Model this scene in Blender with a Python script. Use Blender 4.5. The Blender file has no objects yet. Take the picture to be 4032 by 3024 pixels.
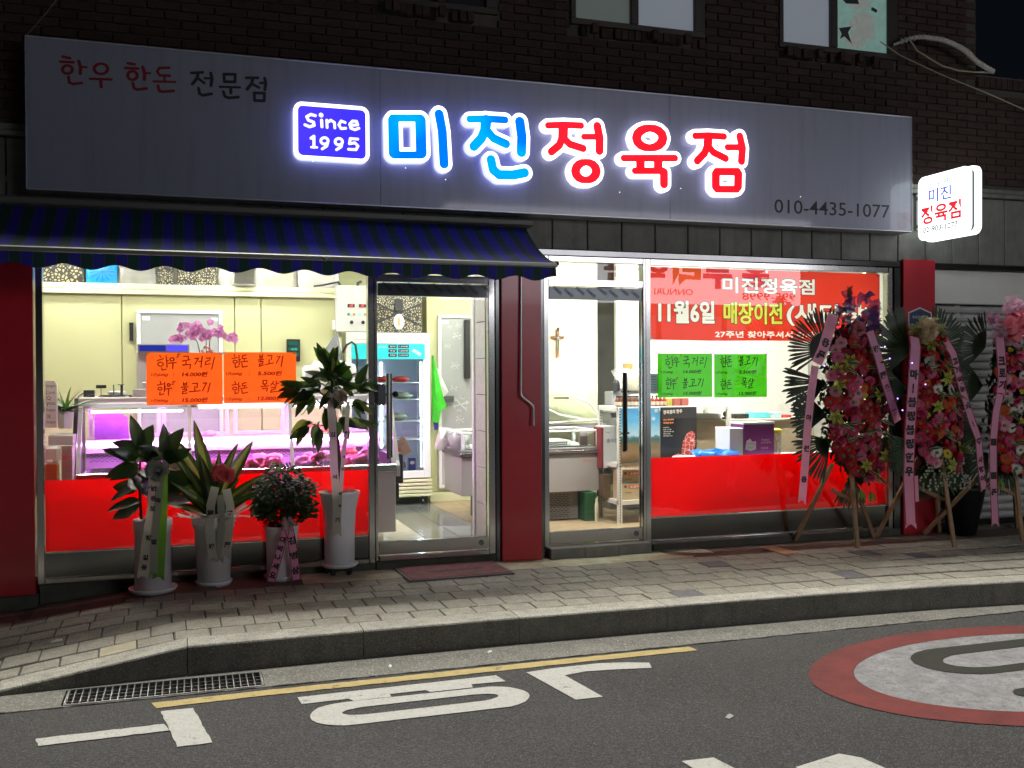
import bpy, math, random
from mathutils import Vector, Matrix
R = math.radians
rnd = random.Random(7)
S = bpy.context.scene
COL = S.collection

# ---------------------------------------------------------------- camera
cam = bpy.data.cameras.new('camera')
cam.sensor_width = 36.0
cam.lens = 34.99
cam.clip_start = 0.05
cam.clip_end = 400
camo = bpy.data.objects.new('camera', cam)
COL.objects.link(camo)
camo.matrix_world = Matrix((
    (0.95006449, 0.00762425, -0.31196049, 0.00000),
    (-0.31201527, 0.00753305, -0.95004722, -7.67013),
    (-0.00489338, 0.99994256, 0.00953577, 1.50000),
    (0, 0, 0, 1)))
S.camera = camo

# ---------------------------------------------------------------- night sky, moonless glow of the town
W = bpy.data.worlds.new('World')
S.world = W
W.use_nodes = True
wn = W.node_tree.nodes
sky = wn.new('ShaderNodeTexSky')
sky.sky_type = 'NISHITA'
sky.sun_disc = False
sky.sun_elevation = R(77)
sky.sun_rotation = R(20)
SKY_STRENGTH = 0.0007
SUN_E = 2.8
wn['Background'].inputs['Strength'].default_value = SKY_STRENGTH
W.node_tree.links.new(sky.outputs['Color'], wn['Background'].inputs['Color'])

# the one far light: high over the building, shadows fall straight down and a little towards the road
sun = bpy.data.lights.new('sun', 'SUN')
sun.energy = SUN_E
sun.angle = R(9)
sun.color = (1.0, .97, .86)
suno = bpy.data.objects.new('sun', sun)
COL.objects.link(suno)
suno.rotation_euler = Vector((math.sin(R(20)) * math.cos(R(77)), math.cos(R(20)) * math.cos(R(77)), math.sin(R(77)))).to_track_quat('Z', 'Y').to_euler()

S.view_settings.view_transform = 'Standard'
S.view_settings.look = 'None'
S.view_settings.exposure = 0.32
S.view_settings.gamma = 1.0
S.view_settings.use_curve_mapping = False
S.render.engine = 'CYCLES'
S.cycles.max_bounces = 7
S.cycles.transparent_max_bounces = 16
S.cycles.sample_clamp_indirect = 6.0
S.cycles.caustics_reflective = False
S.cycles.caustics_refractive = False

# light levels (radiance of the lit things themselves)
L_CEIL = 50.0
L_FILL = 60.0
L_FILL_RIGHT = 400.0
L_BORDER = 2.0
L_FACE = 1.5
L_ROUND = 2.2
L_CASE = 150.0
L_PHARM = 4.4

# ---------------------------------------------------------------- materials
MATS = {}
def mat(name, col=(.5, .5, .5), rough=.6, metal=0., var=0., vscale=8., bump=0., bscale=60., emit=None, es=0.,
        trans=0., tcol=None, rand=0., coat=0., speck=None, spec=.5, crough=.08, aniso=None, alpha=1., wear=None, streak=None):
    if name in MATS:
        return MATS[name]
    m = bpy.data.materials.new(name)
    m.use_nodes = True
    nt = m.node_tree
    N, Lk = nt.nodes, nt.links
    b = N['Principled BSDF']
    b.inputs['Base Color'].default_value = (*col, 1)
    b.inputs['Roughness'].default_value = rough
    b.inputs['Metallic'].default_value = metal
    b.inputs['Specular IOR Level'].default_value = spec
    if coat:
        b.inputs['Coat Weight'].default_value = coat
        b.inputs['Coat Roughness'].default_value = crough
    geo = N.new('ShaderNodeNewGeometry')
    src = geo.outputs['Position']
    if aniso:
        mp = N.new('ShaderNodeMapping')
        mp.inputs['Scale'].default_value = aniso
        Lk.new(src, mp.inputs['Vector'])
        src = mp.outputs[0]
    last = None
    def mixcol(prev, fac_out, c2, amt):
        mx = N.new('ShaderNodeMix'); mx.data_type = 'RGBA'
        mm = N.new('ShaderNodeMath'); mm.operation = 'MULTIPLY'; mm.inputs[1].default_value = amt
        Lk.new(fac_out, mm.inputs[0]); Lk.new(mm.outputs[0], mx.inputs['Factor'])
        if prev is None:
            mx.inputs['A'].default_value = (*col, 1)
        else:
            Lk.new(prev, mx.inputs['A'])
        mx.inputs['B'].default_value = (*c2, 1)
        return mx.outputs['Result']
    if var:
        n = N.new('ShaderNodeTexNoise'); n.inputs['Scale'].default_value = vscale; n.inputs['Detail'].default_value = 6
        n.inputs['Roughness'].default_value = .65
        Lk.new(src, n.inputs['Vector'])
        rp = N.new('ShaderNodeMapRange'); rp.inputs['From Min'].default_value = .35; rp.inputs['From Max'].default_value = .7
        Lk.new(n.outputs['Fac'], rp.inputs['Value'])
        last = mixcol(last, rp.outputs[0], tuple(c * .35 for c in col), var)
    if rand:
        oi = N.new('ShaderNodeObjectInfo')
        last = mixcol(last, oi.outputs['Random'], tuple(c * .3 for c in col), rand)
    if wear:      # (scale, threshold, colour underneath)
        n = N.new('ShaderNodeTexNoise'); n.inputs['Scale'].default_value = wear[0]; n.inputs['Detail'].default_value = 10; n.inputs['Roughness'].default_value = .8
        Lk.new(src, n.inputs['Vector'])
        rp = N.new('ShaderNodeMapRange'); rp.inputs['From Min'].default_value = wear[1]; rp.inputs['From Max'].default_value = wear[1] + .025
        Lk.new(n.outputs['Fac'], rp.inputs['Value'])
        last = mixcol(last, rp.outputs[0], wear[2], .85)
    if streak:    # (strength, colour) grime running down
        mp2 = N.new('ShaderNodeMapping'); mp2.inputs['Scale'].default_value = (9, 9, .7); Lk.new(geo.outputs['Position'], mp2.inputs['Vector'])
        n = N.new('ShaderNodeTexNoise'); n.inputs['Scale'].default_value = 1.6; n.inputs['Detail'].default_value = 8; Lk.new(mp2.outputs[0], n.inputs['Vector'])
        rp = N.new('ShaderNodeMapRange'); rp.inputs['From Min'].default_value = .5; rp.inputs['From Max'].default_value = .75
        Lk.new(n.outputs['Fac'], rp.inputs['Value'])
        last = mixcol(last, rp.outputs[0], streak[1], streak[0])
    if speck:
        n = N.new('ShaderNodeTexVoronoi'); n.inputs['Scale'].default_value = speck[0]
        Lk.new(src, n.inputs['Vector'])
        sp = N.new('ShaderNodeSeparateColor'); Lk.new(n.outputs['Color'], sp.inputs[0])
        rp = N.new('ShaderNodeMapRange'); rp.inputs['From Min'].default_value = speck[1]; rp.inputs['From Max'].default_value = min(1, speck[1] + .12)
        Lk.new(sp.outputs[0], rp.inputs['Value'])
        last = mixcol(last, rp.outputs[0], speck[2], 1.0)
    if last is not None:
        Lk.new(last, b.inputs['Base Color'])
    if bump:
        n = N.new('ShaderNodeTexNoise'); n.inputs['Scale'].default_value = bscale; n.inputs['Detail'].default_value = 5
        Lk.new(src, n.inputs['Vector'])
        bp = N.new('ShaderNodeBump'); bp.inputs['Strength'].default_value = bump; bp.inputs['Distance'].default_value = .01
        Lk.new(n.outputs['Fac'], bp.inputs['Height']); Lk.new(bp.outputs[0], b.inputs['Normal'])
    if emit is not None:
        b.inputs['Emission Color'].default_value = (*emit, 1)
        b.inputs['Emission Strength'].default_value = es
    if trans:
        t = N.new('ShaderNodeBsdfTranslucent')
        if last is not None and tcol is None:
            Lk.new(last, t.inputs['Color'])
        else:
            t.inputs['Color'].default_value = (*(tcol or col), 1)
        mx = N.new('ShaderNodeMixShader'); mx.inputs[0].default_value = trans
        Lk.new(b.outputs[0], mx.inputs[1]); Lk.new(t.outputs[0], mx.inputs[2])
        Lk.new(mx.outputs[0], N['Material Output'].inputs['Surface'])
        if alpha < 1:
            tr = N.new('ShaderNodeBsdfTransparent'); m2 = N.new('ShaderNodeMixShader'); m2.inputs[0].default_value = alpha
            Lk.new(tr.outputs[0], m2.inputs[1]); Lk.new(mx.outputs[0], m2.inputs[2])
            Lk.new(m2.outputs[0], N['Material Output'].inputs['Surface'])
    elif alpha < 1:
        tr = N.new('ShaderNodeBsdfTransparent'); m2 = N.new('ShaderNodeMixShader'); m2.inputs[0].default_value = alpha
        Lk.new(tr.outputs[0], m2.inputs[1]); Lk.new(b.outputs[0], m2.inputs[2])
        Lk.new(m2.outputs[0], N['Material Output'].inputs['Surface'])
    MATS[name] = m
    return m

def emi(name, col, s):
    if name in MATS:
        return MATS[name]
    m = bpy.data.materials.new(name); m.use_nodes = True
    nt = m.node_tree; nt.nodes.clear()
    e = nt.nodes.new('ShaderNodeEmission'); e.inputs[0].default_value = (*col, 1); e.inputs[1].default_value = s
    o = nt.nodes.new('ShaderNodeOutputMaterial'); nt.links.new(e.outputs[0], o.inputs[0])
    MATS[name] = m
    return m

def glass(name, tint=(.95, .98, .97), boost=1.0):
    """a thin pane: clear, with the mirror reflection glass has"""
    if name in MATS:
        return MATS[name]
    m = bpy.data.materials.new(name); m.use_nodes = True
    nt = m.node_tree; nt.nodes.clear(); N = nt.nodes; Lk = nt.links
    t = N.new('ShaderNodeBsdfTransparent'); t.inputs[0].default_value = (*tint, 1)
    g = N.new('ShaderNodeBsdfGlossy'); g.inputs['Roughness'].default_value = .004
    g.inputs['Color'].default_value = (1, 1, 1, 1)
    f = N.new('ShaderNodeFresnel'); f.inputs[0].default_value = 1.5
    k = N.new('ShaderNodeMath'); k.operation = 'MULTIPLY'; k.inputs[1].default_value = 1.45 * boost; k.use_clamp = True
    x = N.new('ShaderNodeMixShader'); o = N.new('ShaderNodeOutputMaterial')
    Lk.new(f.outputs[0], k.inputs[0]); Lk.new(k.outputs[0], x.inputs[0])
    Lk.new(t.outputs[0], x.inputs[1]); Lk.new(g.outputs[0], x.inputs[2]); Lk.new(x.outputs[0], o.inputs[0])
    MATS[name] = m
    return m

# ---------------------------------------------------------------- object helpers
WL = {}          # world location of every object made
def wl(o):
    return WL.get(o.name, Vector((0, 0, 0)))

def tag(o, label=None, cat=None, group=None, kind=None):
    if label: o['label'] = label
    if cat: o['category'] = cat
    if group: o['group'] = group
    if kind: o['kind'] = kind
    return o

def thing(name, loc, label, cat, group=None, rz=0.):
    o = bpy.data.objects.new(name, None)
    COL.objects.link(o)
    o.location = loc
    o.rotation_euler = (0, 0, rz)
    o.empty_display_size = .1
    WL[o.name] = Vector(loc)
    return tag(o, label, cat, group)

def put(name, me, parent=None, loc=(0, 0, 0), rot=None, scale=None, local=False):
    o = bpy.data.objects.new(name, me)
    COL.objects.link(o)
    loc = Vector(loc)
    if parent is not None:
        o.parent = parent
        if not local:
            o.location = loc - wl(parent)
            WL[o.name] = loc
        else:
            o.location = loc
            WL[o.name] = wl(parent) + loc
    else:
        o.location = loc
        WL[o.name] = loc
    if rot is not None: o.rotation_euler = rot
    if scale is not None: o.scale = scale
    return o

class MB:
    """collects geometry for one mesh"""
    def __init__(s):
        s.v = []; s.f = []; s.mi = []; s.cur = 0
    def add(s, vs, fs):
        n = len(s.v)
        s.v += [tuple(p) for p in vs]
        s.f += [tuple(i + n for i in f) for f in fs]
        s.mi += [s.cur] * len(fs)
        return s
    def box(s, x0, x1, y0, y1, z0, z1, M=None):
        vs = [(x0, y0, z0), (x1, y0, z0), (x1, y1, z0), (x0, y1, z0), (x0, y0, z1), (x1, y0, z1), (x1, y1, z1), (x0, y1, z1)]
        if M is not None: vs = [M @ Vector(p) for p in vs]
        return s.add(vs, [(0, 3, 2, 1), (4, 5, 6, 7), (0, 1, 5, 4), (1, 2, 6, 5), (2, 3, 7, 6), (3, 0, 4, 7)])
    def bbox(s, x0, x1, y0, y1, z0, z1, b=.004, M=None):
        """box with chamfered edges"""
        b = min(b, (x1 - x0) * .45, (y1 - y0) * .45, (z1 - z0) * .45)
        vs = []; idx = {}
        X = (x0, x1); Y = (y0, y1); Z = (z0, z1)
        for i in (0, 1):
            for j in (0, 1):
                for k in (0, 1):
                    sx = 1 if i == 0 else -1; sy = 1 if j == 0 else -1; sz = 1 if k == 0 else -1
                    for a, p in (('x', (X[i], Y[j] + sy * b, Z[k] + sz * b)), ('y', (X[i] + sx * b, Y[j], Z[k] + sz * b)), ('z', (X[i] + sx * b, Y[j] + sy * b, Z[k]))):
                        idx[(i, j, k, a)] = len(vs); vs.append(p)
        I = lambda i, j, k, a: idx[(i, j, k, a)]
        fs = []
        for i in (0, 1): fs.append((I(i, 0, 0, 'x'), I(i, 0, 1, 'x'), I(i, 1, 1, 'x'), I(i, 1, 0, 'x')))
        for j in (0, 1): fs.append((I(0, j, 0, 'y'), I(1, j, 0, 'y'), I(1, j, 1, 'y'), I(0, j, 1, 'y')))
        for k in (0, 1): fs.append((I(0, 0, k, 'z'), I(0, 1, k, 'z'), I(1, 1, k, 'z'), I(1, 0, k, 'z')))
        for i in (0, 1):
            for j in (0, 1): fs.append((I(i, j, 0, 'x'), I(i, j, 1, 'x'), I(i, j, 1, 'y'), I(i, j, 0, 'y')))
        for j in (0, 1):
            for k in (0, 1): fs.append((I(0, j, k, 'y'), I(1, j, k, 'y'), I(1, j, k, 'z'), I(0, j, k, 'z')))
        for i in (0, 1):
            for k in (0, 1): fs.append((I(i, 0, k, 'x'), I(i, 1, k, 'x'), I(i, 1, k, 'z'), I(i, 0, k, 'z')))
        for i in (0, 1):
            for j in (0, 1):
                for k in (0, 1): fs.append((I(i, j, k, 'x'), I(i, j, k, 'y'), I(i, j, k, 'z')))
        if M is not None: vs = [M @ Vector(p) for p in vs]
        return s.add(vs, fs)
    def bar(s, a, b, w, h=None, up=(0, 0, 1)):
        """square bar from a to b"""
        a = Vector(a); b = Vector(b); h = h or w
        d = (b - a).normalized(); u = Vector(up)
        if abs(d.dot(u)) > .95: u = Vector((0, 1, 0))
        r = d.cross(u).normalized(); u = r.cross(d).normalized()
        vs = []
        for p in (a, b):
            for i, j in ((-1, -1), (1, -1), (1, 1), (-1, 1)):
                vs.append(p + r * i * w / 2 + u * j * h / 2)
        return s.add(vs, [(3, 2, 1, 0), (4, 5, 6, 7), (0, 1, 5, 4), (1, 2, 6, 5), (2, 3, 7, 6), (3, 0, 4, 7)])
    def tube(s, pts, r, n=8, cap=True):
        pts = [Vector(p) for p in pts]
        rs = r if isinstance(r, (list, tuple)) else [r] * len(pts)
        rings = []; prev = None
        base = len(s.v)
        vs = []
        for i, p in enumerate(pts):
            d = (pts[min(i + 1, len(pts) - 1)] - pts[max(i - 1, 0)])
            d = d.normalized() if d.length > 1e-9 else Vector((0, 0, 1))
            if prev is None:
                u = Vector((0, 0, 1)) if abs(d.z) < .9 else Vector((0, 1, 0))
                a = d.cross(u).normalized()
            else:
                a = (prev - d * prev.dot(d)).normalized()
            prev = a
            b = d.cross(a)
            for k in range(n):
                t = 2 * math.pi * k / n
                vs.append(p + (a * math.cos(t) + b * math.sin(t)) * rs[i])
        fs = []
        for i in range(len(pts) - 1):
            for k in range(n):
                k2 = (k + 1) % n
                fs.append((i * n + k, i * n + k2, (i + 1) * n + k2, (i + 1) * n + k))
        if cap:
            fs.append(tuple(range(n))[::-1]); fs.append(tuple(range((len(pts) - 1) * n, len(pts) * n)))
        return s.add(vs, fs)
    def lathe(s, prof, c=(0, 0, 0), n=24, M=None, sx=1., sy=1.):
        """prof = [(r, z)...]"""
        vs = []
        for r, z in prof:
            for k in range(n):
                t = 2 * math.pi * k / n
                p = Vector((c[0] + r * sx * math.cos(t), c[1] + r * sy * math.sin(t), c[2] + z))
                vs.append(M @ p if M is not None else p)
        fs = []
        for i in range(len(prof) - 1):
            for k in range(n):
                k2 = (k + 1) % n
                fs.append((i * n + k, i * n + k2, (i + 1) * n + k2, (i + 1) * n + k))
        if prof[0][0] > 1e-6: fs.append(tuple(range(n))[::-1])
        if prof[-1][0] > 1e-6: fs.append(tuple(range((len(prof) - 1) * n, len(prof) * n)))
        return s.add(vs, fs)
    def blob(s, c, r, n=10, m=6, jit=0.12, rg=None, flat=1.):
        rg = rg or rnd
        rx, ry, rz_ = r if isinstance(r, (list, tuple)) else (r, r, r)
        vs = [Vector((c[0], c[1], c[2] - rz_))]
        for i in range(1, m):
            ph = math.pi * i / m
            for k in range(n):
                t = 2 * math.pi * k / n
                j = 1 + rg.uniform(-jit, jit)
                vs.append(Vector((c[0] + rx * j * math.sin(ph) * math.cos(t), c[1] + ry * j * math.sin(ph) * math.sin(t), c[2] - rz_ * math.cos(ph) * j)))
        vs.append(Vector((c[0], c[1], c[2] + rz_)))
        fs = [(0, 1 + (k + 1) % n, 1 + k) for k in range(n)]
        for i in range(m - 2):
            for k in range(n):
                a = 1 + i * n + k; b_ = 1 + i * n + (k + 1) % n
                fs.append((a, b_, b_ + n, a + n))
        e = len(vs) - 1
        fs += [(e, 1 + (m - 2) * n + k, 1 + (m - 2) * n + (k + 1) % n) for k in range(n)]
        return s.add(vs, fs)
    def prism(s, poly, y0, y1):
        """polygon in x,z pushed through y"""
        n = len(poly)
        vs = [(x, y0, z) for x, z in poly] + [(x, y1, z) for x, z in poly]
        fs = [tuple(range(n)), tuple(range(n, 2 * n))[::-1]] + [(i, (i + 1) % n, n + (i + 1) % n, n + i) for i in range(n)]
        return s.add(vs, fs)
    def flat(s, poly, z0, z1):
        """polygon in x,y pushed through z"""
        n = len(poly)
        vs = [(x, y, z0) for x, y in poly] + [(x, y, z1) for x, y in poly]
        fs = [tuple(range(n))[::-1], tuple(range(n, 2 * n))] + [(i, (i + 1) % n, n + (i + 1) % n, n + i) for i in range(n)]
        return s.add(vs, fs)
    def quad(s, a, b, c, d):
        return s.add([a, b, c, d], [(0, 1, 2, 3)])
    def mesh(s, mats, smooth=False, off=(0, 0, 0)):
        me = bpy.data.meshes.new('m')
        ox, oy, oz = off
        me.from_pydata([(x - ox, y - oy, z - oz) for x, y, z in s.v], [], s.f)
        if not isinstance(mats, (list, tuple)): mats = [mats]
        for m in mats: me.materials.append(m)
        if len(mats) > 1: me.polygons.foreach_set('material_index', s.mi)
        if smooth: me.polygons.foreach_set('use_smooth', [True] * len(me.polygons))
        me.update()
        return me
    def build(s, name, mats, parent=None, smooth=False):
        """geometry given in world coordinates, linked at the parent's place"""
        off = wl(parent) if parent is not None else Vector((0, 0, 0))
        o = put(name, s.mesh(mats, smooth, off), parent, off)
        o.data.name = name
        return o

def rrect(x0, x1, z0, z1, r, n=6):
    out = []
    for cx, cz, a in ((x1 - r, z1 - r, 0), (x0 + r, z1 - r, 90), (x0 + r, z0 + r, 180), (x1 - r, z0 + r, 270)):
        for i in range(n + 1):
            t = R(a + 90 * i / n)
            out.append((cx + r * math.cos(t), cz + r * math.sin(t)))
    return out

# ---------------------------------------------------------------- lettering
TX = {}
PRE_TEXT = [
    ('(새단장)', 0.0), ('-18', 0.0), ('-20', 0.0), ('10.25', 0.0), ('11월6일', 0.0), ('27주년 찾아주셔서 감사합니다', 0.0), ('CONTROL PANEL', 0.0), ('Love', 0.0), 
    ('OK', 0.0), ('Q', 0.0), ('hope', 0.0), ('you', 0.0), ('맛있는', 0.0), ('매장이전', 0.0), ('미진정육점', 0.0), ('생리대', 0.0), ('안심', 0.0), ('종이컵', 0.0), 
    ('프리미엄', 0.0), ('010-4435-1077', 0.004), ('995-9998', 0.01), ('ONNURI PHARMACY', 0.01), ('(새단장)', 0.018), ('11월6일', 0.018), ('매장이전', 0.018), 
    ('미진정육점', 0.018), ('1,500원', 0.02), ('1,800원', 0.02), ('3,000원', 0.02), ('Ginseng', 0.02), ('Premium', 0.02), ('갈비', 0.02), ('갈비 & 국거리 선물세트', 0.02), 
    ('국내산 한우만', 0.02), ('대용량', 0.02), ('매일 아침', 0.02), ('목살', 0.02), ('미진', 0.02), ('믿을 수 있는', 0.02), ('삼겹살', 0.02), ('순면감촉', 0.02), ('아이스', 0.02), 
    ('안심한우', 0.02), ('우리안전마을', 0.02), ('정육점의 한우', 0.02), ('정직하게', 0.02), ('좋은 고기를', 0.02), ('준비합니다', 0.02), ('(새단장)', 0.03), ('02-903-1077', 0.03), 
    ('11월6일', 0.03), ('1995', 0.03), ('1근(600g)', 0.03), ('27주년 찾아주셔서 감사합니다', 0.03), (':', 0.03), ('STAINLESS', 0.03), ('Since', 0.03), ('samho', 0.03), 
    ('매장이전', 0.03), ('미진정육점', 0.03), ('소갈비', 0.03), ('정성담은', 0.03), ('정육점', 0.03), ('12.000원', 0.035), ('14.000원', 0.035), ('15.000원', 0.035), 
    ('5.500원', 0.035), ('展', 0.04), ('發', 0.04), ('祝', 0.04), ('萬', 0.04), ('개', 0.04), ('기', 0.04), ('김', 0.04), ('번', 0.04), ('석', 0.04), ('업', 0.04), 
    ('영', 0.04), ('축', 0.04), ('!', 0.05), ('♡', 0.05), ('業', 0.05), ('發', 0.05), ('祝', 0.05), ('開', 0.05), ('고', 0.05), ('국내산 한우', 0.05), ('기', 0.05), 
    ('길', 0.05), ('김', 0.05), ('나', 0.05), ('누', 0.05), ('는', 0.05), ('대', 0.05), ('동', 0.05), ('랑', 0.05), ('리', 0.05), ('먹', 0.05), ('박', 0.05), 
    ('발', 0.05), ('번', 0.05), ('병', 0.05), ('보', 0.05), ('사', 0.05), ('삼', 0.05), ('세', 0.05), ('안심, 등심부터', 0.05), ('약국', 0.05), ('온', 0.05), 
    ('요', 0.05), ('이', 0.05), ('정', 0.05), ('지', 0.05), ('축', 0.05), ('welcome', 0.06), ('ㅣ', 0.06), ('기', 0.06), ('로', 0.06), ('문', 0.06), ('아', 0.06), 
    ('용', 0.06), ('원', 0.06), ('준', 0.06), ('크', 0.06), ('!', 0.07), ('링', 0.07), ('마', 0.07), ('블', 0.07), ('우', 0.07), ('한', 0.07), 
]
def run_font(bodies, bold):
    """all lines of one weight in a single text object, told apart again by their height"""
    c = bpy.data.curves.new('txt', 'FONT'); c.body = '\n'.join(bodies); c.offset = bold; c.resolution_u = 3; c.space_line = 4.
    o = bpy.data.objects.new('txt', c)
    me = bpy.data.meshes.new_from_object(o)
    co = [(v.co.x, v.co.y) for v in me.vertices]
    n = len(bodies)
    fl_ = [[] for _ in bodies]
    for p in me.polygons:
        k = min(n - 1, max(0, int(round((.3 - co[p.vertices[0]][1]) / 4.))))
        fl_[k].append(tuple(p.vertices))
    bpy.data.objects.remove(o); bpy.data.curves.remove(c); bpy.data.meshes.remove(me)
    for b_, fs in zip(bodies, fl_):
        ids = sorted({i for f in fs for i in f}); mp = {i: k for k, i in enumerate(ids)}
        vs = [co[i] for i in ids]; fs = [tuple(mp[i] for i in f) for f in fs]
        x0 = min(v[0] for v in vs); x1 = max(v[0] for v in vs); y0 = min(v[1] for v in vs); y1 = max(v[1] for v in vs)
        TX[(b_, bold)] = ([((x - x0) / max(x1 - x0, 1e-6), (y - y0) / max(y1 - y0, 1e-6)) for x, y in vs], fs, (x1 - x0) / max(y1 - y0, 1e-6))
for bold_ in sorted({b for _, b in PRE_TEXT}):
    run_font([t for t, b in PRE_TEXT if b == bold_], bold_)
def glyphs(body, bold=0.):
    if (body, bold) not in TX:
        run_font([body], bold)
    return TX[(body, bold)]

def text(mb, body, o, u, v, bold=0., shear=0.):
    """write body into the box with corner o and edges u (along the line) and v (height)"""
    vs, fs, asp = glyphs(body, bold)
    o = Vector(o); u = Vector(u); v = Vector(v)
    mb.add([o + u * (a + shear * b) + v * b for a, b in vs], fs)
    return mb

def vtext(mb, body, o, w, d, bold=0., gap=.12):
    """characters one under another: o = middle of the top edge, w = width vector, d = full height vector"""
    n = len(body); o = Vector(o); w = Vector(w); d = Vector(d) / n
    for i, ch in enumerate(body):
        if ch == ' ': continue
        p = o + d * i
        ww = w
        hh = -d * (1 - gap)
        if ch in '!ㅣ|': ww = w * .2
        text(mb, ch, p - ww / 2 + d * (1 - gap), ww, hh, bold)
    return mb

def strokes_mb(mb, strokes, y, thick=None, n=6):
    """pen strokes: each a chain of capsules lying a hair in front of the last"""
    k = 0
    for st in strokes:
        for i in range(len(st) - 1):
            (x0, z0, r0), (x1, z1, r1) = st[i], st[i + 1]
            if thick: r0 = r1 = thick
            dx, dz = x1 - x0, z1 - z0
            l = math.hypot(dx, dz)
            if l < 1e-6: dx, dz, l = 1e-6, 0, 1e-6
            a = math.atan2(dz, dx)
            poly = []
            for j in range(n + 1):
                t = a + math.pi / 2 + math.pi * j / n
                poly.append((x0 + r0 * math.cos(t), z0 + r0 * math.sin(t)))
            for j in range(n + 1):
                t = a - math.pi / 2 + math.pi * j / n
                poly.append((x1 + r1 * math.cos(t), z1 + r1 * math.sin(t)))
            yy = y - k * .00004
            mb.add([(px, yy, pz) for px, pz in poly], [tuple(range(len(poly)))])
            k += 1
    return mb

def march(D, X0, Z0, cell):
    """marching squares: the region where the field D is negative"""
    nx, nz = D.shape
    vid = {}; V = []; F = []; edges = []
    def vert(key, x, z):
        if key not in vid:
            vid[key] = len(V); V.append((x, z))
        return vid[key]
    for i in range(nx - 1):
        for j in range(nz - 1):
            c = ((i, j), (i + 1, j), (i + 1, j + 1), (i, j + 1))
            d = [D[p] for p in c]
            if min(d) >= 0: continue
            poly = []
            for k in range(4):
                p, q = c[k], c[(k + 1) % 4]; dp, dq = d[k], d[(k + 1) % 4]
                if dp < 0: poly.append((vert(p, X0 + p[0] * cell, Z0 + p[1] * cell), False))
                if (dp < 0) != (dq < 0):
                    t = dp / (dp - dq); key = (min(p, q), max(p, q), 'e')
                    poly.append((vert(key, X0 + (p[0] + (q[0] - p[0]) * t) * cell, Z0 + (p[1] + (q[1] - p[1]) * t) * cell), True))
            if len(poly) >= 3:
                F.append(tuple(a for a, _ in poly))
                for k in range(len(poly)):
                    a, b_ = poly[k], poly[(k + 1) % len(poly)]
                    if a[1] and b_[1]: edges.append((a[0], b_[0]))
    return V, F, edges

def sdf_letter(strokes, grow, y0, y1, cell=.006, top=True):
    """union of thick strokes as one clean solid: front at y0, back at y1"""
    xs = [p[0] for s_ in strokes for p in s_]; zs = [p[1] for s_ in strokes for p in s_]
    rm = max(p[2] for s_ in strokes for p in s_) + grow + cell * 2
    X0, Z0 = min(xs) - rm, min(zs) - rm
    nx = int((max(xs) + rm - X0) / cell) + 2; nz = int((max(zs) + rm - Z0) / cell) + 2
    import numpy as np
    gx, gz = np.meshgrid(X0 + np.arange(nx) * cell, Z0 + np.arange(nz) * cell, indexing='ij')
    D = np.full(gx.shape, 9.)
    for st in strokes:
        for i in range(len(st) - 1):
            (a, b, r0), (c, d, r1) = st[i], st[i + 1]
            vx, vz = c - a, d - b
            L2 = vx * vx + vz * vz + 1e-12
            t = np.clip(((gx - a) * vx + (gz - b) * vz) / L2, 0, 1)
            D = np.minimum(D, np.hypot(gx - a - t * vx, gz - b - t * vz) - (r0 + (r1 - r0) * t) - grow)
    V, F, edges = march(D, X0, Z0, cell)
    mb = MB()
    n = len(V)
    mb.add([(x, y0, z) for x, z in V], F)
    if y1 is not None:
        mb.cur = 1
        mb.add([(x, y0, z) for x, z in V] + [(x, y1, z) for x, z in V], [(a, b_, b_ + n, a + n) for a, b_ in edges])
        mb.cur = 0
    return mb

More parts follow.
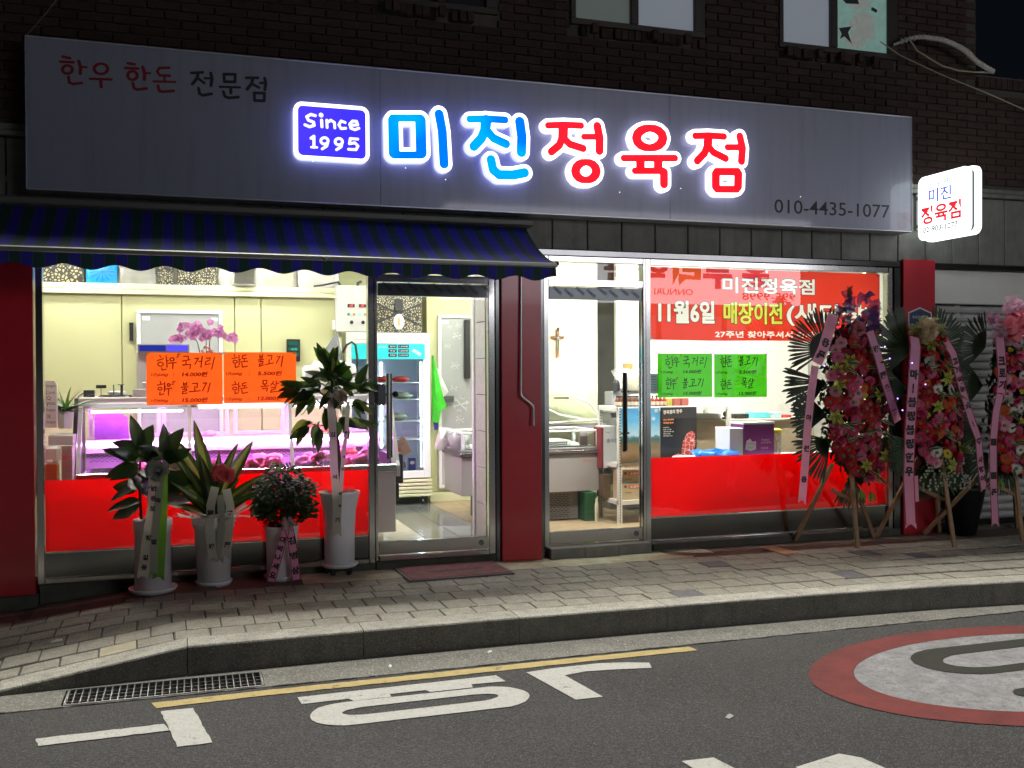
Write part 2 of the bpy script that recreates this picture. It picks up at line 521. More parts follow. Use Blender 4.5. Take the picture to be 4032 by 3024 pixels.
# ---------------------------------------------------------------- pen strokes of the big letters and the handwriting (metres, x along the wall and height)
MAIN_STROKES={'mi':[[(1.4969,3.4091,.0393),(1.5007,3.1649,.0393)],[(1.7043,3.4247,.0399),(1.7099,3.1802,.04)],[(1.4918,3.4259,.0253),(1.707,3.4413,.0257)],[(1.5032,3.1497,.0253),(1.7098,3.1629,.0257)],[(1.8499,3.4817,.0341),(1.8734,3.3546,.0342),(1.8863,3.1071,.0342)]],'jin':[[(2.0915,3.4625,.0256),(2.2277,3.4754,.0259),(2.3765,3.4777,.0262)],[(2.223,3.4635,.0408),(2.2162,3.4012,.0407)],[(2.2162,3.4012,.0352),(2.1853,3.324,.0351),(2.1233,3.2563,.0349)],[(2.2226,3.3884,.0315),(2.2825,3.3289,.0316),(2.383,3.2914,.0319)],[(2.4969,3.4724,.0379),(2.5133,3.3557,.0379),(2.5089,3.2373,.0379)],[(2.2603,3.1628,.0344),(2.2766,3.0867,.0344),(2.3257,3.0497,.0346),(2.44,3.0545,.0349),(2.5346,3.0779,.0352)]],'jeong':[[(2.7315,3.4613,.0243),(2.8666,3.4761,.0246),(3.012,3.4802,.0248)],[(2.8604,3.4544,.0395),(2.8574,3.3808,.0395)],[(2.853,3.3805,.0298),(2.8265,3.3135,.0297),(2.7591,3.2561,.0296)],[(2.8617,3.373,.0281),(2.9142,3.3259,.0282),(3.0289,3.3,.0284)],[(3.1519,3.4855,.0332),(3.1721,3.3945,.0333),(3.1699,3.2911,.0333)],[(3.0355,3.3932,.0222),(3.1497,3.4012,.0224)],[(3.1422,3.1259,.0368),(3.1352,3.098,.0358),(3.1155,3.0736,.033),(3.0862,3.0564,.0289),(3.0517,3.049,.024),(3.0174,3.0525,.0287),(2.9885,3.0663,.0327),(2.9692,3.0884,.0353),(2.9625,3.1153,.0363),(2.9695,3.143,.0353),(2.9889,3.1673,.0327),(3.018,3.1846,.0287),(3.0524,3.1922,.024),(3.0868,3.1888,.0289),(3.116,3.1751,.033),(3.1355,3.153,.0358),(3.1422,3.1259,.0368)]],'yuk':[[(3.7344,3.4319,.0394),(3.7252,3.4002,.0385),(3.6991,3.3722,.0358),(3.6603,3.3521,.0317),(3.6147,3.3429,.027),(3.5693,3.346,.0315),(3.5309,3.3609,.0353),(3.5055,3.3853,.0378),(3.4966,3.4154,.0387),(3.5057,3.4468,.0378),(3.5314,3.4746,.0353),(3.5698,3.4948,.0315),(3.6153,3.5043,.027),(3.6608,3.5014,.0317),(3.6995,3.4867,.0358),(3.7254,3.4623,.0385),(3.7344,3.4319,.0394)],[(3.3823,3.245,.0256),(3.844,3.2742,.0265)],[(3.5309,3.2352,.037),(3.5306,3.1723,.037)],[(3.6907,3.2451,.0374),(3.6904,3.1819,.0374)],[(3.4799,3.1483,.0249),(3.7353,3.1634,.0253)],[(3.7427,3.1512,.0348),(3.7424,3.0557,.0348)]],'jeom':[[(4.0303,3.4695,.0259),(4.1555,3.4817,.0262),(4.3015,3.4833,.0264)],[(4.1526,3.4626,.0388),(4.1475,3.4022,.0388)],[(4.1456,3.4021,.031),(4.1164,3.3316,.0309),(4.0488,3.2649,.0308)],[(4.1504,3.3939,.0291),(4.2016,3.344,.0292),(4.3156,3.3013,.0294)],[(4.452,3.4938,.0327),(4.4765,3.3983,.0328),(4.4663,3.2891,.0327)],[(4.3325,3.3957,.0245),(4.4488,3.4034,.0248)],[(4.2224,3.1664,.0361),(4.222,3.0614,.0361)],[(4.4362,3.1789,.0366),(4.4329,3.0729,.0366)],[(4.2302,3.1858,.0302),(4.4304,3.1976,.0307)],[(4.2317,3.0396,.0273),(4.423,3.0489,.0277)]]}
SINCE_STROKES=[[(.9183,3.3992,.0116),(.8853,3.4051,.0116),(.8562,3.3862,.0116),(.8684,3.362,.0116),(.9056,3.3506,.0116),(.9096,3.3275,.0116),(.8764,3.315,.0116),(.8435,3.3268,.0115)],[(.9638,3.3692,.0117),(.966,3.3216,.0117)],[(.9599,3.4066,.0175),(.9607,3.4058,.0175)],[(1.0013,3.372,.0109),(1.0035,3.3193,.0109)],[(1.0037,3.3554,.0109),(1.0306,3.3742,.0109),(1.0573,3.3594,.0109),(1.0596,3.32,.0109)],[(1.1357,3.3652,.011),(1.1062,3.374,.011),(1.0892,3.3449,.0109),(1.1058,3.3183,.011),(1.1396,3.3232,.011)],[(1.1778,3.3472,.011),(1.2289,3.3551,.0111),(1.2205,3.3799,.0111),(1.1908,3.3803,.011),(1.1694,3.355,.011),(1.1777,3.326,.011),(1.2074,3.3171,.0111),(1.2372,3.3303,.0111)],[(.8866,3.2322,.0116),(.9074,3.2479,.0116),(.9068,3.1684,.0116)],[(.8878,3.1671,.0091),(.9292,3.1682,.0091)],[(1.0104,3.2215,.0109),(1.0083,3.2123,.0109),(1.0024,3.2043,.0109),(.9937,3.1986,.0109),(.9835,3.1961,.0109),(.9733,3.1972,.0108),(.9647,3.2017,.0108),(.9589,3.209,.0108),(.957,3.2178,.0108),(.9591,3.2269,.0108),(.9649,3.2349,.0108),(.9736,3.2406,.0108),(.9838,3.2431,.0109),(.994,3.2421,.0109),(1.0026,3.2376,.0109),(1.0084,3.2303,.0109),(1.0104,3.2215,.0109)],[(1.0104,3.2215,.0109),(1.0001,3.183,.0109),(.9666,3.1597,.0108)],[(1.1153,3.2227,.011),(1.1132,3.2135,.011),(1.1073,3.2055,.011),(1.0985,3.1998,.011),(1.0882,3.1973,.0109),(1.0779,3.1984,.0109),(1.0692,3.2029,.0109),(1.0634,3.2102,.0109),(1.0614,3.2191,.0109),(1.0636,3.2282,.0109),(1.0694,3.2363,.0109),(1.0782,3.242,.0109),(1.0885,3.2445,.0109),(1.0988,3.2434,.011),(1.1075,3.2389,.011),(1.1133,3.2316,.011),(1.1153,3.2227,.011)],[(1.1153,3.2227,.011),(1.105,3.1841,.011),(1.0711,3.1607,.0109)],[(1.2282,3.2491,.0111),(1.173,3.2495,.011),(1.166,3.211,.011),(1.2067,3.2205,.0111),(1.2296,3.1983,.0111),(1.2149,3.1702,.0111),(1.1598,3.1699,.011)]]
SUB_STROKES={'red':[[(-.7795,3.6913,.0097),(-.7341,3.685,.0098)],[(-.7947,3.656,.0091),(-.7115,3.6588,.0091)],[(-.7198,3.6086,.0104),(-.7222,3.5975,.0103),(-.7291,3.5877,.0101),(-.7393,3.5807,.0096),(-.7513,3.5775,.0091),(-.7632,3.5785,.0096),(-.7733,3.5838,.01),(-.7799,3.5923,.0103),(-.7822,3.6029,.0104),(-.7797,3.6139,.0103),(-.7729,3.6237,.01),(-.7628,3.6307,.0096),(-.7508,3.634,.0091),(-.7389,3.6329,.0096),(-.7288,3.6277,.0101),(-.722,3.6192,.0103),(-.7198,3.6086,.0104)],[(-.6788,3.669,.0111),(-.6673,3.631,.0111),(-.6696,3.5848,.0111)],[(-.6673,3.631,.0079),(-.6299,3.6331,.0079)],[(-.7436,3.557,.0098),(-.7401,3.5184,.0098),(-.716,3.5099,.0098),(-.6603,3.5218,.0098)],[(-.4936,3.6341,.0107),(-.4971,3.6201,.0105),(-.5067,3.6076,.0101),(-.521,3.5986,.0094),(-.5378,3.5944,.0086),(-.5545,3.5956,.0094),(-.5686,3.6021,.01),(-.578,3.6128,.0104),(-.5812,3.6261,.0106),(-.5777,3.64,.0104),(-.5682,3.6525,.01),(-.554,3.6615,.0094),(-.5372,3.6658,.0086),(-.5205,3.6646,.0094),(-.5063,3.6582,.0101),(-.4969,3.6475,.0105),(-.4936,3.6341,.0107)],[(-.6088,3.5547,.0086),(-.4696,3.5619,.0087)],[(-.5394,3.5536,.0113),(-.5372,3.506,.0113)],[(-.3634,3.6854,.0101),(-.3195,3.6809,.0102)],[(-.3791,3.6502,.0094),(-.2961,3.6542,.0095)],[(-.3026,3.6053,.0108),(-.305,3.5935,.0107),(-.3119,3.5831,.0104),(-.322,3.5757,.01),(-.3339,3.5723,.0095),(-.3458,3.5736,.01),(-.3558,3.5792,.0104),(-.3625,3.5885,.0107),(-.3647,3.5998,.0108),(-.3623,3.6116,.0107),(-.3555,3.622,.0104),(-.3453,3.6294,.01),(-.3334,3.6328,.0095),(-.3216,3.6316,.01),(-.3115,3.6259,.0104),(-.3048,3.6167,.0107),(-.3026,3.6053,.0108)],[(-.2655,3.6664,.0116),(-.2535,3.6256,.0116),(-.2559,3.5806,.0116)],[(-.2535,3.627,.0082),(-.2181,3.6288,.0082)],[(-.3307,3.5503,.0101),(-.3243,3.5148,.0101),(-.3006,3.506,.0102),(-.2428,3.5196,.0102)],[(-.0908,3.6787,.0097),(-.1562,3.6706,.0096),(-.1701,3.6439,.0096),(-.1532,3.6186,.0096),(-.0878,3.6222,.0097)],[(-.1223,3.6155,.0083),(-.1226,3.5828,.0083)],[(-.1946,3.5729,.0082),(-.0501,3.5819,.0083)],[(-.1654,3.545,.0103),(-.1588,3.5107,.0103),(-.1369,3.5053,.0103),(-.061,3.5175,.0104)]],'dark':[[(.0583,3.655,.0098),(.1355,3.6663,.0099)],[(.1039,3.6576,.0112),(.0966,3.6203,.0112),(.0647,3.5772,.0112)],[(.1036,3.6209,.0098),(.1455,3.5915,.0099)],[(.1906,3.6654,.0113),(.1988,3.6293,.0113),(.1913,3.577,.0113)],[(.1493,3.6249,.0085),(.1882,3.6283,.0085)],[(.1066,3.5514,.0105),(.1133,3.5116,.0106),(.1343,3.5023,.0106),(.1944,3.5183,.0106)],[(.2807,3.666,.0107),(.2839,3.6131,.0107),(.3569,3.6172,.0108),(.3595,3.6716,.0108),(.2807,3.666,.0107)],[(.2516,3.5733,.0085),(.3911,3.5808,.0086)],[(.3279,3.5702,.0115),(.3277,3.5368,.0115)],[(.2763,3.5399,.0107),(.2867,3.5075,.0107),(.3116,3.4985,.0107),(.3798,3.51,.0108)],[(.4349,3.6538,.0101),(.5184,3.6611,.0102)],[(.482,3.6542,.0116),(.4745,3.6162,.0116),(.4416,3.5724,.0116)],[(.4781,3.6128,.0102),(.5252,3.5907,.0102)],[(.5658,3.6615,.0117),(.5728,3.6247,.0117),(.5667,3.5792,.0117)],[(.5327,3.625,.0088),(.5655,3.6278,.0088)],[(.4907,3.5489,.0109),(.4932,3.4947,.0109),(.561,3.4979,.011),(.5635,3.5535,.011),(.4907,3.5489,.0109)]]}
CARD_INK=[[[(.0921,-.0205,.0045),(.0994,-.0345,.0045)],[(.0757,-.0583,.0045),(.1188,-.0438,.0045)],[(.1166,-.0842,.0045),(.113,-.0928,.0045),(.1036,-.098,.0045),(.0921,-.098,.0045),(.0829,-.0927,.0045),(.0794,-.0842,.0045),(.083,-.0757,.0045),(.0924,-.0704,.0045),(.1038,-.0704,.0045),(.1131,-.0757,.0045),(.1166,-.0842,.0045)],[(.1362,-.023,.0045),(.1429,-.1061,.0045)],[(.1408,-.063,.0045),(.1506,-.0583,.0045)],[(.1061,-.1112,.0045),(.1084,-.1278,.0045),(.1354,-.1216,.0045)],[(.1915,-.049,.0045),(.1886,-.0557,.0045),(.1812,-.0598,.0045),(.1721,-.0598,.0045),(.1647,-.0557,.0045),(.162,-.049,.0045),(.1648,-.0423,.0045),(.1722,-.0381,.0045),(.1814,-.0381,.0045),(.1887,-.0422,.0045),(.1915,-.049,.0045)],[(.1519,-.0775,.0045),(.2061,-.0724,.0045)],[(.1834,-.076,.0045),(.1811,-.1166,.0045)],[(.2569,-.0281,.0045),(.2916,-.027,.0045),(.2889,-.0516,.0045)],[(.2492,-.062,.0045),(.3014,-.0516,.0045)],[(.274,-.0594,.0045),(.2738,-.0829,.0045)],[(.2514,-.0907,.0045),(.3061,-.0866,.0045),(.2999,-.1179,.0045)],[(.3363,-.0437,.0045),(.3613,-.0411,.0045),(.336,-.0856,.0045)],[(.3879,-.028,.0045),(.3783,-.1066,.0045)],[(.3636,-.0657,.0045),(.3836,-.0621,.0045)],[(.4164,-.0411,.0045),(.4441,-.0374,.0045),(.4389,-.0568,.0045),(.4137,-.0647,.0045),(.4085,-.0883,.0045),(.4437,-.0815,.0045)],[(.4743,-.0331,.0045),(.4535,-.1226,.0045)],[(.0931,-.2096,.0045),(.0988,-.2252,.0045)],[(.0758,-.2364,.0045),(.115,-.2279,.0045)],[(.1064,-.2626,.0045),(.1037,-.2686,.0045),(.0968,-.2723,.0045),(.0884,-.2722,.0045),(.0816,-.2684,.0045),(.079,-.2623,.0045),(.0817,-.2562,.0045),(.0885,-.2525,.0045),(.097,-.2526,.0045),(.1038,-.2564,.0045),(.1064,-.2626,.0045)],[(.1248,-.2176,.0045),(.1219,-.2824,.0045)],[(.1231,-.2503,.0045),(.1319,-.2493,.0045)],[(.0925,-.2883,.0045),(.0899,-.308,.0045),(.1193,-.3005,.0045)],[(.1635,-.236,.0045),(.1614,-.2415,.0045),(.1559,-.2449,.0045),(.1493,-.2448,.0045),(.1439,-.2414,.0045),(.1419,-.2359,.0045),(.144,-.2304,.0045),(.1494,-.227,.0045),(.1561,-.2271,.0045),(.1615,-.2305,.0045),(.1635,-.236,.0045)],[(.1294,-.2654,.0045),(.1736,-.2595,.0045)],[(.1515,-.2619,.0045),(.1501,-.3113,.0045)],[(.2554,-.2185,.0045),(.2552,-.2394,.0045)],[(.2777,-.2161,.0045),(.2761,-.2369,.0045)],[(.2553,-.2289,.0045),(.2762,-.2265,.0045)],[(.2552,-.2394,.0045),(.2761,-.2369,.0045)],[(.2378,-.2538,.0045),(.2874,-.2501,.0045)],[(.2651,-.2525,.0045),(.264,-.2655,.0045)],[(.2476,-.2691,.0045),(.2774,-.2662,.0045),(.2748,-.2787,.0045),(.2499,-.2847,.0045),(.2473,-.3019,.0045),(.2796,-.2955,.0045)],[(.3199,-.2268,.0045),(.3524,-.2244,.0045),(.3486,-.2585,.0045)],[(.3347,-.2479,.0045),(.3335,-.2819,.0045)],[(.2971,-.2873,.0045),(.372,-.2796,.0045)],[(.3924,-.2247,.0045),(.4175,-.2233,.0045),(.387,-.2798,.0045)],[(.4427,-.2225,.0045),(.4246,-.2917,.0045)]],
[[(.0751,-.0159,.0045),(.0801,-.0307,.0045)],[(.0595,-.0476,.0045),(.0979,-.0397,.0045)],[(.0977,-.0715,.0045),(.0947,-.0783,.0045),(.087,-.0826,.0045),(.0775,-.0825,.0045),(.0699,-.0783,.0045),(.067,-.0715,.0045),(.07,-.0646,.0045),(.0777,-.0604,.0045),(.0872,-.0604,.0045),(.0948,-.0646,.0045),(.0977,-.0715,.0045)],[(.1108,-.0238,.0045),(.1113,-.0954,.0045)],[(.1116,-.0582,.0045),(.1234,-.0556,.0045)],[(.0822,-.0927,.0045),(.0846,-.1139,.0045),(.1102,-.107,.0045)],[(.1622,-.021,.0045),(.1364,-.0264,.0045),(.1337,-.0476,.0045),(.1646,-.0465,.0045)],[(.1491,-.0476,.0045),(.149,-.0689,.0045)],[(.1207,-.0731,.0045),(.1747,-.0678,.0045)],[(.1309,-.0821,.0045),(.1348,-.1113,.0045),(.1708,-.105,.0045)],[(.2629,-.0209,.0045),(.2643,-.0449,.0045)],[(.2837,-.0182,.0045),(.2809,-.0422,.0045)],[(.2628,-.0316,.0045),(.2821,-.0305,.0045)],[(.2643,-.0449,.0045),(.2809,-.0422,.0045)],[(.2497,-.0582,.0045),(.2912,-.0529,.0045)],[(.2704,-.0556,.0045),(.2693,-.0689,.0045)],[(.2548,-.0716,.0045),(.2859,-.0689,.0045),(.2806,-.085,.0045),(.2598,-.0903,.0045),(.2571,-.1052,.0045),(.2883,-.0956,.0045)],[(.3201,-.0261,.0045),(.3514,-.0234,.0045),(.346,-.0556,.0045)],[(.3303,-.0556,.0045),(.3301,-.085,.0045)],[(.3014,-.093,.0045),(.3615,-.0808,.0045)],[(.388,-.0341,.0045),(.4116,-.0314,.0045),(.3824,-.0824,.0045)],[(.4326,-.0303,.0045),(.419,-.1066,.0045)],[(.0787,-.2198,.0045),(.0837,-.2331,.0045)],[(.0581,-.2461,.0045),(.0965,-.2395,.0045)],[(.0937,-.2713,.0045),(.0907,-.2775,.0045),(.083,-.2813,.0045),(.0735,-.2812,.0045),(.0659,-.2773,.0045),(.063,-.2711,.0045),(.066,-.2649,.0045),(.0737,-.2611,.0045),(.0831,-.2612,.0045),(.0908,-.2651,.0045),(.0937,-.2713,.0045)],[(.1068,-.2279,.0045),(.1063,-.2916,.0045)],[(.1066,-.2571,.0045),(.1194,-.2546,.0045)],[(.0807,-.2924,.0045),(.0806,-.3099,.0045),(.1037,-.3033,.0045)],[(.1607,-.2283,.0045),(.135,-.2335,.0045),(.1322,-.252,.0045),(.1605,-.2496,.0045)],[(.1477,-.2522,.0045),(.1476,-.2654,.0045)],[(.1193,-.2721,.0045),(.1681,-.2656,.0045)],[(.1295,-.2812,.0045),(.1318,-.3078,.0045),(.1705,-.3018,.0045)],[(.2849,-.2132,.0045),(.2847,-.2399,.0045),(.3108,-.2375,.0045),(.312,-.2123,.0045),(.2849,-.2132,.0045)],[(.2977,-.24,.0045),(.2976,-.2534,.0045)],[(.269,-.2585,.0045),(.3237,-.2536,.0045)],[(.2793,-.2746,.0045),(.3158,-.2696,.0045),(.3104,-.2947,.0045)],[(.3631,-.2191,.0045),(.3394,-.2511,.0045)],[(.3552,-.2351,.0045),(.3681,-.2486,.0045)],[(.3815,-.2165,.0045),(.3796,-.2568,.0045)],[(.3813,-.238,.0045),(.3997,-.2328,.0045)],[(.3445,-.2672,.0045),(.3759,-.2632,.0045),(.3721,-.2782,.0045),(.3443,-.2859,.0045),(.339,-.302,.0045),(.3835,-.2954,.0045)]]]
CARD_RED=[[(.2125,-.0151,.0045),(.2323,-.0099,.0045)],[(.2174,-.0203,.0045),(.2148,-.0323,.0045)],[(.2074,-.0334,.0045),(.2222,-.0302,.0045)],[(.174,-.2153,.0045),(.1986,-.2093,.0045)],[(.1813,-.2206,.0045),(.1802,-.2336,.0045)],[(.1714,-.2335,.0045),(.1861,-.231,.0045)],[(.2199,-.0073,.0045),(.2273,-.0177,.0045)],[(.1863,-.2076,.0045),(.1922,-.2181,.0045)]]

# ================================================================ SETTING: road, gutter, kerb, pavement
def lerp_tab(tab, x):
    if x <= tab[0][0]: return tab[0][1]
    for (a, ya), (b, yb) in zip(tab, tab[1:]):
        if x <= b: return ya + (yb - ya) * (x - a) / (b - a)
    return tab[-1][1]
KO = [(-3, -1.98), (-1, -1.93), (0, -1.865), (1, -1.852), (2, -1.856), (3, -1.882), (4, -1.91), (5, -1.96), (5.9, -2.06), (7, -2.22), (9, -2.6), (12, -3.4)]
def kout(x): return lerp_tab(KO, x)
def kin(x): return kout(x) + .192
ROAD = -.165
def gz(x, y):
    t = max(0., min(1., -y / 1.85))
    s = .14 * t + .1 * (1 - t)
    return -s * max(0., min(1.12, -x) - .1 * (1 - t)) if x < 0 else 0.

M_asph = mat('asphalt', (.054, .0535, .055), .85, var=.6, vscale=.9, bump=1., bscale=75, speck=(210, .74, (.12, .118, .118)), wear=(55, .54, (.019, .019, .019)))
M_gut = mat('gutter_concrete', (.20, .195, .175), .9, var=.5, vscale=5, bump=.6, bscale=70, speck=(160, .78, (.36, .35, .33)))
M_kerb = mat('kerb_granite', (.56, .54, .48), .8, var=.55, vscale=5, bump=.55, bscale=120, speck=(260, .72, (.16, .16, .15)), rand=.22, streak=(.5, (.12, .12, .09)))
M_block = mat('paving_block', (.45, .435, .37), .85, var=.5, vscale=11, bump=.5, bscale=130, speck=(300, .7, (.17, .165, .145)), rand=.32)
M_blockd = mat('dark_paving_block', (.17, .17, .19), .85, var=.4, vscale=14, bump=.5, bscale=130)
M_blocky = mat('yellow_paving_block', (.50, .46, .34), .85, var=.4, vscale=14, bump=.5, bscale=130)
M_joint = mat('sand_joint', (.075, .072, .062), .95, bump=.5, bscale=90)
M_cement = mat('cement', (.66, .62, .44), .9, var=.75, vscale=4.5, bump=.7, bscale=40)
M_slab = mat('brown_slab', (.17, .115, .09), .8, var=.55, vscale=5, bump=.4, bscale=60, rand=.2)
M_white = mat('road_white', (.56, .56, .53), .75, var=.22, vscale=26, bump=.5, bscale=90, speck=(120, .88, (.34, .34, .33)), wear=(14, .60, (.16, .16, .155)))
M_yellow = mat('road_yellow', (.55, .43, .18), .75, var=.35, vscale=12, bump=.5, bscale=90, wear=(16, .585, (.12, .11, .08)))
M_red = mat('road_red', (.215, .038, .036), .8, var=.6, vscale=5, bump=.6, bscale=90, speck=(120, .85, (.14, .05, .05)), wear=(12, .60, (.13, .07, .06)))
M_grey = mat('road_grey_white', (.34, .34, .36), .8, var=.6, vscale=9, bump=.6, bscale=90, speck=(120, .8, (.20, .20, .20)), wear=(18, .56, (.17, .17, .17)))
M_blackp = mat('road_black_paint', (.03, .032, .026), .8, var=.3, vscale=12, bump=.5, bscale=90)

mb = MB(); mb.quad((-150, -150, -.9), (150, -150, -.9), (150, 150, -.9), (-150, 150, -.9))
tag(mb.build('ground', mat('soil', (.05, .047, .04), .95, var=.4, vscale=1)), kind='structure')
mb = MB()
xs = [-60, -30, -12] + [-6 + i for i in range(26)] + [40, 70]
for a, b in zip(xs, xs[1:]):
    mb.quad((a, -60, ROAD), (b, -60, ROAD), (b, -2.22, ROAD), (a, -2.22, ROAD))
road = tag(mb.build('road', M_asph), kind='structure')
# gutter channel, with the drain pit left open
mb = MB()
for i in range(60):
    a = -14 + i * .5; b = a + .5
    if b <= -.6 or a >= .4:
        mb.quad((a, -2.22, ROAD + .003), (b, -2.22, ROAD + .003), (b, kout(b) + .05, ROAD + .003), (a, kout(a) + .05, ROAD + .003))
for a, b in ((-1.0, -.60), (.395, .5)):
    mb.quad((a, -2.22, ROAD + .003), (b, -2.22, ROAD + .003), (b, kout(b) + .05, ROAD + .003), (a, kout(a) + .05, ROAD + .003))
mb.quad((-.60, -2.22, ROAD + .003), (.395, -2.22, ROAD + .003), (.395, -2.20, ROAD + .003), (-.60, -2.20, ROAD + .003))
mb.quad((-.60, -1.935, ROAD + .003), (.395, -1.935, ROAD + .003), (.395, -1.82, ROAD + .003), (-.60, -1.82, ROAD + .003))
mb.quad((-.60, -2.20, ROAD + .003), (-.60, -1.935, ROAD + .003), (-.61, -1.935, ROAD + .003), (-.61, -2.20, ROAD + .003))
gut = tag(mb.build('gutter', M_gut), kind='structure')
mb = MB()
for a, b in ((-1.0, -.6), ):
    pass
# cracked seam between asphalt and gutter
mb = MB(); r2 = random.Random(3); x = -6
while x < 12:
    w = r2.uniform(.02, .09); yy = -2.222 + r2.uniform(-.006, .006); h = r2.uniform(.002, .007)
    if r2.random() < .8: mb.quad((x, yy - h, ROAD + .0055), (x + w, yy - h * r2.uniform(.3, 1.4), ROAD + .0055), (x + w, yy + h, ROAD + .0055), (x, yy + h * r2.uniform(.3, 1.4), ROAD + .0055))
    x += w
tag(mb.build('road_seam', M_joint), kind='structure')

# pavement: sandy bed + every block
pav = MB()
for i in range(44):
    a = -2.6 + i * .3; b = a + .3
    prev = [0, -.42, -.9, -1.3, -1.70]
    for u, v in zip(prev, prev[1:]):
        va = min(v, v) if v > -1.6 else kin(a) - .02; vb = v if v > -1.6 else kin(b) - .02
        pav.quad((a, va, gz(a, va) - .008), (b, vb, gz(b, vb) - .008), (b, u, gz(b, u) - .008), (a, u, gz(a, u) - .008))
pavement = tag(pav.build('pavement', M_joint), kind='structure')
BM = {}
def block_mesh(w, h, v, m):
    key = (round(w, 3), round(h, 3), v, m.name)
    if key not in BM:
        q = MB(); r = random.Random(hash((round(w * 1000), v)) % 999)
        q.bbox(-w / 2, w / 2, -h / 2, h / 2, -.03, 0, .0035 + .002 * v)
        q.v = [(x + r.uniform(-.0012, .0012), y + r.uniform(-.0012, .0012), z + (r.uniform(-.0012, .001) if z > -.01 else 0)) for x, y, z in q.v]
        BM[key] = q.mesh(m)
    return BM[key]
ROWS = [(-.423, -.625, .12), (-.625, -.82, .03), (-.82, -1.015, .017), (-1.015, -1.235, .10), (-1.235, -1.475, -.006), (-1.475, -1.66, .12)]
DARK = [(3.893, -.73), (3.303, -1.56), (4.605, -1.37), (6.302, -1.38), (5.75, -.9), (5.35, -.75)]
br = random.Random(11)
rowrest = MB()
nblk = 0
for ri, (y0, y1, off) in enumerate(ROWS):
    x = -1.6 + off
    while x < 7.7:
        w = .2
        xc = x + w / 2
        wgt = max(0, (-(y0 + y1) / 2 - .42) / 1.24)
        dy = (kin(xc) + 1.66) * wgt * wgt
        yc = (y0 + y1) / 2 + dy
        h = (y0 - y1)
        m = M_block
        if any(abs(xc - a) < .11 and abs(yc - b) < .1 for a, b in DARK): m = M_blockd
        if abs(xc + .28) < .1 and ri == 5: m = M_blocky
        me = block_mesh(w - .006, round(h - .006, 3), br.randrange(3), m)
        sl = (gz(xc + .05, yc) - gz(xc - .05, yc)) / .1
        z = gz(xc, yc) + br.uniform(-.002, .002)
        ang = math.atan((kin(xc + .3) - kin(xc - .3)) / .6) * wgt * wgt
        if nblk < 294:
            put('paving_block', me, pavement, (xc, yc, z), (br.uniform(-.011, .011), -math.atan(sl) + br.uniform(-.011, .011), ang + br.uniform(-.010, .010)))
            nblk += 1
        x += w + (.001 if ri % 2 else .0)
# apron next to the shop front: slabs and patched cement
apron = tag(MB().quad((-2.6, -.424, -.3), (8.9, -.424, -.3), (8.9, .3, -.3), (-2.6, .3, -.3)).build('apron', M_joint), kind='structure')
x = -2.2
while x < 8.2:
    w = .60
    if not (1.0 < x + w / 2 < 4.1):
        for (ya, yb) in ((-.018, -.215), (-.221, -.418)):
            q = MB(); q.bbox(-w / 2 + .003, w / 2 - .003, -(ya - yb) / 2, (ya - yb) / 2, -.05, 0, .004)
            xc = x + w / 2; yc = (ya + yb) / 2
            sl = (gz(xc + .05, yc) - gz(xc - .05, yc)) / .1
            put('slab', q.mesh(M_slab), apron, (xc, yc, gz(xc, yc) - .003 + br.uniform(-.0015, .0015)), (0, -math.atan(sl), 0))
    x += w
cm = MB(); n = 40
for i in range(n):
    for j in range(6):
        def P(i, j):
            x = .8 + 3.4 * i / n; y = -.418 + .418 * j / 6
            return (x, y + (.012 * math.sin(i * 1.7) if j == 0 else 0), -.002 + .004 * math.sin(i * .9 + j) * (1 if 0 < j else 0))
        cm.add([P(i, j), P(i + 1, j), P(i + 1, j + 1), P(i, j + 1)], [(0, 1, 2, 3)])
cm.build('cement_patch', M_cement, apron, smooth=True)
tag(MB().box(.8, 4.2, -.415, .0, -.3, -.02).build('apron_bed', M_cement), kind='structure')

# kerb stones: pale tops; grimy faces, coloured darker still to hold their shade
M_kerbf = mat('kerb_face_shade', (.17, .17, .14), .9, var=.6, vscale=7, bump=.6, bscale=60, rand=.2, streak=(.6, (.06, .06, .05)), speck=(260, .8, (.26, .26, .23)))
kerb = tag(MB().box(-2.5, 9, -1.75, -1.72, -.6, -.35).build('kerb', M_kerb), kind='structure')
KX = [-2.9, -1.93, -.955, .0, .985, 1.95, 2.95, 3.95, 4.95, 5.95, 6.95, 7.95]
for a, b in zip(KX, KX[1:]):
    q = MB(); n = 6; g = .0025
    vs = []; bev = .012
    for i in range(n + 1):
        x = a + g + (b - a - 2 * g) * i / n
        zo = gz(x, -1.85) + .001; yo = kout(x); yi = kin(x)
        prof = [(yi, -.45), (yi, zo - .003), (yi - .003, zo), (yo + bev, zo), (yo + bev * .3, zo - bev * .3), (yo, zo - bev), (yo, -.45)]
        vs += [(x, y, z) for y, z in prof]
    k = 7
    fs = [(i * k + j, i * k + j + 1, (i + 1) * k + j + 1, (i + 1) * k + j) for i in range(n) for j in range(k - 1)]
    fs += [tuple(range(k))[::-1], tuple(range(n * k, n * k + k))]
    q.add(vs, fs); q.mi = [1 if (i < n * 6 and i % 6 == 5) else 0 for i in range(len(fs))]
    q.build('kerb_stone', [M_kerb, M_kerbf], kerb)

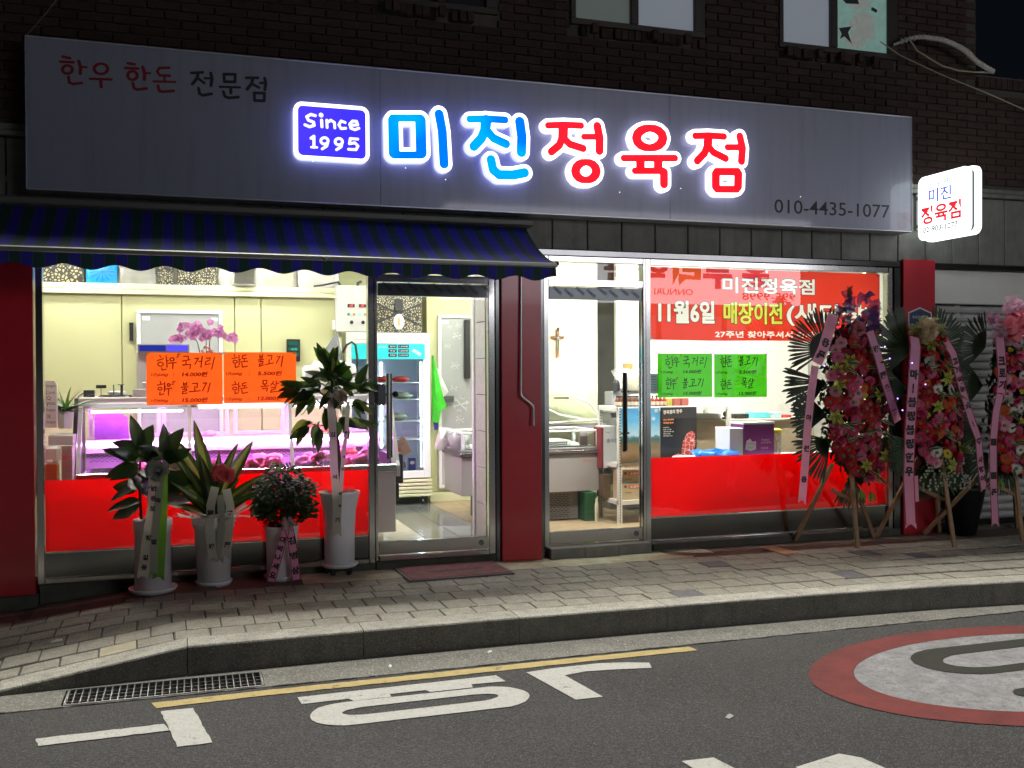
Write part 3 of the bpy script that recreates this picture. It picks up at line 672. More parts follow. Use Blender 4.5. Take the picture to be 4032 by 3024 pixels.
# painted markings
er = random.Random(77)
def rough(poly, a=.0035, step=.035):
    """paint edge torn by the coarse stone"""
    out = []
    for (x0, y0), (x1, y1) in zip(poly, poly[1:] + poly[:1]):
        n_ = max(1, int(math.hypot(x1 - x0, y1 - y0) / step))
        for i in range(n_):
            t = i / n_; k = 0 if i == 0 else a
            out.append((x0 + (x1 - x0) * t + er.uniform(-k, k), y0 + (y1 - y0) * t + er.uniform(-k, k)))
    return out
def paint(name, polys, m, z=ROAD + .004, sub=1):
    q = MB()
    for p in polys:
        p = rough(p)
        q.add([(x, y, z) for x, y in p], [tuple(range(len(p)))])
    return tag(q.build(name, m), kind='structure')
paint('yellow_line', [[(-.175, -2.30), (-.15, -2.395), (.33, -2.37), (1.37, -2.36), (2.0, -2.352), (2.912, -2.35), (2.90, -2.262), (1.9, -2.262), (.33, -2.282)]], M_yellow)
paint('bay_mark', [[(-.664, -2.66), (-.641, -2.763), (-.085, -2.747), (-.11, -2.645)], [(-.127, -2.452), (.026, -2.452), (.104, -2.972), (-.047, -2.978)]], M_white, ROAD + .0045)
q = MB()
for p in ([(.538, -2.453), (1.619, -2.43), (1.637, -2.55), (1.446, -2.54), (1.192, -2.556), (.999, -2.558), (.786, -2.562), (.548, -2.569)],
          [(.786, -2.562), (.999, -2.558), (1.0, -2.603), (.805, -2.606)], [(1.192, -2.556), (1.446, -2.54), (1.44, -2.594), (1.209, -2.594)]):
    q.add([(x, y, ROAD + .004) for x, y in p], [tuple(range(len(p)))])
def ringpts(pts, k=3):
    out = pts
    for _ in range(k):
        o2 = []
        for i in range(len(out)):
            a, b = out[i], out[(i + 1) % len(out)]
            o2 += [(a[0] * .75 + b[0] * .25, a[1] * .75 + b[1] * .25), (a[0] * .25 + b[0] * .75, a[1] * .25 + b[1] * .75)]
        out = o2
    return out
def stadium(x0, x1, y0, y1, tilt=0., n=12, e=1.):
    r = (y1 - y0) / 2; yc = (y0 + y1) / 2; out = []
    for i in range(n + 1):
        t = math.pi / 2 - math.pi * i / n
        out.append((x1 - r * e + r * e * math.cos(t), yc + r * math.sin(t)))
    for i in range(n + 1):
        t = -math.pi / 2 - math.pi * i / n
        out.append((x0 + r * e + r * e * math.cos(t), yc + r * math.sin(t)))
    return [(x, y + tilt * (x - (x0 + x1) / 2)) for x, y in out]
def ring(q, A, B, z):
    n = len(A); jj = lambda L_: [(x + er.uniform(-.003, .003), y + er.uniform(-.003, .003)) for x, y in L_]; A = jj(A); B = jj(B)
    q.add([(x, y, z) for x, y in A] + [(x, y, z) for x, y in B], [(i, (i + 1) % n, n + (i + 1) % n, n + i) for i in range(n)])
ring(q, stadium(.562, 1.685, -2.952, -2.607, .0, e=1.15), stadium(.72, 1.53, -2.822, -2.712, .01, e=2.2), ROAD + .004)
q.add([(x, y, ROAD + .004) for x, y in [(1.795, -2.433), (1.972, -2.409), (2.246, -2.405), (2.40, -2.44), (2.524, -2.488), (2.492, -2.585), (2.28, -2.545), (2.115, -2.525), (1.978, -2.554), (2.032, -2.959), (1.882, -2.956)]],
      [(0, 1, 8, 9, 10), (1, 2, 7, 8), (2, 3, 6, 7), (3, 4, 5, 6)])
q.add([(x, y, ROAD + .004) for x, y in [(2.01, -3.854), (2.16, -3.862), (2.24, -4.3), (2.06, -4.3), (2.433, -4.068), (2.70, -4.0), (2.762, -4.071), (2.80, -4.3), (2.45, -4.3)]], [(0, 1, 2, 3), (4, 5, 6, 7, 8)])
tag(q.build('road_lettering', M_white), kind='structure')
def ellp(cx, cy, a, b, n=140, tilt=0.): return [(cx + a * math.cos(2 * math.pi * i / n), cy + b * math.sin(2 * math.pi * i / n) + tilt * a * math.cos(2 * math.pi * i / n)) for i in range(n)]
q = MB(); ring(q, ellp(4.57, -3.30, 1.42, .86), ellp(4.57, -3.30, 1.16, .67), ROAD + .004)
tag(q.build('speed_limit_ring', M_red), kind='structure')
paint('speed_limit_disc', [ellp(4.57, -3.30, 1.158, .668)], M_grey, ROAD + .0035)
q = MB(); ring(q, stadium(3.94, 5.2, -3.305, -2.79, .0, 16, 1.25), stadium(4.11, 5.03, -3.195, -2.93, .01, 16, 1.7), ROAD + .0065)
# the rounded tip of the figure 3, the rest of it lies outside the frame
ring(q, stadium(4.05, 4.75, -3.68, -3.54, .05, 12, 1.3), stadium(4.40, 4.5, -3.612, -3.608, .05, 12, 1.), ROAD + .0067)
ring(q, stadium(4.62, 5.2, -3.86, -3.72, .0, 12, 1.3), stadium(4.9, 5.0, -3.792, -3.788, .0, 12, 1.), ROAD + .0069)
tag(q.build('speed_limit_figures', M_blackp), kind='structure')

# drain grate
M_steel = mat('galvanised', (.45, .46, .46), .42, .9, var=.4, vscale=30)
g = thing('drain_grate', (-.1, -2.07, ROAD), 'galvanised steel drain grate set in the gutter under the dropped kerb', 'drain grate')
mb = MB()
mb.bar((-.6, -2.197, ROAD - .008), (.392, -2.197, ROAD - .008), .012, .03); mb.bar((-.6, -1.942, ROAD - .008), (.392, -1.942, ROAD - .008), .012, .03)
mb.bar((-.594, -2.19, ROAD - .008), (-.594, -1.95, ROAD - .008), .012, .03); mb.bar((.386, -2.19, ROAD - .008), (.386, -1.95, ROAD - .008), .012, .03)
mb.build('frame', M_steel, g)
bm1 = MB().box(-.0028, .0028, -.118, .118, -.018, .006).mesh(M_steel)
for i in range(26): put('cross_bar', bm1, g, (-.56 + i * .0362, -2.07, ROAD), (0, 0, br.uniform(-.012, .012)))
bm2 = MB().box(-.487, .487, -.0025, .0025, -.014, .001).mesh(M_steel)
for i in range(3): put('long_bar', bm2, g, (-.104, -2.13 + i * .06, ROAD))
q = MB(); q.box(-.602, .394, -2.202, -1.936, -.62, -.6)
q.box(-.61, -.603, -2.2, -1.94, -.6, ROAD - .03); q.box(.396, .4, -2.2, -1.94, -.6, ROAD - .03); q.box(-.6, .39, -2.21, -2.203, -.6, ROAD - .03); q.box(-.6, .39, -1.935, -1.93, -.6, ROAD - .03)
tag(q.build('drain_pit', mat('pit', (.02, .02, .018), .9)), kind='structure')

# litter
q = MB(); q.add([(4.669, -.228, .012), (4.773, -.266, .02), (4.841, -.56, .012), (4.68, -.60, .006), (4.669, -.228, .009), (4.773, -.266, .017), (4.841, -.56, .009), (4.68, -.60, .003)], [(0, 3, 2, 1), (4, 5, 6, 7), (0, 1, 5, 4), (1, 2, 6, 5), (2, 3, 7, 6), (3, 0, 4, 7)])
tag(q.build('cardboard_piece', mat('cardboard', (.50, .30, .19), .85, var=.3, vscale=20)), 'torn brown cardboard strip lying on the pavement before the right shop window', 'cardboard')
def scrap(x, y, z, w, h, a, label, col=(.88, .87, .82)):
    q = MB(); c, s_ = math.cos(a), math.sin(a)
    P = [(-w, -h, .004), (w * .9, -h * .8, .006), (w, h, .011), (0, h * .9, .014), (-w * .9, h, .005)]
    q.add([(px * c - py * s_ + x, px * s_ + py * c + y, z + pz) for px, py, pz in P] + [(px * c - py * s_ + x, px * s_ + py * c + y, z + pz - .0015) for px, py, pz in P], [(0, 1, 2, 3, 4), (9, 8, 7, 6, 5)] + [(i, 5 + i, 5 + (i + 1) % 5, (i + 1) % 5) for i in range(5)])
    tag(q.build('paper_scrap', mat('scrap%s' % (col,), col, .8)), label, 'paper scrap')
scrap(-.742, -1.165, gz(-.742, -1.165), .033, .016, .2, 'white paper scrap on the paving blocks of the dropped kerb')
scrap(2.49, -3.437, ROAD, .025, .012, .5, 'pale paper scrap on the asphalt left of the red speed limit circle', (.45, .44, .42))
scrap(1.10, -2.07, ROAD, .016, .008, 1.1, 'tiny white scrap in the gutter right of the drain grate')
scrap(1.72, -1.98, ROAD, .014, .008, .1, 'tiny white scrap in the gutter at the foot of the kerb below the door mat')

# ================================================================ THE BUILDING
M_brick = mat('brick', (.050, .028, .022), .88, var=.55, vscale=9, bump=.8, bscale=90, rand=.62)
M_mortar = mat('mortar', (.078, .075, .060), .95, var=.4, vscale=14, bump=.8, bscale=80)
M_tile = mat('grey_cladding', (.17, .175, .16), .55, var=.55, vscale=7, bump=.25, bscale=50, rand=.25, streak=(.6, (.06, .06, .05)))
M_dark = mat('dark_gap', (.02, .02, .02), .8)
M_redp = mat('red_panel', (.54, .016, .032), .28, var=.3, vscale=2.5, bump=.10, bscale=9, coat=.3)
M_ss = mat('stainless', (.55, .56, .55), .17, 1., var=.12, vscale=3, bump=.03, bscale=5)
M_ssd = mat('dark_stainless', (.16, .165, .165), .16, 1., var=.25, vscale=4, bump=.03, bscale=5)
M_conc = mat('mossy_concrete', (.10, .105, .08), .9, var=.6, vscale=8, bump=.6, bscale=50)
M_alu = mat('bronze_frame', (.05, .045, .04), .4, .5)

bld = thing('brick_building', (2.6, 0, 0), 'dark brick building with a row of grey cladding tiles above the lit butcher shop front', 'building')
# mortar wall behind the bricks
mb = MB()
mb.box(-3.5, 7.2, .010, .25, 3.2, 4.388); mb.box(-3.5, 7.2, .010, .25, 5.775, 6.2); mb.box(7.2, 10.5, .010, .25, 3.2, 4.22)
for a, b in ((-3.5, 1.448), (2.412, 3.038), (4.282, 5.018), (6.282, 7.2)): mb.box(a, b, .010, .25, 4.389, 5.774)
for a, b in ((1.448, 2.412), (3.038, 4.282), (5.018, 6.282)): mb.box(a, b, .2, .25, 4.389, 5.774)
mb.build('mortar_wall', M_mortar, bld)
WINS = ((1.45, 2.41), (3.04, 4.28), (5.02, 6.28))
def in_win(x0, x1, z0, z1):
    for a, b in WINS:
        if x1 > a and x0 < b and z1 > 4.29 and z0 < 5.78: return True
    return False
def trim(x0, x1, z0, z1):
    for a, b in WINS:
        if z1 > 4.29 and z0 < 5.78:
            if x0 < a < x1: return (x0, a - .004)
            if x0 < b < x1: return (b + .004, x1)
    return None
bricks = []; cutb = []
k0 = 3.26
row = 0
for row in range(0, 30):
    z0 = 3.828 - 8 * .0665 + row * .0665
    off = .115 if row % 2 else 0.
    x = -2.2 + off - .012
    while x < 9.5:
        x0, x1 = x, x + .222
        z1 = z0 + .0575
        ok = z1 < (5.25 if x < 7.2 else 4.21)
        if x1 > 7.2 and z1 > 4.22: ok = False
        hidden = (x0 > -.98 and x1 < 6.22 and z1 < 3.79)
        tr_ = trim(x0, x1, z0, z1)
        if ok and not hidden and tr_ and tr_[1] - tr_[0] > .02: cutb.append((tr_[0], tr_[1], z0))
        if ok and not hidden and not in_win(x0, x1, z0, z1):
            # highest line the photograph shows at this x
            top = 4.07 + (x + 1.0) * .118
            bricks.append((x, z0, z0 < top + .05 and -1.25 < x < 7.7))
        x += .2325
vis = sorted([b for b in bricks if b[2]], key=lambda b: b[0])
ind = set((b[0], b[1]) for b in vis[:300])
brm = []
for v in range(4):
    q = MB(); q.bbox(0, .222, -.012, .05, 0, .0575, .004)
    r = random.Random(v)
    q.v = [(a + r.uniform(-.002, .002), b + (r.uniform(-.003, .002)), c + r.uniform(-.0012, .0012)) for a, b, c in q.v]
    brm.append(q.mesh(M_brick))
mass = MB()
for x, z, _ in bricks:
    if (x, z) in ind:
        put('brick', brm[br.randrange(4)], bld, (x, br.uniform(-.003, .002), z))
    else:
        mass.bbox(x, x + .222, -.012 + br.uniform(-.003, .002), .05, z, z + .0575, .004)
for a_, b_, z_ in cutb: mass.bbox(a_, b_, -.011, .05, z_, z_ + .0575, .004)
M_brick2 = mat('brick_mass', (.050, .028, .022), .88, var=.75, vscale=5.5, bump=.8, bscale=90)
tag(mass.build('brickwork', M_brick2, bld), kind='stuff')

# grey cladding tiles, moulding above
mb = MB(); mb.box(-3.4, 9.6, .004, .25, 2.50, 3.2); mb.build('cladding_backing', M_dark, bld)
tm = []
for v in range(2):
    q = MB(); q.bbox(.004, .306, -.03, .004, 2.525, 3.155, .005); tm.append(q.mesh(M_tile, off=(0, 0, 0)))
i = -10
while .072 + .31 * i < 8.9:
    o = put('cladding_tile', tm[i % 2], bld, (.072 + .31 * i, 0, 0)); i += 1
mb = MB(); mb.bbox(-3.4, 9.6, -.085, .0, 3.162, 3.20, .006); mb.bbox(-3.4, 9.6, -.06, .0, 3.202, 3.25, .006)
mb.build('stone_moulding', M_tile, bld)
mb = MB(); mb.bbox(-3.4, 9.6, -.05, .06, 2.472, 2.522, .004); mb.build('lintel_strip', M_ssd, bld)
# coping of the lower wing
cq = MB().bbox(.003, .066, -.03, .25, 4.228, 4.33, .004).mesh(M_brick)
for i in range(34): put('coping_brick', cq, bld, (7.2 + i * .069, 0, 0), (0, 0, 0))

# upstairs windows
M_pane_lit = mat('curtained_pane', (.40, .42, .45), .35, emit=(.40, .47, .56), es=.19, coat=.6, crough=.05)
M_pane_dim = mat('dim_pane', (.12, .15, .14), .3, emit=(.35, .42, .38), es=.12, coat=.8, crough=.04)
M_pane_black = mat('black_pane', (.03, .035, .04), .1, coat=1.)
M_film = mat('mint_film', (.22, .42, .38), .4, var=.6, vscale=9, emit=(.25, .42, .36), es=.30)
def upstairs(x0, x1, xm, mats):
    w = MB(); t = .045
    w.bbox(x0, x1, -.02, .06, 4.39, 4.44, .004); w.bbox(x0, x1, -.02, .06, 5.72, 5.77, .004)
    w.bbox(x0, x0 + t, -.02, .06, 4.44, 5.72, .004); w.bbox(x1 - t * 2.2, x1, -.02, .06, 4.44, 5.72, .004); w.bbox(xm - t, xm + t * .5, -.03, .06, 4.44, 5.72, .004)
    fr = w.build('upstairs_window', M_alu, bld)
    for a, b, m in ((x0 + t, xm - t, mats[0]), (xm + t * .5, x1 - t * 2.2, mats[1])):
        p = MB(); p.box(a, b, .012, .02, 4.44, 5.72); p.build('pane', m, fr)
    s_ = MB().bbox(.003, .057, -.045, .02, 4.298, 4.378, .004).mesh(M_brick)
    n = int((x1 - x0) / .061)
    for i in range(n): put('sill_brick', s_, bld, (x0 + .02 + i * .061, br.uniform(-.004, .004), br.uniform(-.003, .003)), (br.uniform(-.02, .02), 0, 0))
    return fr
upstairs(1.45, 2.41, 1.95, (M_pane_black, M_pane_black))
upstairs(3.04, 4.28, 3.625, (M_pane_dim, M_pane_lit))
w3 = upstairs(5.02, 6.28, 5.60, (M_pane_lit, M_film))
for pts in ([(5.70, 4.95), (5.76, 4.91), (5.86, 4.93), (5.88, 4.87), (5.74, 4.86), (5.69, 4.90)], [(5.66, 4.63), (5.80, 4.66), (5.76, 4.60), (5.80, 4.50), (5.72, 4.56), (5.67, 4.53), (5.69, 4.58)], [(6.02, 4.86), (6.08, 4.84), (6.07, 4.81), (6.01, 4.83)]):
    MB().add([(x, .010, z) for x, z in pts], [tuple(range(len(pts)))]).build('film_print', mat('film_black', (.02, .02, .02), .5), w3)
q = MB()
for cx, cz, rx, rz_ in ((5.88, 4.90, .14, .09), (5.92, 4.68, .16, .15), (5.84, 4.53, .12, .07)):
    q.add([(cx + rx * math.cos(t * .5236) * rnd.uniform(.75, 1.1), .0112, cz + rz_ * math.sin(t * .5236) * rnd.uniform(.75, 1.1)) for t in range(12)], [tuple(range(12))])
q.build('film_patch', mat('film_grey', (.40, .43, .40), .5, var=.5, vscale=20, emit=(.4, .45, .42), es=.2), w3)

# concrete foot and pilasters
mb = MB()
for i in range(12):
    a = -3.3 + i * .3
    pass
mb.bbox(-3.2, -.985, -.09, .1, -.25, -.018, .006); mb.bbox(-.978, 1.39, -.045, .1, -.2, .045, .004)
mb.build('footing', M_conc, bld)
MB().bbox(3.76, 6.288, -.045, .1, -.1, .055, .004).build('footing', M_conc, bld)
mb = MB(); mb.bbox(-1.80, -1.00, -.075, .05, -.014, 2.49, .003)
mb.build('pilaster', M_redp, bld)
mb = MB(); mb.bbox(2.405, 2.742, -.085, .05, .0, 2.49, .003)
mb.build('pilaster', M_redp, bld)
mb = MB(); mb.bbox(6.296, 6.654, -.075, .05, .0, 2.545, .003)
pil = mb.build('pilaster', M_redp, bld)
hexo = [(6.345, 1.93), (6.605, 1.93), (6.608, 2.055), (6.475, 2.105), (6.342, 2.055)]
hexi = [(6.357, 1.93), (6.593, 1.93), (6.596, 2.047), (6.475, 2.092), (6.354, 2.047)]
hexa = thing('wall_plate', (6.475, -.08, 1.95), 'small dark blue house shaped plate with white border on the right red pilaster', 'plate')
MB().prism(hexo, -.083, -.077).build('border', mat('plate_white', (.6, .62, .62), .4), hexa)
MB().prism(hexi, -.0845, -.0835).build('face', mat('plate_blue', (.02, .045, .12), .4), hexa)
q = MB(); text(q, '우리안전마을', (6.385, -.086, 1.995), (.18, 0, 0), (0, 0, .032), .02); text(q, '안심', (6.43, -.086, 1.945), (.09, 0, 0), (0, 0, .02))
q.build('lettering', mat('plate_text', (.5, .55, .6), .5), hexa)

# ---- glazing
M_glass = glass('shop_glass')
M_film_red = mat('red_film', (.85, .012, .025), .6, var=.07, vscale=2.2, trans=.82, tcol=(1., .012, .03), spec=.1)
M_black_r = mat('black_rubber', (.02, .02, .02), .6)
def window(x0, x1, zt, film_top, film_bot, xj=None):
    f = MB()
    f.bbox(x0, x0 + .045, -.035, .05, .047, zt + .05, .003)
    f.bbox(x1 - .045, x1, -.035, .05, .047, zt + .05, .003)
    f.bbox(x0 + .047, x1 - .047, -.03, .05, zt, zt + .05, .003)
    f.bbox(x0 + .047, x1 - .047, -.035, .05, .047, .082, .003)
    f.bbox(x0 + .047, x1 - .047, -.012, .03, film_bot - .012, film_bot, .002)
    fr = f.build('shop_window', M_ss, bld)
    MB().quad((x0 + .045, .0, film_bot), (x1 - .045, .0, film_bot), (x1 - .045, .0, zt), (x0 + .045, .0, zt)).build('pane', M_glass, fr)
    MB().box(x0 + .047, x1 - .047, -.004, .02, .084, film_bot - .013).build('kick_panel', M_ssd, fr)
    MB().box(x0 + .047, x1 - .047, .004, .0055, film_bot + .001, film_top).build('red_film', M_film_red, fr)
    return fr
window(-.99, 1.388, 2.42, .768, .264)
rw = window(3.70, 6.21, 2.42, .783, .279)
mb = MB(); mb.bbox(6.213, 6.292, -.05, .06, .057, 2.47, .004); mb.build('window_post', M_ssd, bld)
mb = MB(); mb.bbox(6.10, 6.118, .03, .05, .09, 2.41, .002); mb.build('inner_post', M_ss, bld)

def door(x0, x1, jl, jr, handles, lock=None, text_on_rail='STAINLESS'):
    """x0..x1 leaf; jl, jr frame outer edges"""
    f = MB()
    f.bbox(jl, x0 - .006, -.04, .06, .062, 2.47, .003)
    f.bbox(x1 + .006, jr, -.04, .06, .062, 2.47, .003)
    f.bbox(x0 - .004, x1 + .004, -.038, .06, 2.224, 2.282, .003)
    f.bbox(x0 - .004, x1 + .004, -.038, .06, 2.425, 2.47, .003)
    fr = f.build('door_frame', M_ss, bld)
    MB().quad((x0, .0, 2.283), (x1, .0, 2.283), (x1, .0, 2.424), (x0, .0, 2.424)).build('transom_pane', M_glass, fr)
    MB().bbox(x0, x1, -.06, .05, .062, .098, .003).build('threshold', M_ss, fr)
    r = MB(); r.bbox(x0 + .003, x1 - .003, -.028, .028, 2.118, 2.216, .002)
    d = r.build('glass_door', M_rail, bld)
    MB().bbox(x0 + .003, x1 - .003, -.028, .028, .106, .203, .002).build('bottom_rail', M_ss, d)
    MB().quad((x0 + .004, .0, .203), (x1 - .004, .0, .203), (x1 - .004, .0, 2.118), (x0 + .004, .0, 2.118)).build('pane', M_glass, d)
    e = MB(); e.box(x1 - .012, x1 - .004, -.006, .006, .204, 2.117); e.build('edge_trim', M_ssd, d)
    t = MB(); r3 = random.Random(int(x0 * 10))
    for i in range(9):
        xx = x0 + .03 + i * .1
        text(t, text_on_rail, (xx, -.0292, 2.205 - (i % 2) * .02), (.075, 0, -.055), (.014, 0, .022), .03)
    t.build('film_lettering', mat('rail_text', (.05, .055, .06), .6), d)
    for hx, m, yy in handles:
        h = MB(); h.tube([(hx, yy, .852), (hx, yy, 1.512)], .0165, 12)
        h.tube([(hx, yy, 1.35), (hx, .0, 1.35)], .009, 8); h.tube([(hx, yy, 1.0), (hx, .0, 1.0)], .009, 8)
        h.build('door_handle', m, d)
    b_ = MB(); b_.lathe([(.0, -.004), (.022, -.003), (.022, .003), (0, .004)], (0, 0, 0), 14, Matrix.Translation((x1 - .06, -.030, .155)) @ Matrix.Rotation(R(90), 4, 'X'))
    b_.build('floor_lock', M_ssd, d)
    return d
M_rail = mat('filmed_rail', (.17, .19, .205), .35, .7, var=.2, vscale=6)
M_dkh = mat('dark_handle', (.045, .045, .045), .3, .7)
M_hand = mat('chrome', (.5, .5, .5), .12, 1.)
d1 = door(1.418, 2.305, 1.39, 2.362, [(1.492, M_hand, -.06), (1.53, M_dkh, .06)])
h = MB(); h.bbox(1.398, 1.472, -.075, -.002, 1.268, 1.432, .012); lk = h.build('lock_body', mat('lock_grey', (.11, .12, .13), .35, .3), d1)
h = MB(); h.tube([(1.468, -.06, 1.352), (1.52, -.06, 1.352)], .008, 8); M4 = Matrix.Translation((1.545, -.06, 1.352)) @ Matrix.Rotation(R(90), 4, 'X')
h.lathe([(.013, -.006), (.024, -.006), (.024, .006), (.013, .006), (.013, -.006)], (0, 0, 0), 16, M4); h.build('lock_ring', M_dkh, lk)
d2 = door(2.83, 3.668, 2.782, 3.698, [(3.488, M_dkh, -.06), (3.552, M_dkh, .06)])
mb = MB(); mb.bbox(2.365, 2.402, -.05, .06, .0, 2.47, .003); mb.bbox(2.745, 2.779, -.05, .06, .0, 2.47, .003); mb.build('dark_jamb', M_ssd, bld)
# door steps
mb = MB(); mb.bbox(1.392, 2.36, -.06, .06, -.05, .058, .004)
mb.build('door_step', M_conc, bld)
st = MB().box(2.80, 3.70, -.125, .06, -.05, .01).build('door_step', M_conc, bld)
M_stept = mat('step_tile', (.24, .235, .21), .7, var=.4, vscale=10, bump=.2, rand=.15)
for i in range(3): MB().bbox(2.802 + i * .3, 3.098 + i * .3, -.132, .055, -.004, .088 - (.0 if i else .002), .003).build('step_tile', M_stept, st)

# banner and price cards on the glass belong to nobody: things of their own
M_ban = mat('banner_red', (.80, .045, .022), .55, trans=.5, tcol=(.95, .06, .03), var=.12, vscale=3)
bn = thing('banner', (4.9, .012, 1.78), 'red banner in the right window announcing the move of the shop on 6 November', 'banner')
BY = .014
def loops_of(fs):
    """outer boundary edges of a face list"""
    ed = set()
    for f in fs:
        for i in range(len(f)): ed.add((f[i], f[(i + 1) % len(f)]))
    return [(a, b) for a, b in ed if (b, a) not in ed]
import numpy as np
cloth = MB(); windows = []
def printed(nm, body, x0, x1, z0, z1, wx0, wx1, wz0, wz1, cm, grow, edge=0., cell=.0045):
    """a printed line let into the cloth: the letters are their own colour all the way through, so the shop light shines through them"""
    vs, fs, _ = glyphs(body, 0.)
    P = np.array([(x0 + (x1 - x0) * a, z0 + (z1 - z0) * b) for a, b in vs]); E = np.array(loops_of(fs))
    nx = int(round((wx1 - wx0) / cell)); nz = int(round((wz1 - wz0) / cell)); cx_, cz_ = (wx1 - wx0) / nx, (wz1 - wz0) / nz
    gx, gz_ = np.meshgrid(wx0 + np.arange(nx + 1) * cx_, wz0 + np.arange(nz + 1) * cz_, indexing='ij')
    D = np.full(gx.shape, 9.); ins = np.zeros(gx.shape, int)
    for a, b in E:
        (xa, za), (xb, zb) = P[a], P[b]
        i0 = max(0, int((min(xa, xb) - wx0 - .03) / cx_)); i1 = min(nx + 1, int((max(xa, xb) - wx0 + .03) / cx_) + 2)
        j0 = max(0, int((min(za, zb) - wz0 - .03) / cz_)); j1 = min(nz + 1, int((max(za, zb) - wz0 + .03) / cz_) + 2)
        X, Z = gx[i0:i1, j0:j1], gz_[i0:i1, j0:j1]
        vx, vz = xb - xa, zb - za; L2 = vx * vx + vz * vz + 1e-12
        t = np.clip(((X - xa) * vx + (Z - za) * vz) / L2, 0, 1)
        D[i0:i1, j0:j1] = np.minimum(D[i0:i1, j0:j1], np.hypot(X - xa - t * vx, Z - za - t * vz))
        if za != zb:
            Zc = gz_[0]; rows = np.nonzero((Zc >= min(za, zb)) & (Zc < max(za, zb)))[0]
            for j in rows:
                xc = xa + (Zc[j] - za) / (zb - za) * vx
                ins[gx[:, 0] > xc, j] += 1 if zb > za else -1
    D = np.where(ins != 0, -D, D) - grow
    D = np.where(np.abs(D) < 1e-5, 1e-5, D)
    def lay(F_, y, mb_):
        V, Fa, _e = march(F_, wx0, wz0, cx_)
        k = cz_ / cx_
        mb_.add([(x, y, wz0 + (z - wz0) * k) for x, z in V], Fa)
    q = MB(); lay(D, BY, q); q.build(nm, cm, bn)
    lay(-D, BY, cloth)
    if edge:
        q = MB(); lay(np.abs(D) - edge, BY - .0015, q); q.build(nm + '_outline', M_bk, bn)
    windows.append((wx0, wx1, wz0, wz1))
M_wt = mat('print_white', (.86, .86, .82), .6, trans=.75); M_yg = mat('print_yellow_green', (.70, .72, .10), .6, trans=.7); M_bk = mat('print_black', (.03, .03, .025), .6)
printed('shop_name', '미진정육점', 4.465, 5.396, 2.207, 2.339, 4.44, 5.42, 2.175, 2.37, M_wt, .0075, .0026)
printed('date', '11월6일', 3.845, 4.375, 1.940, 2.122, 3.80, 4.42, 1.905, 2.155, M_wt, .010, .0030)
printed('moving_notice', '매장이전', 4.475, 5.058, 1.938, 2.12, 4.42, 5.085, 1.905, 2.155, M_yg, .009, .0030)
printed('opening_notice', '(새단장)', 5.115, 6.01, 1.93, 2.12, 5.085, 6.06, 1.905, 2.155, M_wt, .010, .0030)
printed('thanks_line', '27주년 찾아주셔서 감사합니다', 4.388, 5.68, 1.815, 1.871, 4.36, 5.70, 1.80, 1.885, M_wt, .0022, 0., .0036)
def plain(x0, x1, z0, z1): cloth.quad((x0, BY, z0), (x1, BY, z0), (x1, BY, z1), (x0, BY, z1))
XL, XR = 3.757, 6.10
plain(XL, XR, 2.37, 2.412); plain(XL, 4.44, 2.175, 2.37); plain(5.42, XR, 2.175, 2.37); plain(XL, XR, 2.155, 2.175)
plain(XL, 3.80, 1.905, 2.155); plain(6.06, XR, 1.905, 2.155); plain(XL, XR, 1.885, 1.905)
plain(XL, 4.36, 1.80, 1.885); plain(5.70, XR, 1.80, 1.885)
for i in range(12):
    xa, xb = XL + (XR - XL) * i / 12, XL + (XR - XL) * (i + 1) / 12
    cloth.quad((xa, BY, 1.79 - .006 * math.sin(i * math.pi / 6) ** 2), (xb, BY, 1.79 - .006 * math.sin((i + 1) * math.pi / 6) ** 2), (xb, BY, 1.80), (xa, BY, 1.80))
cloth.build('cloth', M_ban, bn)
for x, z in ((3.775, 1.806), (4.915, 1.80), (6.08, 1.80), (4.9, 2.398), (6.08, 2.396)):
    e = MB(); e.lathe([(0, -.004), (.011, -.004), (.011, .004), (0, .004)], (0, 0, 0), 10, Matrix.Translation((x, .010, z)) @ Matrix.Rotation(R(90), 4, 'X')); e.build('eyelet', M_hand, bn)

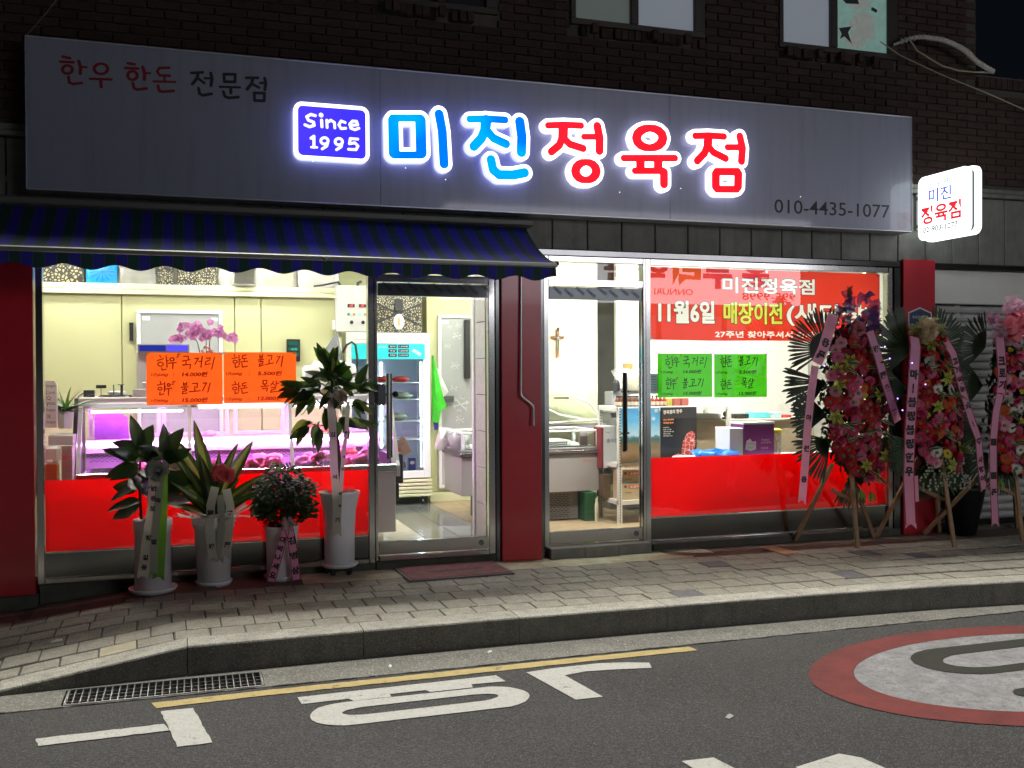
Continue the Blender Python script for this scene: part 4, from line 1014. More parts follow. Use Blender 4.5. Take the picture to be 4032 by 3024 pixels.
M_or = mat('orange_card', (.93, .13, .012), .6, trans=.55, tcol=(1., .17, .012), var=.06, vscale=30)
M_gr = mat('green_card', (.07, .50, .012), .6, trans=.5, tcol=(.08, .6, .015), var=.06, vscale=30)
M_ink = mat('red_brown_ink', (.30, .006, .008), .6, trans=.5, tcol=(.45, .01, .01))
M_inkb = mat('black_ink', (.012, .02, .012), .6)
M_inkr = mat('red_ink', (.55, .01, .01), .6)
def card(x0, z1, w, h, m, ink, idx, label, tilt=0.):
    c = thing('price_card', (x0 + w / 2, .012, z1 - h), label, 'price card', 'handwritten price cards on the shop windows')
    sx, sz = w / .531, h / .382
    T = Matrix.Translation((x0, 0, z1)) @ Matrix.Rotation(tilt, 4, 'Y')
    q = MB(); n = 8
    for i in range(n):
        a, b = i / n, (i + 1) / n
        ya = .010 + .002 * math.sin(i * 1.3 + idx); yb = .010 + .002 * math.sin((i + 1) * 1.3 + idx)
        q.quad((x0 + w * a, ya, z1 - h), (x0 + w * b, yb, z1 - h), (x0 + w * b, yb, z1), (x0 + w * a, ya, z1))
    q.build('card', m, c, smooth=True)
    q = MB()
    strokes_mb(q, [[(x0 + a * sx, z1 + b * sz, r) for a, b, r in s_] for s_ in CARD_INK[idx]], .0068, .0042)
    left = ('14.000원', '15.000원') if idx == 0 else ('5.500원', '12.000원')
    for k, t in enumerate(left):
        zz = z1 - h * (.46 if k == 0 else .955)
        text(q, '1근(600g)', (x0 + w * (.06 if idx == 0 else .03), .0066, zz), (w * .215, 0, 0), (.004, 0, h * .065), .03)
        text(q, ':', (x0 + w * .345, .0066, zz + h * .01), (w * .008, 0, 0), (0, 0, h * .05), .03)
        text(q, t, (x0 + w * .46, .0066, zz), (w * .33, 0, .0), (.006, 0, h * .092), .035)
    q.build('handwriting', ink, c)
    if idx == 0:
        q = MB(); strokes_mb(q, [[(x0 + a * sx, z1 + b * sz, r) for a, b, r in s_] for s_ in CARD_RED], .0064, .003); q.build('red_note', M_inkr, c)
    for cx, cz in ((x0 + .01, z1 - .006), (x0 + w - .012, z1 - .006)):
        e = MB(); e.box(cx - .014, cx + .014, .0058, .0062, cz - .009, cz + .009); e.build('tape', mat('clear_tape', (.8, .8, .75), .3, alpha=.35), c)
card(-.267, 1.672, .531, .382, M_or, M_ink, 0, 'left orange price card on the left window, prices 14.000 and 15.000')
card(.272, 1.676, .528, .380, M_or, M_ink, 1, 'right orange price card on the left window, prices 5.500 and 12.000')
card(3.829, 1.674, .525, .378, M_gr, M_inkb, 0, 'left green price card on the right window, prices 14.000 and 15.000')
card(4.374, 1.670, .526, .380, M_gr, M_inkb, 1, 'right green price card on the right window, prices 5.500 and 12.000')
q = MB(); q.box(3.748, 3.84, .03, .031, 1.33, 1.50)
nt_ = thing('paper_notice', (3.79, .03, 1.33), 'pale blue printed paper behind the left edge of the left green price card', 'notice')
q.build('sheet', mat('pale_blue_paper', (.6, .68, .76), .6, trans=.3), nt_)
q = MB()
for i in range(6): q.box(3.757, 3.825, .0285, .0288, 1.47 - i * .022, 1.478 - i * .022)
q.build('print', mat('blue_print', (.25, .35, .5), .6), nt_)

# ---- shutter unit on the right
sh = thing('roller_shutter', (8.0, .05, 0), 'closed grey slatted roller shutter under a pale header panel at the right edge', 'shutter')
M_slat = mat('shutter_slat', (.55, .56, .55), .45, .35, var=.4, vscale=5, rand=.15)
MB().bbox(6.662, 9.4, .0, .2, 2.150, 2.468, .004).build('header_panel', mat('pale_header', (.62, .63, .60), .6, var=.2, vscale=2), sh)
sm = MB(); prof = [(.075, 0), (.055, .012), (.048, .035), (.052, .062), (.075, .0735)]
sm.add([(-1.36, y, z) for y, z in prof] + [(1.36, y, z) for y, z in prof], [(i, i + 1, 6 + i, 5 + i) for i in range(4)])
sm.add([(-1.36, .075, .0735), (1.36, .075, .0735), (1.36, .082, .0765), (-1.36, .082, .0765)], [(0, 3, 2, 1)])
me = sm.mesh(M_slat)
for i in range(27): put('slat', me, sh, (8.03, 0, .075 + i * .0765))
MB().bbox(6.67, 9.39, .03, .09, .03, .074, .004).build('bottom_bar', M_ssd, sh)
MB().bbox(6.656, 6.669, -.03, .1, .0, 2.149, .002).build('guide_rail', M_ssd, sh)
MB().box(6.66, 9.39, .083, .1, .0, 2.15).build('backing', M_dark, sh)
MB().bbox(6.66, 9.4, -.06, .12, -.06, .028, .006).build('sill', M_conc, sh)

# ================================================================ SIGNBOARD
M_board = mat('board', (.255, .28, .36), .42, .2, var=.08, vscale=2, coat=.55, crough=.05, streak=(.22, (.10, .105, .13)))
M_trim = mat('board_trim', (.55, .57, .62), .35, .6)
sg = thing('signboard', (2.62, -.22, 2.78), 'long grey signboard with glowing blue and red letters over the shop front', 'signboard')
for a_, b_ in ((-1.008, 1.411), (1.4125, 3.836), (3.8375, 6.262)): MB().bbox(a_, b_, -.218, -.035, 2.782, 3.806, .0015).build('board', M_board, sg)
t = MB()
for a in ((-1.014, 6.268, 3.8065, 3.816), (-1.014, 6.268, 2.772, 2.7815)): t.bbox(a[0], a[1], -.224, -.035, a[2], a[3], .002)
t.bbox(-1.016, -1.0085, -.224, -.035, 2.782, 3.806, .002); t.bbox(6.2625, 6.27, -.224, -.035, 2.782, 3.806, .002)
t.build('board_edge', M_trim, sg)
M_border = emi('white_glow', (.93, .95, 1.), L_BORDER)
M_side = emi('letter_side', (.30, .32, 1.), 2.2)
M_sidew = emi('letter_side_warm', (.72, .66, 1.), 1.8)
def face_mat(name, c1, c2, s, sc=2.6):
    m = bpy.data.materials.new(name); m.use_nodes = True
    nt = m.node_tree; nt.nodes.clear(); N = nt.nodes; Lk = nt.links
    g_ = N.new('ShaderNodeNewGeometry'); n = N.new('ShaderNodeTexNoise'); n.inputs['Scale'].default_value = sc; n.inputs['Detail'].default_value = 0
    Lk.new(g_.outputs['Position'], n.inputs['Vector'])
    mr = N.new('ShaderNodeMapRange'); mr.inputs['From Min'].default_value = .38; mr.inputs['From Max'].default_value = .62
    mx = N.new('ShaderNodeMix'); mx.data_type = 'RGBA'; mx.inputs['A'].default_value = (*c1, 1); mx.inputs['B'].default_value = (*c2, 1)
    e = N.new('ShaderNodeEmission'); e.inputs[1].default_value = s; o = N.new('ShaderNodeOutputMaterial')
    Lk.new(n.outputs['Fac'], mr.inputs['Value']); Lk.new(mr.outputs[0], mx.inputs['Factor']); Lk.new(mx.outputs['Result'], e.inputs[0]); Lk.new(e.outputs[0], o.inputs[0])
    return m
M_blueF = face_mat('letter_blue', (.0, .17, 1.3), (.0, .36, 2.4), 1.05)
M_redF = face_mat('letter_red', (1.8, .010, .022), (2.4, .014, .03), 1.)
M_indigo = face_mat('since_blue', (.050, .032, 6.), (.07, .042, 8.), 1.0, 1.5)
for key, fm, side in (('mi', M_blueF, M_side), ('jin', M_blueF, M_side), ('jeong', M_redF, M_sidew), ('yuk', M_redF, M_sidew), ('jeom', M_redF, M_sidew)):
    st_ = MAIN_STROKES[key]
    body = sdf_letter(st_, .031, -.292, -.232, .0075).build('letter', [M_border, side], sg)
    sdf_letter(st_, .002, -.2935, None, .005).build('letter_face', fm, body)
q = MB(); o_ = [(.763, 3.491), (1.311, 3.497), (1.317, 3.085), (.772, 3.076)]
q.cur = 0
rr = rrrect = rrect(.764, 1.315, 3.078, 3.494, .06)
q.add([(x, -.292, z) for x, z in rr], [tuple(range(len(rr)))[::-1]])
n = len(rr); q.cur = 1
q.add([(x, -.292, z) for x, z in rr] + [(x, -.232, z) for x, z in rr], [(i, (i + 1) % n, n + (i + 1) % n, n + i) for i in range(n)])
bx = q.build('year_box', [M_border, M_side], sg)
rr = rrect(.793, 1.288, 3.105, 3.466, .035)
MB().add([(x, -.2935, z) for x, z in rr], [tuple(range(len(rr)))[::-1]]).build('box_face', M_indigo, bx)
sdf_letter(SINCE_STROKES, -.001, -.2955, None, .0028).build('box_lettering', emi('white_print_glow', (1, 1, 1), 1.1), bx)
for part_ in (SUB_STROKES['red'][:9], SUB_STROKES['red'][9:]):
    q = MB(); strokes_mb(q, part_, -.2195); q.build('red_lettering', mat('board_red', (.18, .006, .010), .5), sg)
q = MB(); strokes_mb(q, SUB_STROKES['dark'], -.2195); q.build('dark_lettering', mat('board_dark', (.010, .013, .02), .5), sg)
q = MB(); text(q, '010-4435-1077', (4.833, -.2195, 2.882), (1.195, 0, .006), (0, 0, .118), .004); q.build('phone_number', mat('board_dark', (.010, .013, .02), .5), sg)
for x, z in ((.90, 3.068), (1.235, 3.075), (1.59, 3.06), (1.90, 2.99), (2.36, 3.10), (2.47, 2.99), (2.52, 3.10), (3.35, 2.97), (3.9, 3.03), (5.05, 3.02)):
    e = MB(); e.blob((x, -.285, z), .0045, 6, 4, 0); e.build('drain_screw', emi('screw_glow', (.9, .92, 1), 1.5), sg)

# ================================================================ PROJECTING SIGN
ps = thing('projecting_sign', (6.5, -.05, 2.7), 'small round cornered white glowing sign sticking out of the wall right of the signboard', 'hanging sign')
def xplate(x0, x1, y0, y1, z0, z1, r):
    rr = rrect(y0, y1, z0, z1, r); n = len(rr)
    q = MB(); q.add([(x0, y, z) for y, z in rr] + [(x1, y, z) for y, z in rr], [tuple(range(n)), tuple(range(n, 2 * n))[::-1]] + [(i, n + i, n + (i + 1) % n, (i + 1) % n) for i in range(n)])
    return q
M_rf = emi('sign_face', (.93, 1., .97), L_ROUND)
xplate(6.45, 6.475, -.725, -.088, 2.712, 3.292, .07).build('front_face', M_rf, ps)
xplate(6.475, 6.525, -.70, -.11, 2.735, 3.27, .05).build('sign_body', mat('sign_body', (.04, .05, .06), .5), ps)
xplate(6.525, 6.57, -.735, -.08, 2.703, 3.30, .07).build('rear_face', M_rf, ps)
q = MB()
def stext(q, body, y0, z0, wy, h, bold=0.):  # written on the face that looks along -x, so it reads from -y to +y mirrored
    text(q, body, (6.4485, y0, z0), (0, -wy, 0), (0, 0, h), bold)
stext(q, '02-903-1077', -.150, 2.775, .44, .056, .03); q.build('phone_number', emi('sign_dark_print', (.12, .16, .14), 1.), ps)
for w_, y_, l_ in (('Since', -.238, .13), ('1995', -.392, .115)):
    q = MB(); stext(q, w_, y_, 3.175, l_, .055, .03); q.build('year_lettering', emi('sign_grey_print', (.30, .42, .36), 1.), ps)
q = MB(); stext(q, '미진', -.225, 3.04, .285, .125, .02); q.build('blue_lettering', emi('sign_blue_print', (.09, .10, .62), 1.), ps)
q = MB(); stext(q, '정육점', -.125, 2.853, .50, .165, .03); q.build('red_lettering', emi('sign_red_print', (.78, .02, .04), 1.), ps)
q = MB(); q.tube([(6.5, -.11, 3.12), (6.5, .0, 3.12)], .016, 10); q.tube([(6.5, -.11, 2.86), (6.5, .0, 2.86)], .016, 10); q.bbox(6.46, 6.54, -.045, -.031, 2.82, 3.16, .003)
q.build('bracket', M_ssd, ps)

# ================================================================ AWNING
def stripe_mat():
    m = bpy.data.materials.new('awning_cloth'); m.use_nodes = True
    nt = m.node_tree; N = nt.nodes; Lk = nt.links; b = N['Principled BSDF']; b.inputs['Roughness'].default_value = .75
    g_ = N.new('ShaderNodeNewGeometry'); sx = N.new('ShaderNodeSeparateXYZ'); Lk.new(g_.outputs['Position'], sx.inputs[0])
    def frac(off):
        a = N.new('ShaderNodeMath'); a.operation = 'MULTIPLY_ADD'; a.inputs[1].default_value = 1 / .138; a.inputs[2].default_value = 40 + off
        Lk.new(sx.outputs[0], a.inputs[0]); f = N.new('ShaderNodeMath'); f.operation = 'FRACT'; Lk.new(a.outputs[0], f.inputs[0]); return f.outputs[0]
    def lt(o, t):
        c = N.new('ShaderNodeMath'); c.operation = 'LESS_THAN'; c.inputs[1].default_value = t; Lk.new(o, c.inputs[0]); return c.outputs[0]
    def mx(fac, a, bcol):
        x = N.new('ShaderNodeMix'); x.data_type = 'RGBA'; Lk.new(fac, x.inputs['Factor'])
        if isinstance(a, tuple): x.inputs['A'].default_value = (*a, 1)
        else: Lk.new(a, x.inputs['A'])
        x.inputs['B'].default_value = (*bcol, 1); return x.outputs['Result']
    base = mx(lt(frac(0), .5), (.003, .036, .036), (.013, .014, .24))
    base = mx(lt(frac(.02), .022), base, (.07, .06, .035)); base = mx(lt(frac(.52), .022), base, (.07, .06, .035))
    Lk.new(base, b.inputs['Base Color'])
    t = N.new('ShaderNodeBsdfTranslucent'); Lk.new(base, t.inputs[0]); ms = N.new('ShaderNodeMixShader'); ms.inputs[0].default_value = .12
    Lk.new(b.outputs[0], ms.inputs[1]); Lk.new(t.outputs[0], ms.inputs[2]); Lk.new(ms.outputs[0], N['Material Output'].inputs[0])
    return m
M_aw = stripe_mat()
aw = thing('awning', (0, -.1, 2.2), 'blue and green striped awning with scalloped edge over the left window and door', 'awning')
AX0, AX1 = -2.6, 2.592
q = MB(); nx, ny = 80, 8
def AP(i, j):
    x = AX0 + (AX1 - AX0) * i / nx; t = j / ny
    return (x, -.14 - .66 * t, 2.672 - .352 * t - .035 * math.sin(math.pi * t) - (.006 * math.sin(i * .8) + .008 * math.sin(i * .23 + 1)) * math.sin(math.pi * t))
for i in range(nx):
    for j in range(ny): q.add([AP(i, j + 1), AP(i + 1, j + 1), AP(i + 1, j), AP(i, j)], [(0, 1, 2, 3)])
q.build('canopy', M_aw, aw, smooth=True)
q = MB(); nx = 240
def VP(i, j):
    x = AX0 + (AX1 - AX0) * i / nx
    zb = 2.198 + .017 * math.cos((x + .72) / .30 * 2 * math.pi) + .003 * math.sin(x * 3.1)
    zt = 2.283
    return (x, -.822 + (.010 * math.sin(x * 9) + .006 * math.sin(x * 23 + 1)) * (1 - j), zt if j == 1 else zb)
for i in range(nx): q.add([VP(i, 0), VP(i + 1, 0), VP(i + 1, 1), VP(i, 1)], [(0, 1, 2, 3)])
q.build('valance', M_aw, aw, smooth=True)
M_awf = mat('awning_frame', (.20, .21, .19), .4, .4)
MB().bbox(AX0, AX1 + .012, -.832, -.79, 2.284, 2.318, .008).build('front_bar', M_awf, aw)
MB().bbox(AX0, AX1 + .06, -.18, -.033, 2.678, 2.735, .012).build('cassette', mat('cassette', (.12, .125, .115), .5, .3), aw)
for xe in (1.9, -1.2):
    q = MB(); q.tube([(xe, -.12, 2.58), (xe - .55, -.45, 2.36), (xe, -.78, 2.27)], .018, 8); q.build('folding_arm', M_awf, aw)
q = MB(); q.blob((.91, -.84, 2.292), .018, 8, 5, 0); q.build('bar_knob', M_awf, aw)
q = MB(); q.blob((2.60, -.81, 2.31), .022, 8, 5, .1); q.build('end_cap', M_hand, aw)
q = MB(); q.tube([(2.567, -.105, 2.45), (2.556, -.115, 1.36), (2.558, -.118, 1.335), (2.572, -.12, 1.315), (2.64, -.12, 1.265), (2.655, -.12, 1.247), (2.66, -.12, 1.225), (2.66, -.12, 1.088)], .009, 10)
q.build('crank_rod', mat('rod_grey', (.45, .46, .47), .35, .8), aw)

# ================================================================ hose and wires on the wall
q = MB(); hp = [(6.205, -.06, 4.51), (6.27, -.09, 4.54), (6.336, -.13, 4.56), (6.43, -.16, 4.575), (6.525, -.17, 4.568), (6.64, -.18, 4.562), (6.755, -.18, 4.54), (6.85, -.18, 4.51), (6.93, -.17, 4.485), (7.02, -.16, 4.43), (7.107, -.14, 4.40), (7.2, -.12, 4.375), (7.30, -.1, 4.355)]
q.tube(hp, [.012, .014, .017, .019, .021, .022, .023, .022, .027, .022, .022, .021, .021], 8)
hs = thing('wrapped_hose', (6.2, -.06, 4.5), 'whitish tape wrapped pipe sagging from the upstairs window corner', 'pipe')
q.build('hose', mat('wrap_tape', (.52, .52, .46), .7, var=.6, vscale=40, bump=1., bscale=45), hs)
q = MB()
for i in range(26):
    t = i / 25 * 11; k = int(t); f_ = t - k; a = Vector(hp[k + 1]) if k + 1 < len(hp) else Vector(hp[-1]); b = Vector(hp[min(k + 2, len(hp) - 1)]); p = a.lerp(b, f_); d = (b - a).normalized() if (b - a).length > 0 else Vector((1, 0, 0))
    q.tube([p - d * .006, p + d * .006], .0255, 8)
q.build('tape_band', mat('wrap_tape2', (.42, .42, .36), .7), hs)
def wire(pts, r, m, label):
    q = MB(); q.tube(pts, r, 6); tag(q.build('wire', m), label, 'wire')
M_wire = mat('wire_tan', (.30, .27, .19), .7); M_wired = mat('wire_dark', (.10, .10, .09), .7)
wire([(6.34, -.12, 4.54), (6.43, -.1, 4.465), (6.56, -.1, 4.41), (6.716, -.1, 4.35), (6.9, -.1, 4.325), (7.107, -.1, 4.328), (7.3, -.1, 4.34)], .008, M_wire, 'thin tan pipe looping under the tape wrapped hose')
wire([(6.056, -.06, 4.523), (6.26, -.08, 4.411), (6.7, -.1, 4.27), (7.2, -.1, 4.15), (7.713, -.1, 4.013), (9.0, -.1, 3.72)], .005, M_wire, 'thin wire running down to the right over the brick wall')
wire([(-1.01, -.2, 3.815), (-.9, -.12, 4.0), (-.72, -.05, 4.3), (-.5, -.03, 4.7)], .004, M_wired, 'thin wire going up from the top left corner of the signboard')

# ================================================================ INSIDE THE SHOP
FZ = .095
M_cream = mat('cream_panel', (.56, .565, .31), .45, var=.08, vscale=2, bump=.02, bscale=8)
M_creaml = mat('cream_light', (.70, .71, .47), .5)
M_wallw = mat('wall_white', (.78, .78, .72), .7, var=.05, vscale=2)
M_wallg = mat('wall_grey', (.40, .39, .34), .8, var=.35, vscale=3)
M_wh = mat('enamel_white', (.80, .81, .80), .3)
M_blk = mat('plastic_black', (.02, .02, .022), .4)
M_gry = mat('plastic_grey', (.30, .31, .32), .45)
tag(MB().box(-2.3, 7.0, .068, 3.6, -.1, FZ - .012).build('shop_floor', mat('grout', (.25, .24, .2), .8)), kind='structure')
fl = bpy.data.objects['shop_floor']
M_fl1 = mat('floor_beige', (.62, .58, .44), .22, var=.3, vscale=6, rand=.1); M_fl2 = mat('floor_dark', (.16, .165, .17), .12, var=.3, vscale=5); M_fl3 = mat('floor_wood', (.46, .34, .20), .3, var=.55, vscale=16, rand=.25)
def tiles(x0, x1, y0, y1, w, h, m):
    me = MB().bbox(.002, w - .002, .002, h - .002, -.011, 0, .0015).mesh(m)
    x = x0
    while x < x1 - .01:
        y = y0
        while y < y1 - .01:
            put('floor_tile', me, fl, (x, y, FZ)); y += h
        x += w
tiles(1.20, 1.95, .07, 2.6, .375, .60, M_fl1)
tiles(1.95, 2.55, .07, 3.1, .30, .60, M_fl2)
tiles(2.55, 4.35, .07, 3.1, .30, .30, M_fl3)
tag(MB().box(-2.3, 7.0, .0, 3.62, 2.86, 2.9).build('shop_ceiling', M_wallw), kind='structure')
wq = MB(); wq.box(-2.36, -2.3, .06, 3.62, -.1, 2.9); wq.box(7.0, 7.06, .06, 3.62, -.1, 2.9)
wq.box(-2.3, 7.0, 3.56, 3.62, -.1, 2.859); tag(wq.build('shop_wall', M_wallg), kind='structure')
tag(MB().box(-2.3, 7.0, .05, .062, 2.47, 2.86).build('front_bulkhead', M_wallw), kind='structure')
wr = thing('white_partition', (5.7, 2.4, FZ), 'white painted wall behind the counter in the right shop window', 'wall')
MB().bbox(4.52, 6.99, 2.40, 2.46, FZ, 2.858, .002).build('wall_face', mat('bright_wall', (.80, .79, .74), .6), wr)
MB().bbox(6.17, 6.30, .3, .34, FZ, 2.85, .002).build('corner_post', M_cream, wr)

# walk-in cold room (left) with its door
cr = thing('cold_room', (-.4, 2.4, FZ), 'cream panelled walk-in cold room behind the meat counter', 'cold room')
for a, b in ((-2.25, -1.3), (-1.3, -.566), (-.562, .460), (.464, .712), (.716, 1.46)):
    MB().bbox(a + .002, b - .002, 2.4, 2.45, FZ, 2.27, .004).build('wall_panel', M_cream, cr)
MB().box(-2.25, 1.46, 2.452, 3.5, FZ, 2.37).build('wall_core', M_cream, cr)
t = MB(); t.bbox(-2.25, 1.462, 2.345, 2.451, 2.272, 2.315, .006); t.bbox(-2.25, 1.462, 2.36, 2.451, 2.317, 2.372, .008); t.build('cornice', M_creaml, cr)
MB().bbox(1.462, 1.50, 2.38, 3.1, FZ, 2.372, .004).build('corner_trim', M_creaml, cr)
M_dgrey = mat('door_grey', (.42, .44, .43), .35, var=.2, vscale=3)
def cooldoor(parent, x0, x1, z0, z1, y, label=None):
    d = MB(); w = .035
    for a in ((x0, x1, z1 - w, z1), (x0, x1, z0, z0 + w), (x0, x0 + w, z0 + w + .001, z1 - w - .001), (x1 - w, x1, z0 + w + .001, z1 - w - .001)): d.bbox(a[0], a[1], y - .05, y, a[2], a[3], .004)
    fr = d.build('cold_door', M_wh, parent)
    MB().bbox(x0 + w + .001, x1 - w - .001, y - .035, y, z0 + w + .001, z1 - w - .001, .003).build('door_panel', M_dgrey, fr)
    MB().box(x0 + .05, x0 + .12, y - .037, y - .0355, z1 - .10, z1 - .06).build('sticker', M_wh, fr)
    return fr
fr = cooldoor(cr, -.432, .347, .16, 2.13, 2.395)
for z in (1.92, .6):
    MB().bbox(-.50, -.455, 2.36, 2.399, z - .09, z + .09, .006).build('hinge', M_ss, cr)
MB().box(.24, .30, 2.3572, 2.3585, 2.03, 2.06).build('sticker', M_wh, fr)

# goods on top of the cold room
def pat_mat(name, c1, c2, scale, thr=.35):
    m = bpy.data.materials.new(name); m.use_nodes = True
    nt = m.node_tree; N = nt.nodes; Lk = nt.links; b = N['Principled BSDF']; b.inputs['Roughness'].default_value = .35
    g_ = N.new('ShaderNodeNewGeometry'); v = N.new('ShaderNodeTexVoronoi'); v.inputs['Scale'].default_value = scale; v.feature = 'DISTANCE_TO_EDGE'
    Lk.new(g_.outputs['Position'], v.inputs['Vector'])
    c = N.new('ShaderNodeMath'); c.operation = 'GREATER_THAN'; c.inputs[1].default_value = thr * .2; Lk.new(v.outputs['Distance'], c.inputs[0])
    x = N.new('ShaderNodeMix'); x.data_type = 'RGBA'; x.inputs['A'].default_value = (*c1, 1); x.inputs['B'].default_value = (*c2, 1)
    Lk.new(c.outputs[0], x.inputs['Factor']); Lk.new(x.outputs['Result'], b.inputs['Base Color']); return m
M_hex = pat_mat('gift_hex', (.02, .02, .018), (.34, .30, .16), 34, .95)
M_flo = pat_mat('gift_floral', (.04, .04, .03), (.50, .46, .30), 48, .95)
M_gold = mat('gold_wrap', (.55, .38, .10), .35, .3, var=.5, vscale=18)
M_pbag = mat('clear_bag', (.62, .62, .58), .25, alpha=.42, bump=.8, bscale=18, coat=.6)
M_bluew = mat('blue_cloth', (.0, .28, .62), .5, var=.55, vscale=10, bump=.5, bscale=12)
def crumple(q, x0, x1, y0, y1, z0, z1, seed, n=7, amp=.02):
    r = random.Random(seed)
    def g_(u, v, w): return (x0 + (x1 - x0) * u, y0 + (y1 - y0) * v, z0 + (z1 - z0) * w)
    base = len(q.v); fs = []; vs = []
    rows = [(0, 0), (0, .35), (0, .7), (.12, 1), (.5, 1.04), (.88, 1)]   # (v, w) profile front-bottom to back-top
    for i in range(n + 1):
        for v, w in rows:
            u = i / n
            sq = 1 - .10 * (abs(u - .5) * 2) ** 3
            p = g_(u, v, w * sq)
            vs.append((p[0] + r.uniform(-amp, amp) * .5, p[1] + r.uniform(-amp, amp), p[2] + (r.uniform(-amp, amp) if w > 0 else 0)))
    k = len(rows)
    for i in range(n):
        for j in range(k - 1): fs.append((i * k + j, (i + 1) * k + j, (i + 1) * k + j + 1, i * k + j + 1))
    fs.append(tuple(range(k))); fs.append(tuple(range(n * k, n * k + k))[::-1])
    return q.add(vs, fs)
Zt = 2.374
gift = []
for (x0, x1, m, hgt, lab) in ((-1.30, -.895, M_hex, .2, 'dark box with gold honeycomb pattern at the left end above the cold room'),
                              (-.24, -.10, M_flo, .17, 'narrow dark box with pale floral pattern on top of the cold room'),
                              (-.065, .30, M_flo, .22, 'wide dark box with pale floral pattern on top of the cold room')):
    b_ = thing('gift_box', ((x0 + x1) / 2, 2.56, Zt), lab, 'gift box')
    MB().bbox(x0, x1, 2.42, 2.72, Zt, Zt + hgt, .004).build('box', m, b_)
    MB().bbox(x0 - .003, x1 + .003, 2.417, 2.723, Zt + hgt * .72, Zt + hgt + .004, .003).build('lid', M_hex, b_)
b_ = thing('wrapped_gift', (-.74, 2.56, Zt), 'gift wrapped in bright blue cloth on top of the cold room', 'gift')
crumple(MB(), -.868, -.60, 2.42, 2.7, Zt, Zt + .2, 3, 8, .012).build('blue_wrap', M_bluew, b_, smooth=True)
q = MB()
for i in range(12):
    t = i * math.pi / 6; q.quad((-.735, 2.405, Zt + .115), (-.735 + .11 * math.cos(t), 2.41, Zt + .105 + .09 * math.sin(t)), (-.735 + .11 * math.cos(t + .12), 2.412, Zt + .105 + .09 * math.sin(t + .12)), (-.73, 2.405, Zt + .115))
q.build('knot_folds', mat('blue_cloth_dark', (.0, .12, .40), .5), b_)
for x0, x1, sd, m, col, lab in ((-.58, -.26, 1, M_pbag, (.24, .22, .17), 'box in a crumpled clear plastic bag on the cold room, right of the blue gift'),
                            (.31, .46, 2, M_pbag, (.3, .29, .25), 'small clear plastic bag tucked beside the wide floral gift box'),
                            (.66, 1.06, 5, M_pbag, (.55, .38, .10), 'gold patterned box in clear plastic on top of the cold room')):
    b_ = thing('bagged_box', ((x0 + x1) / 2, 2.56, Zt), lab, 'bagged box')
    MB().bbox(x0 + .03, x1 - .03, 2.45, 2.7, Zt, Zt + .185, .004).build('box', M_gold if sd == 5 else mat('kraft%d' % sd, col, .7, var=.4, vscale=12), b_)
    crumple(MB(), x0, x1, 2.42, 2.73, Zt, Zt + .205, sd, 9, .016).build('plastic_bag', m, b_, smooth=True)
b_ = thing('foam_sack', (1.28, 2.56, Zt), 'white crumpled sack lying at the right end above the cold room', 'sack')
crumple(MB(), 1.085, 1.47, 2.40, 2.72, Zt, Zt + .20, 9, 10, .02).build('sack', mat('sack_white', (.62, .61, .56), .6, var=.3, vscale=8, bump=.8, bscale=14), b_, smooth=True)
q = MB(); q.add([(.44 + .115 * math.cos(i * .5236), 2.36 + .05 * math.sin(i * .5236), Zt + .004) for i in range(12)] + [(.56 + .115 * math.cos(i * .5236), 2.36 + .05 * math.sin(i * .5236), Zt + .012) for i in range(12)], [tuple(range(12)), tuple(range(12, 24))])
q2 = MB(); q2.lathe([(0, 0), (.10, .002), (.12, .014), (.115, .016), (0, .006)], (.56, 2.40, Zt), 18); tag(q2.build('foam_plate', M_wh, smooth=False), 'white round foam plate lying on the cold room edge left of the gold box', 'plate')

# control panel
cp = thing('control_panel', (1.58, 2.30, 1.93), 'pale grey wall control box with red displays and round buttons', 'control panel')
MB().bbox(1.43, 1.735, 2.26, 2.378, 1.932, 2.395, .006).build('cabinet', mat('box_grey', (.66, .66, .62), .4), cp)
q = MB(); q.box(1.50, 1.69, 2.258, 2.2595, 2.345, 2.37); q.build('title_plate', M_wh, cp)
q = MB(); text(q, 'CONTROL PANEL', (1.51, 2.257, 2.351), (.17, 0, 0), (0, 0, .013)); q.build('title', M_gry, cp)
for x in (1.577, 1.69):
    MB().bbox(x - .035, x + .035, 2.252, 2.2595, 2.178, 2.21, .002).build('display', M_blk, cp)
    q = MB(); text(q, '-18' if x < 1.6 else '-20', (x - .022, 2.2512, 2.185), (.036, 0, 0), (0, 0, .018)); q.build('digits', emi('led_red', (1, .05, .03), 5.), cp)
for x, c, e_ in ((1.55, (.02, .25, .12), 0), (1.606, (.5, .32, .12), 0), (1.662, (.1, .9, .4), 4.), (1.716, (.5, .32, .12), 0)):
    q = MB(); q.lathe([(0, -.004), (.013, -.004), (.014, .004), (0, .006)], (0, 0, 0), 12, Matrix.Translation((x, 2.254, 2.108)) @ Matrix.Rotation(R(90), 4, 'X'))
    q.build('button', emi('led_green', c, e_) if e_ else mat('btn%s' % c[0], c, .3), cp)
for x in (1.58, 1.695):
    q = MB(); q.lathe([(0, -.003), (.018, -.003), (.018, .003), (0, .003)], (0, 0, 0), 12, Matrix.Translation((x, 2.256, 2.028)) @ Matrix.Rotation(R(90), 4, 'X')); q.box(x - .006, x + .006, 2.235, 2.253, 2.01, 2.046); q.build('knob', M_blk, cp)
q = MB(); q.lathe([(0, -.003), (.018, -.003), (.018, .003), (0, .003)], (0, 0, 0), 14, Matrix.Translation((1.637, 2.256, 2.281)) @ Matrix.Rotation(R(90), 4, 'X')); q.build('pilot_lamp', emi('pilot', (1, 1, 1), 3.), cp)
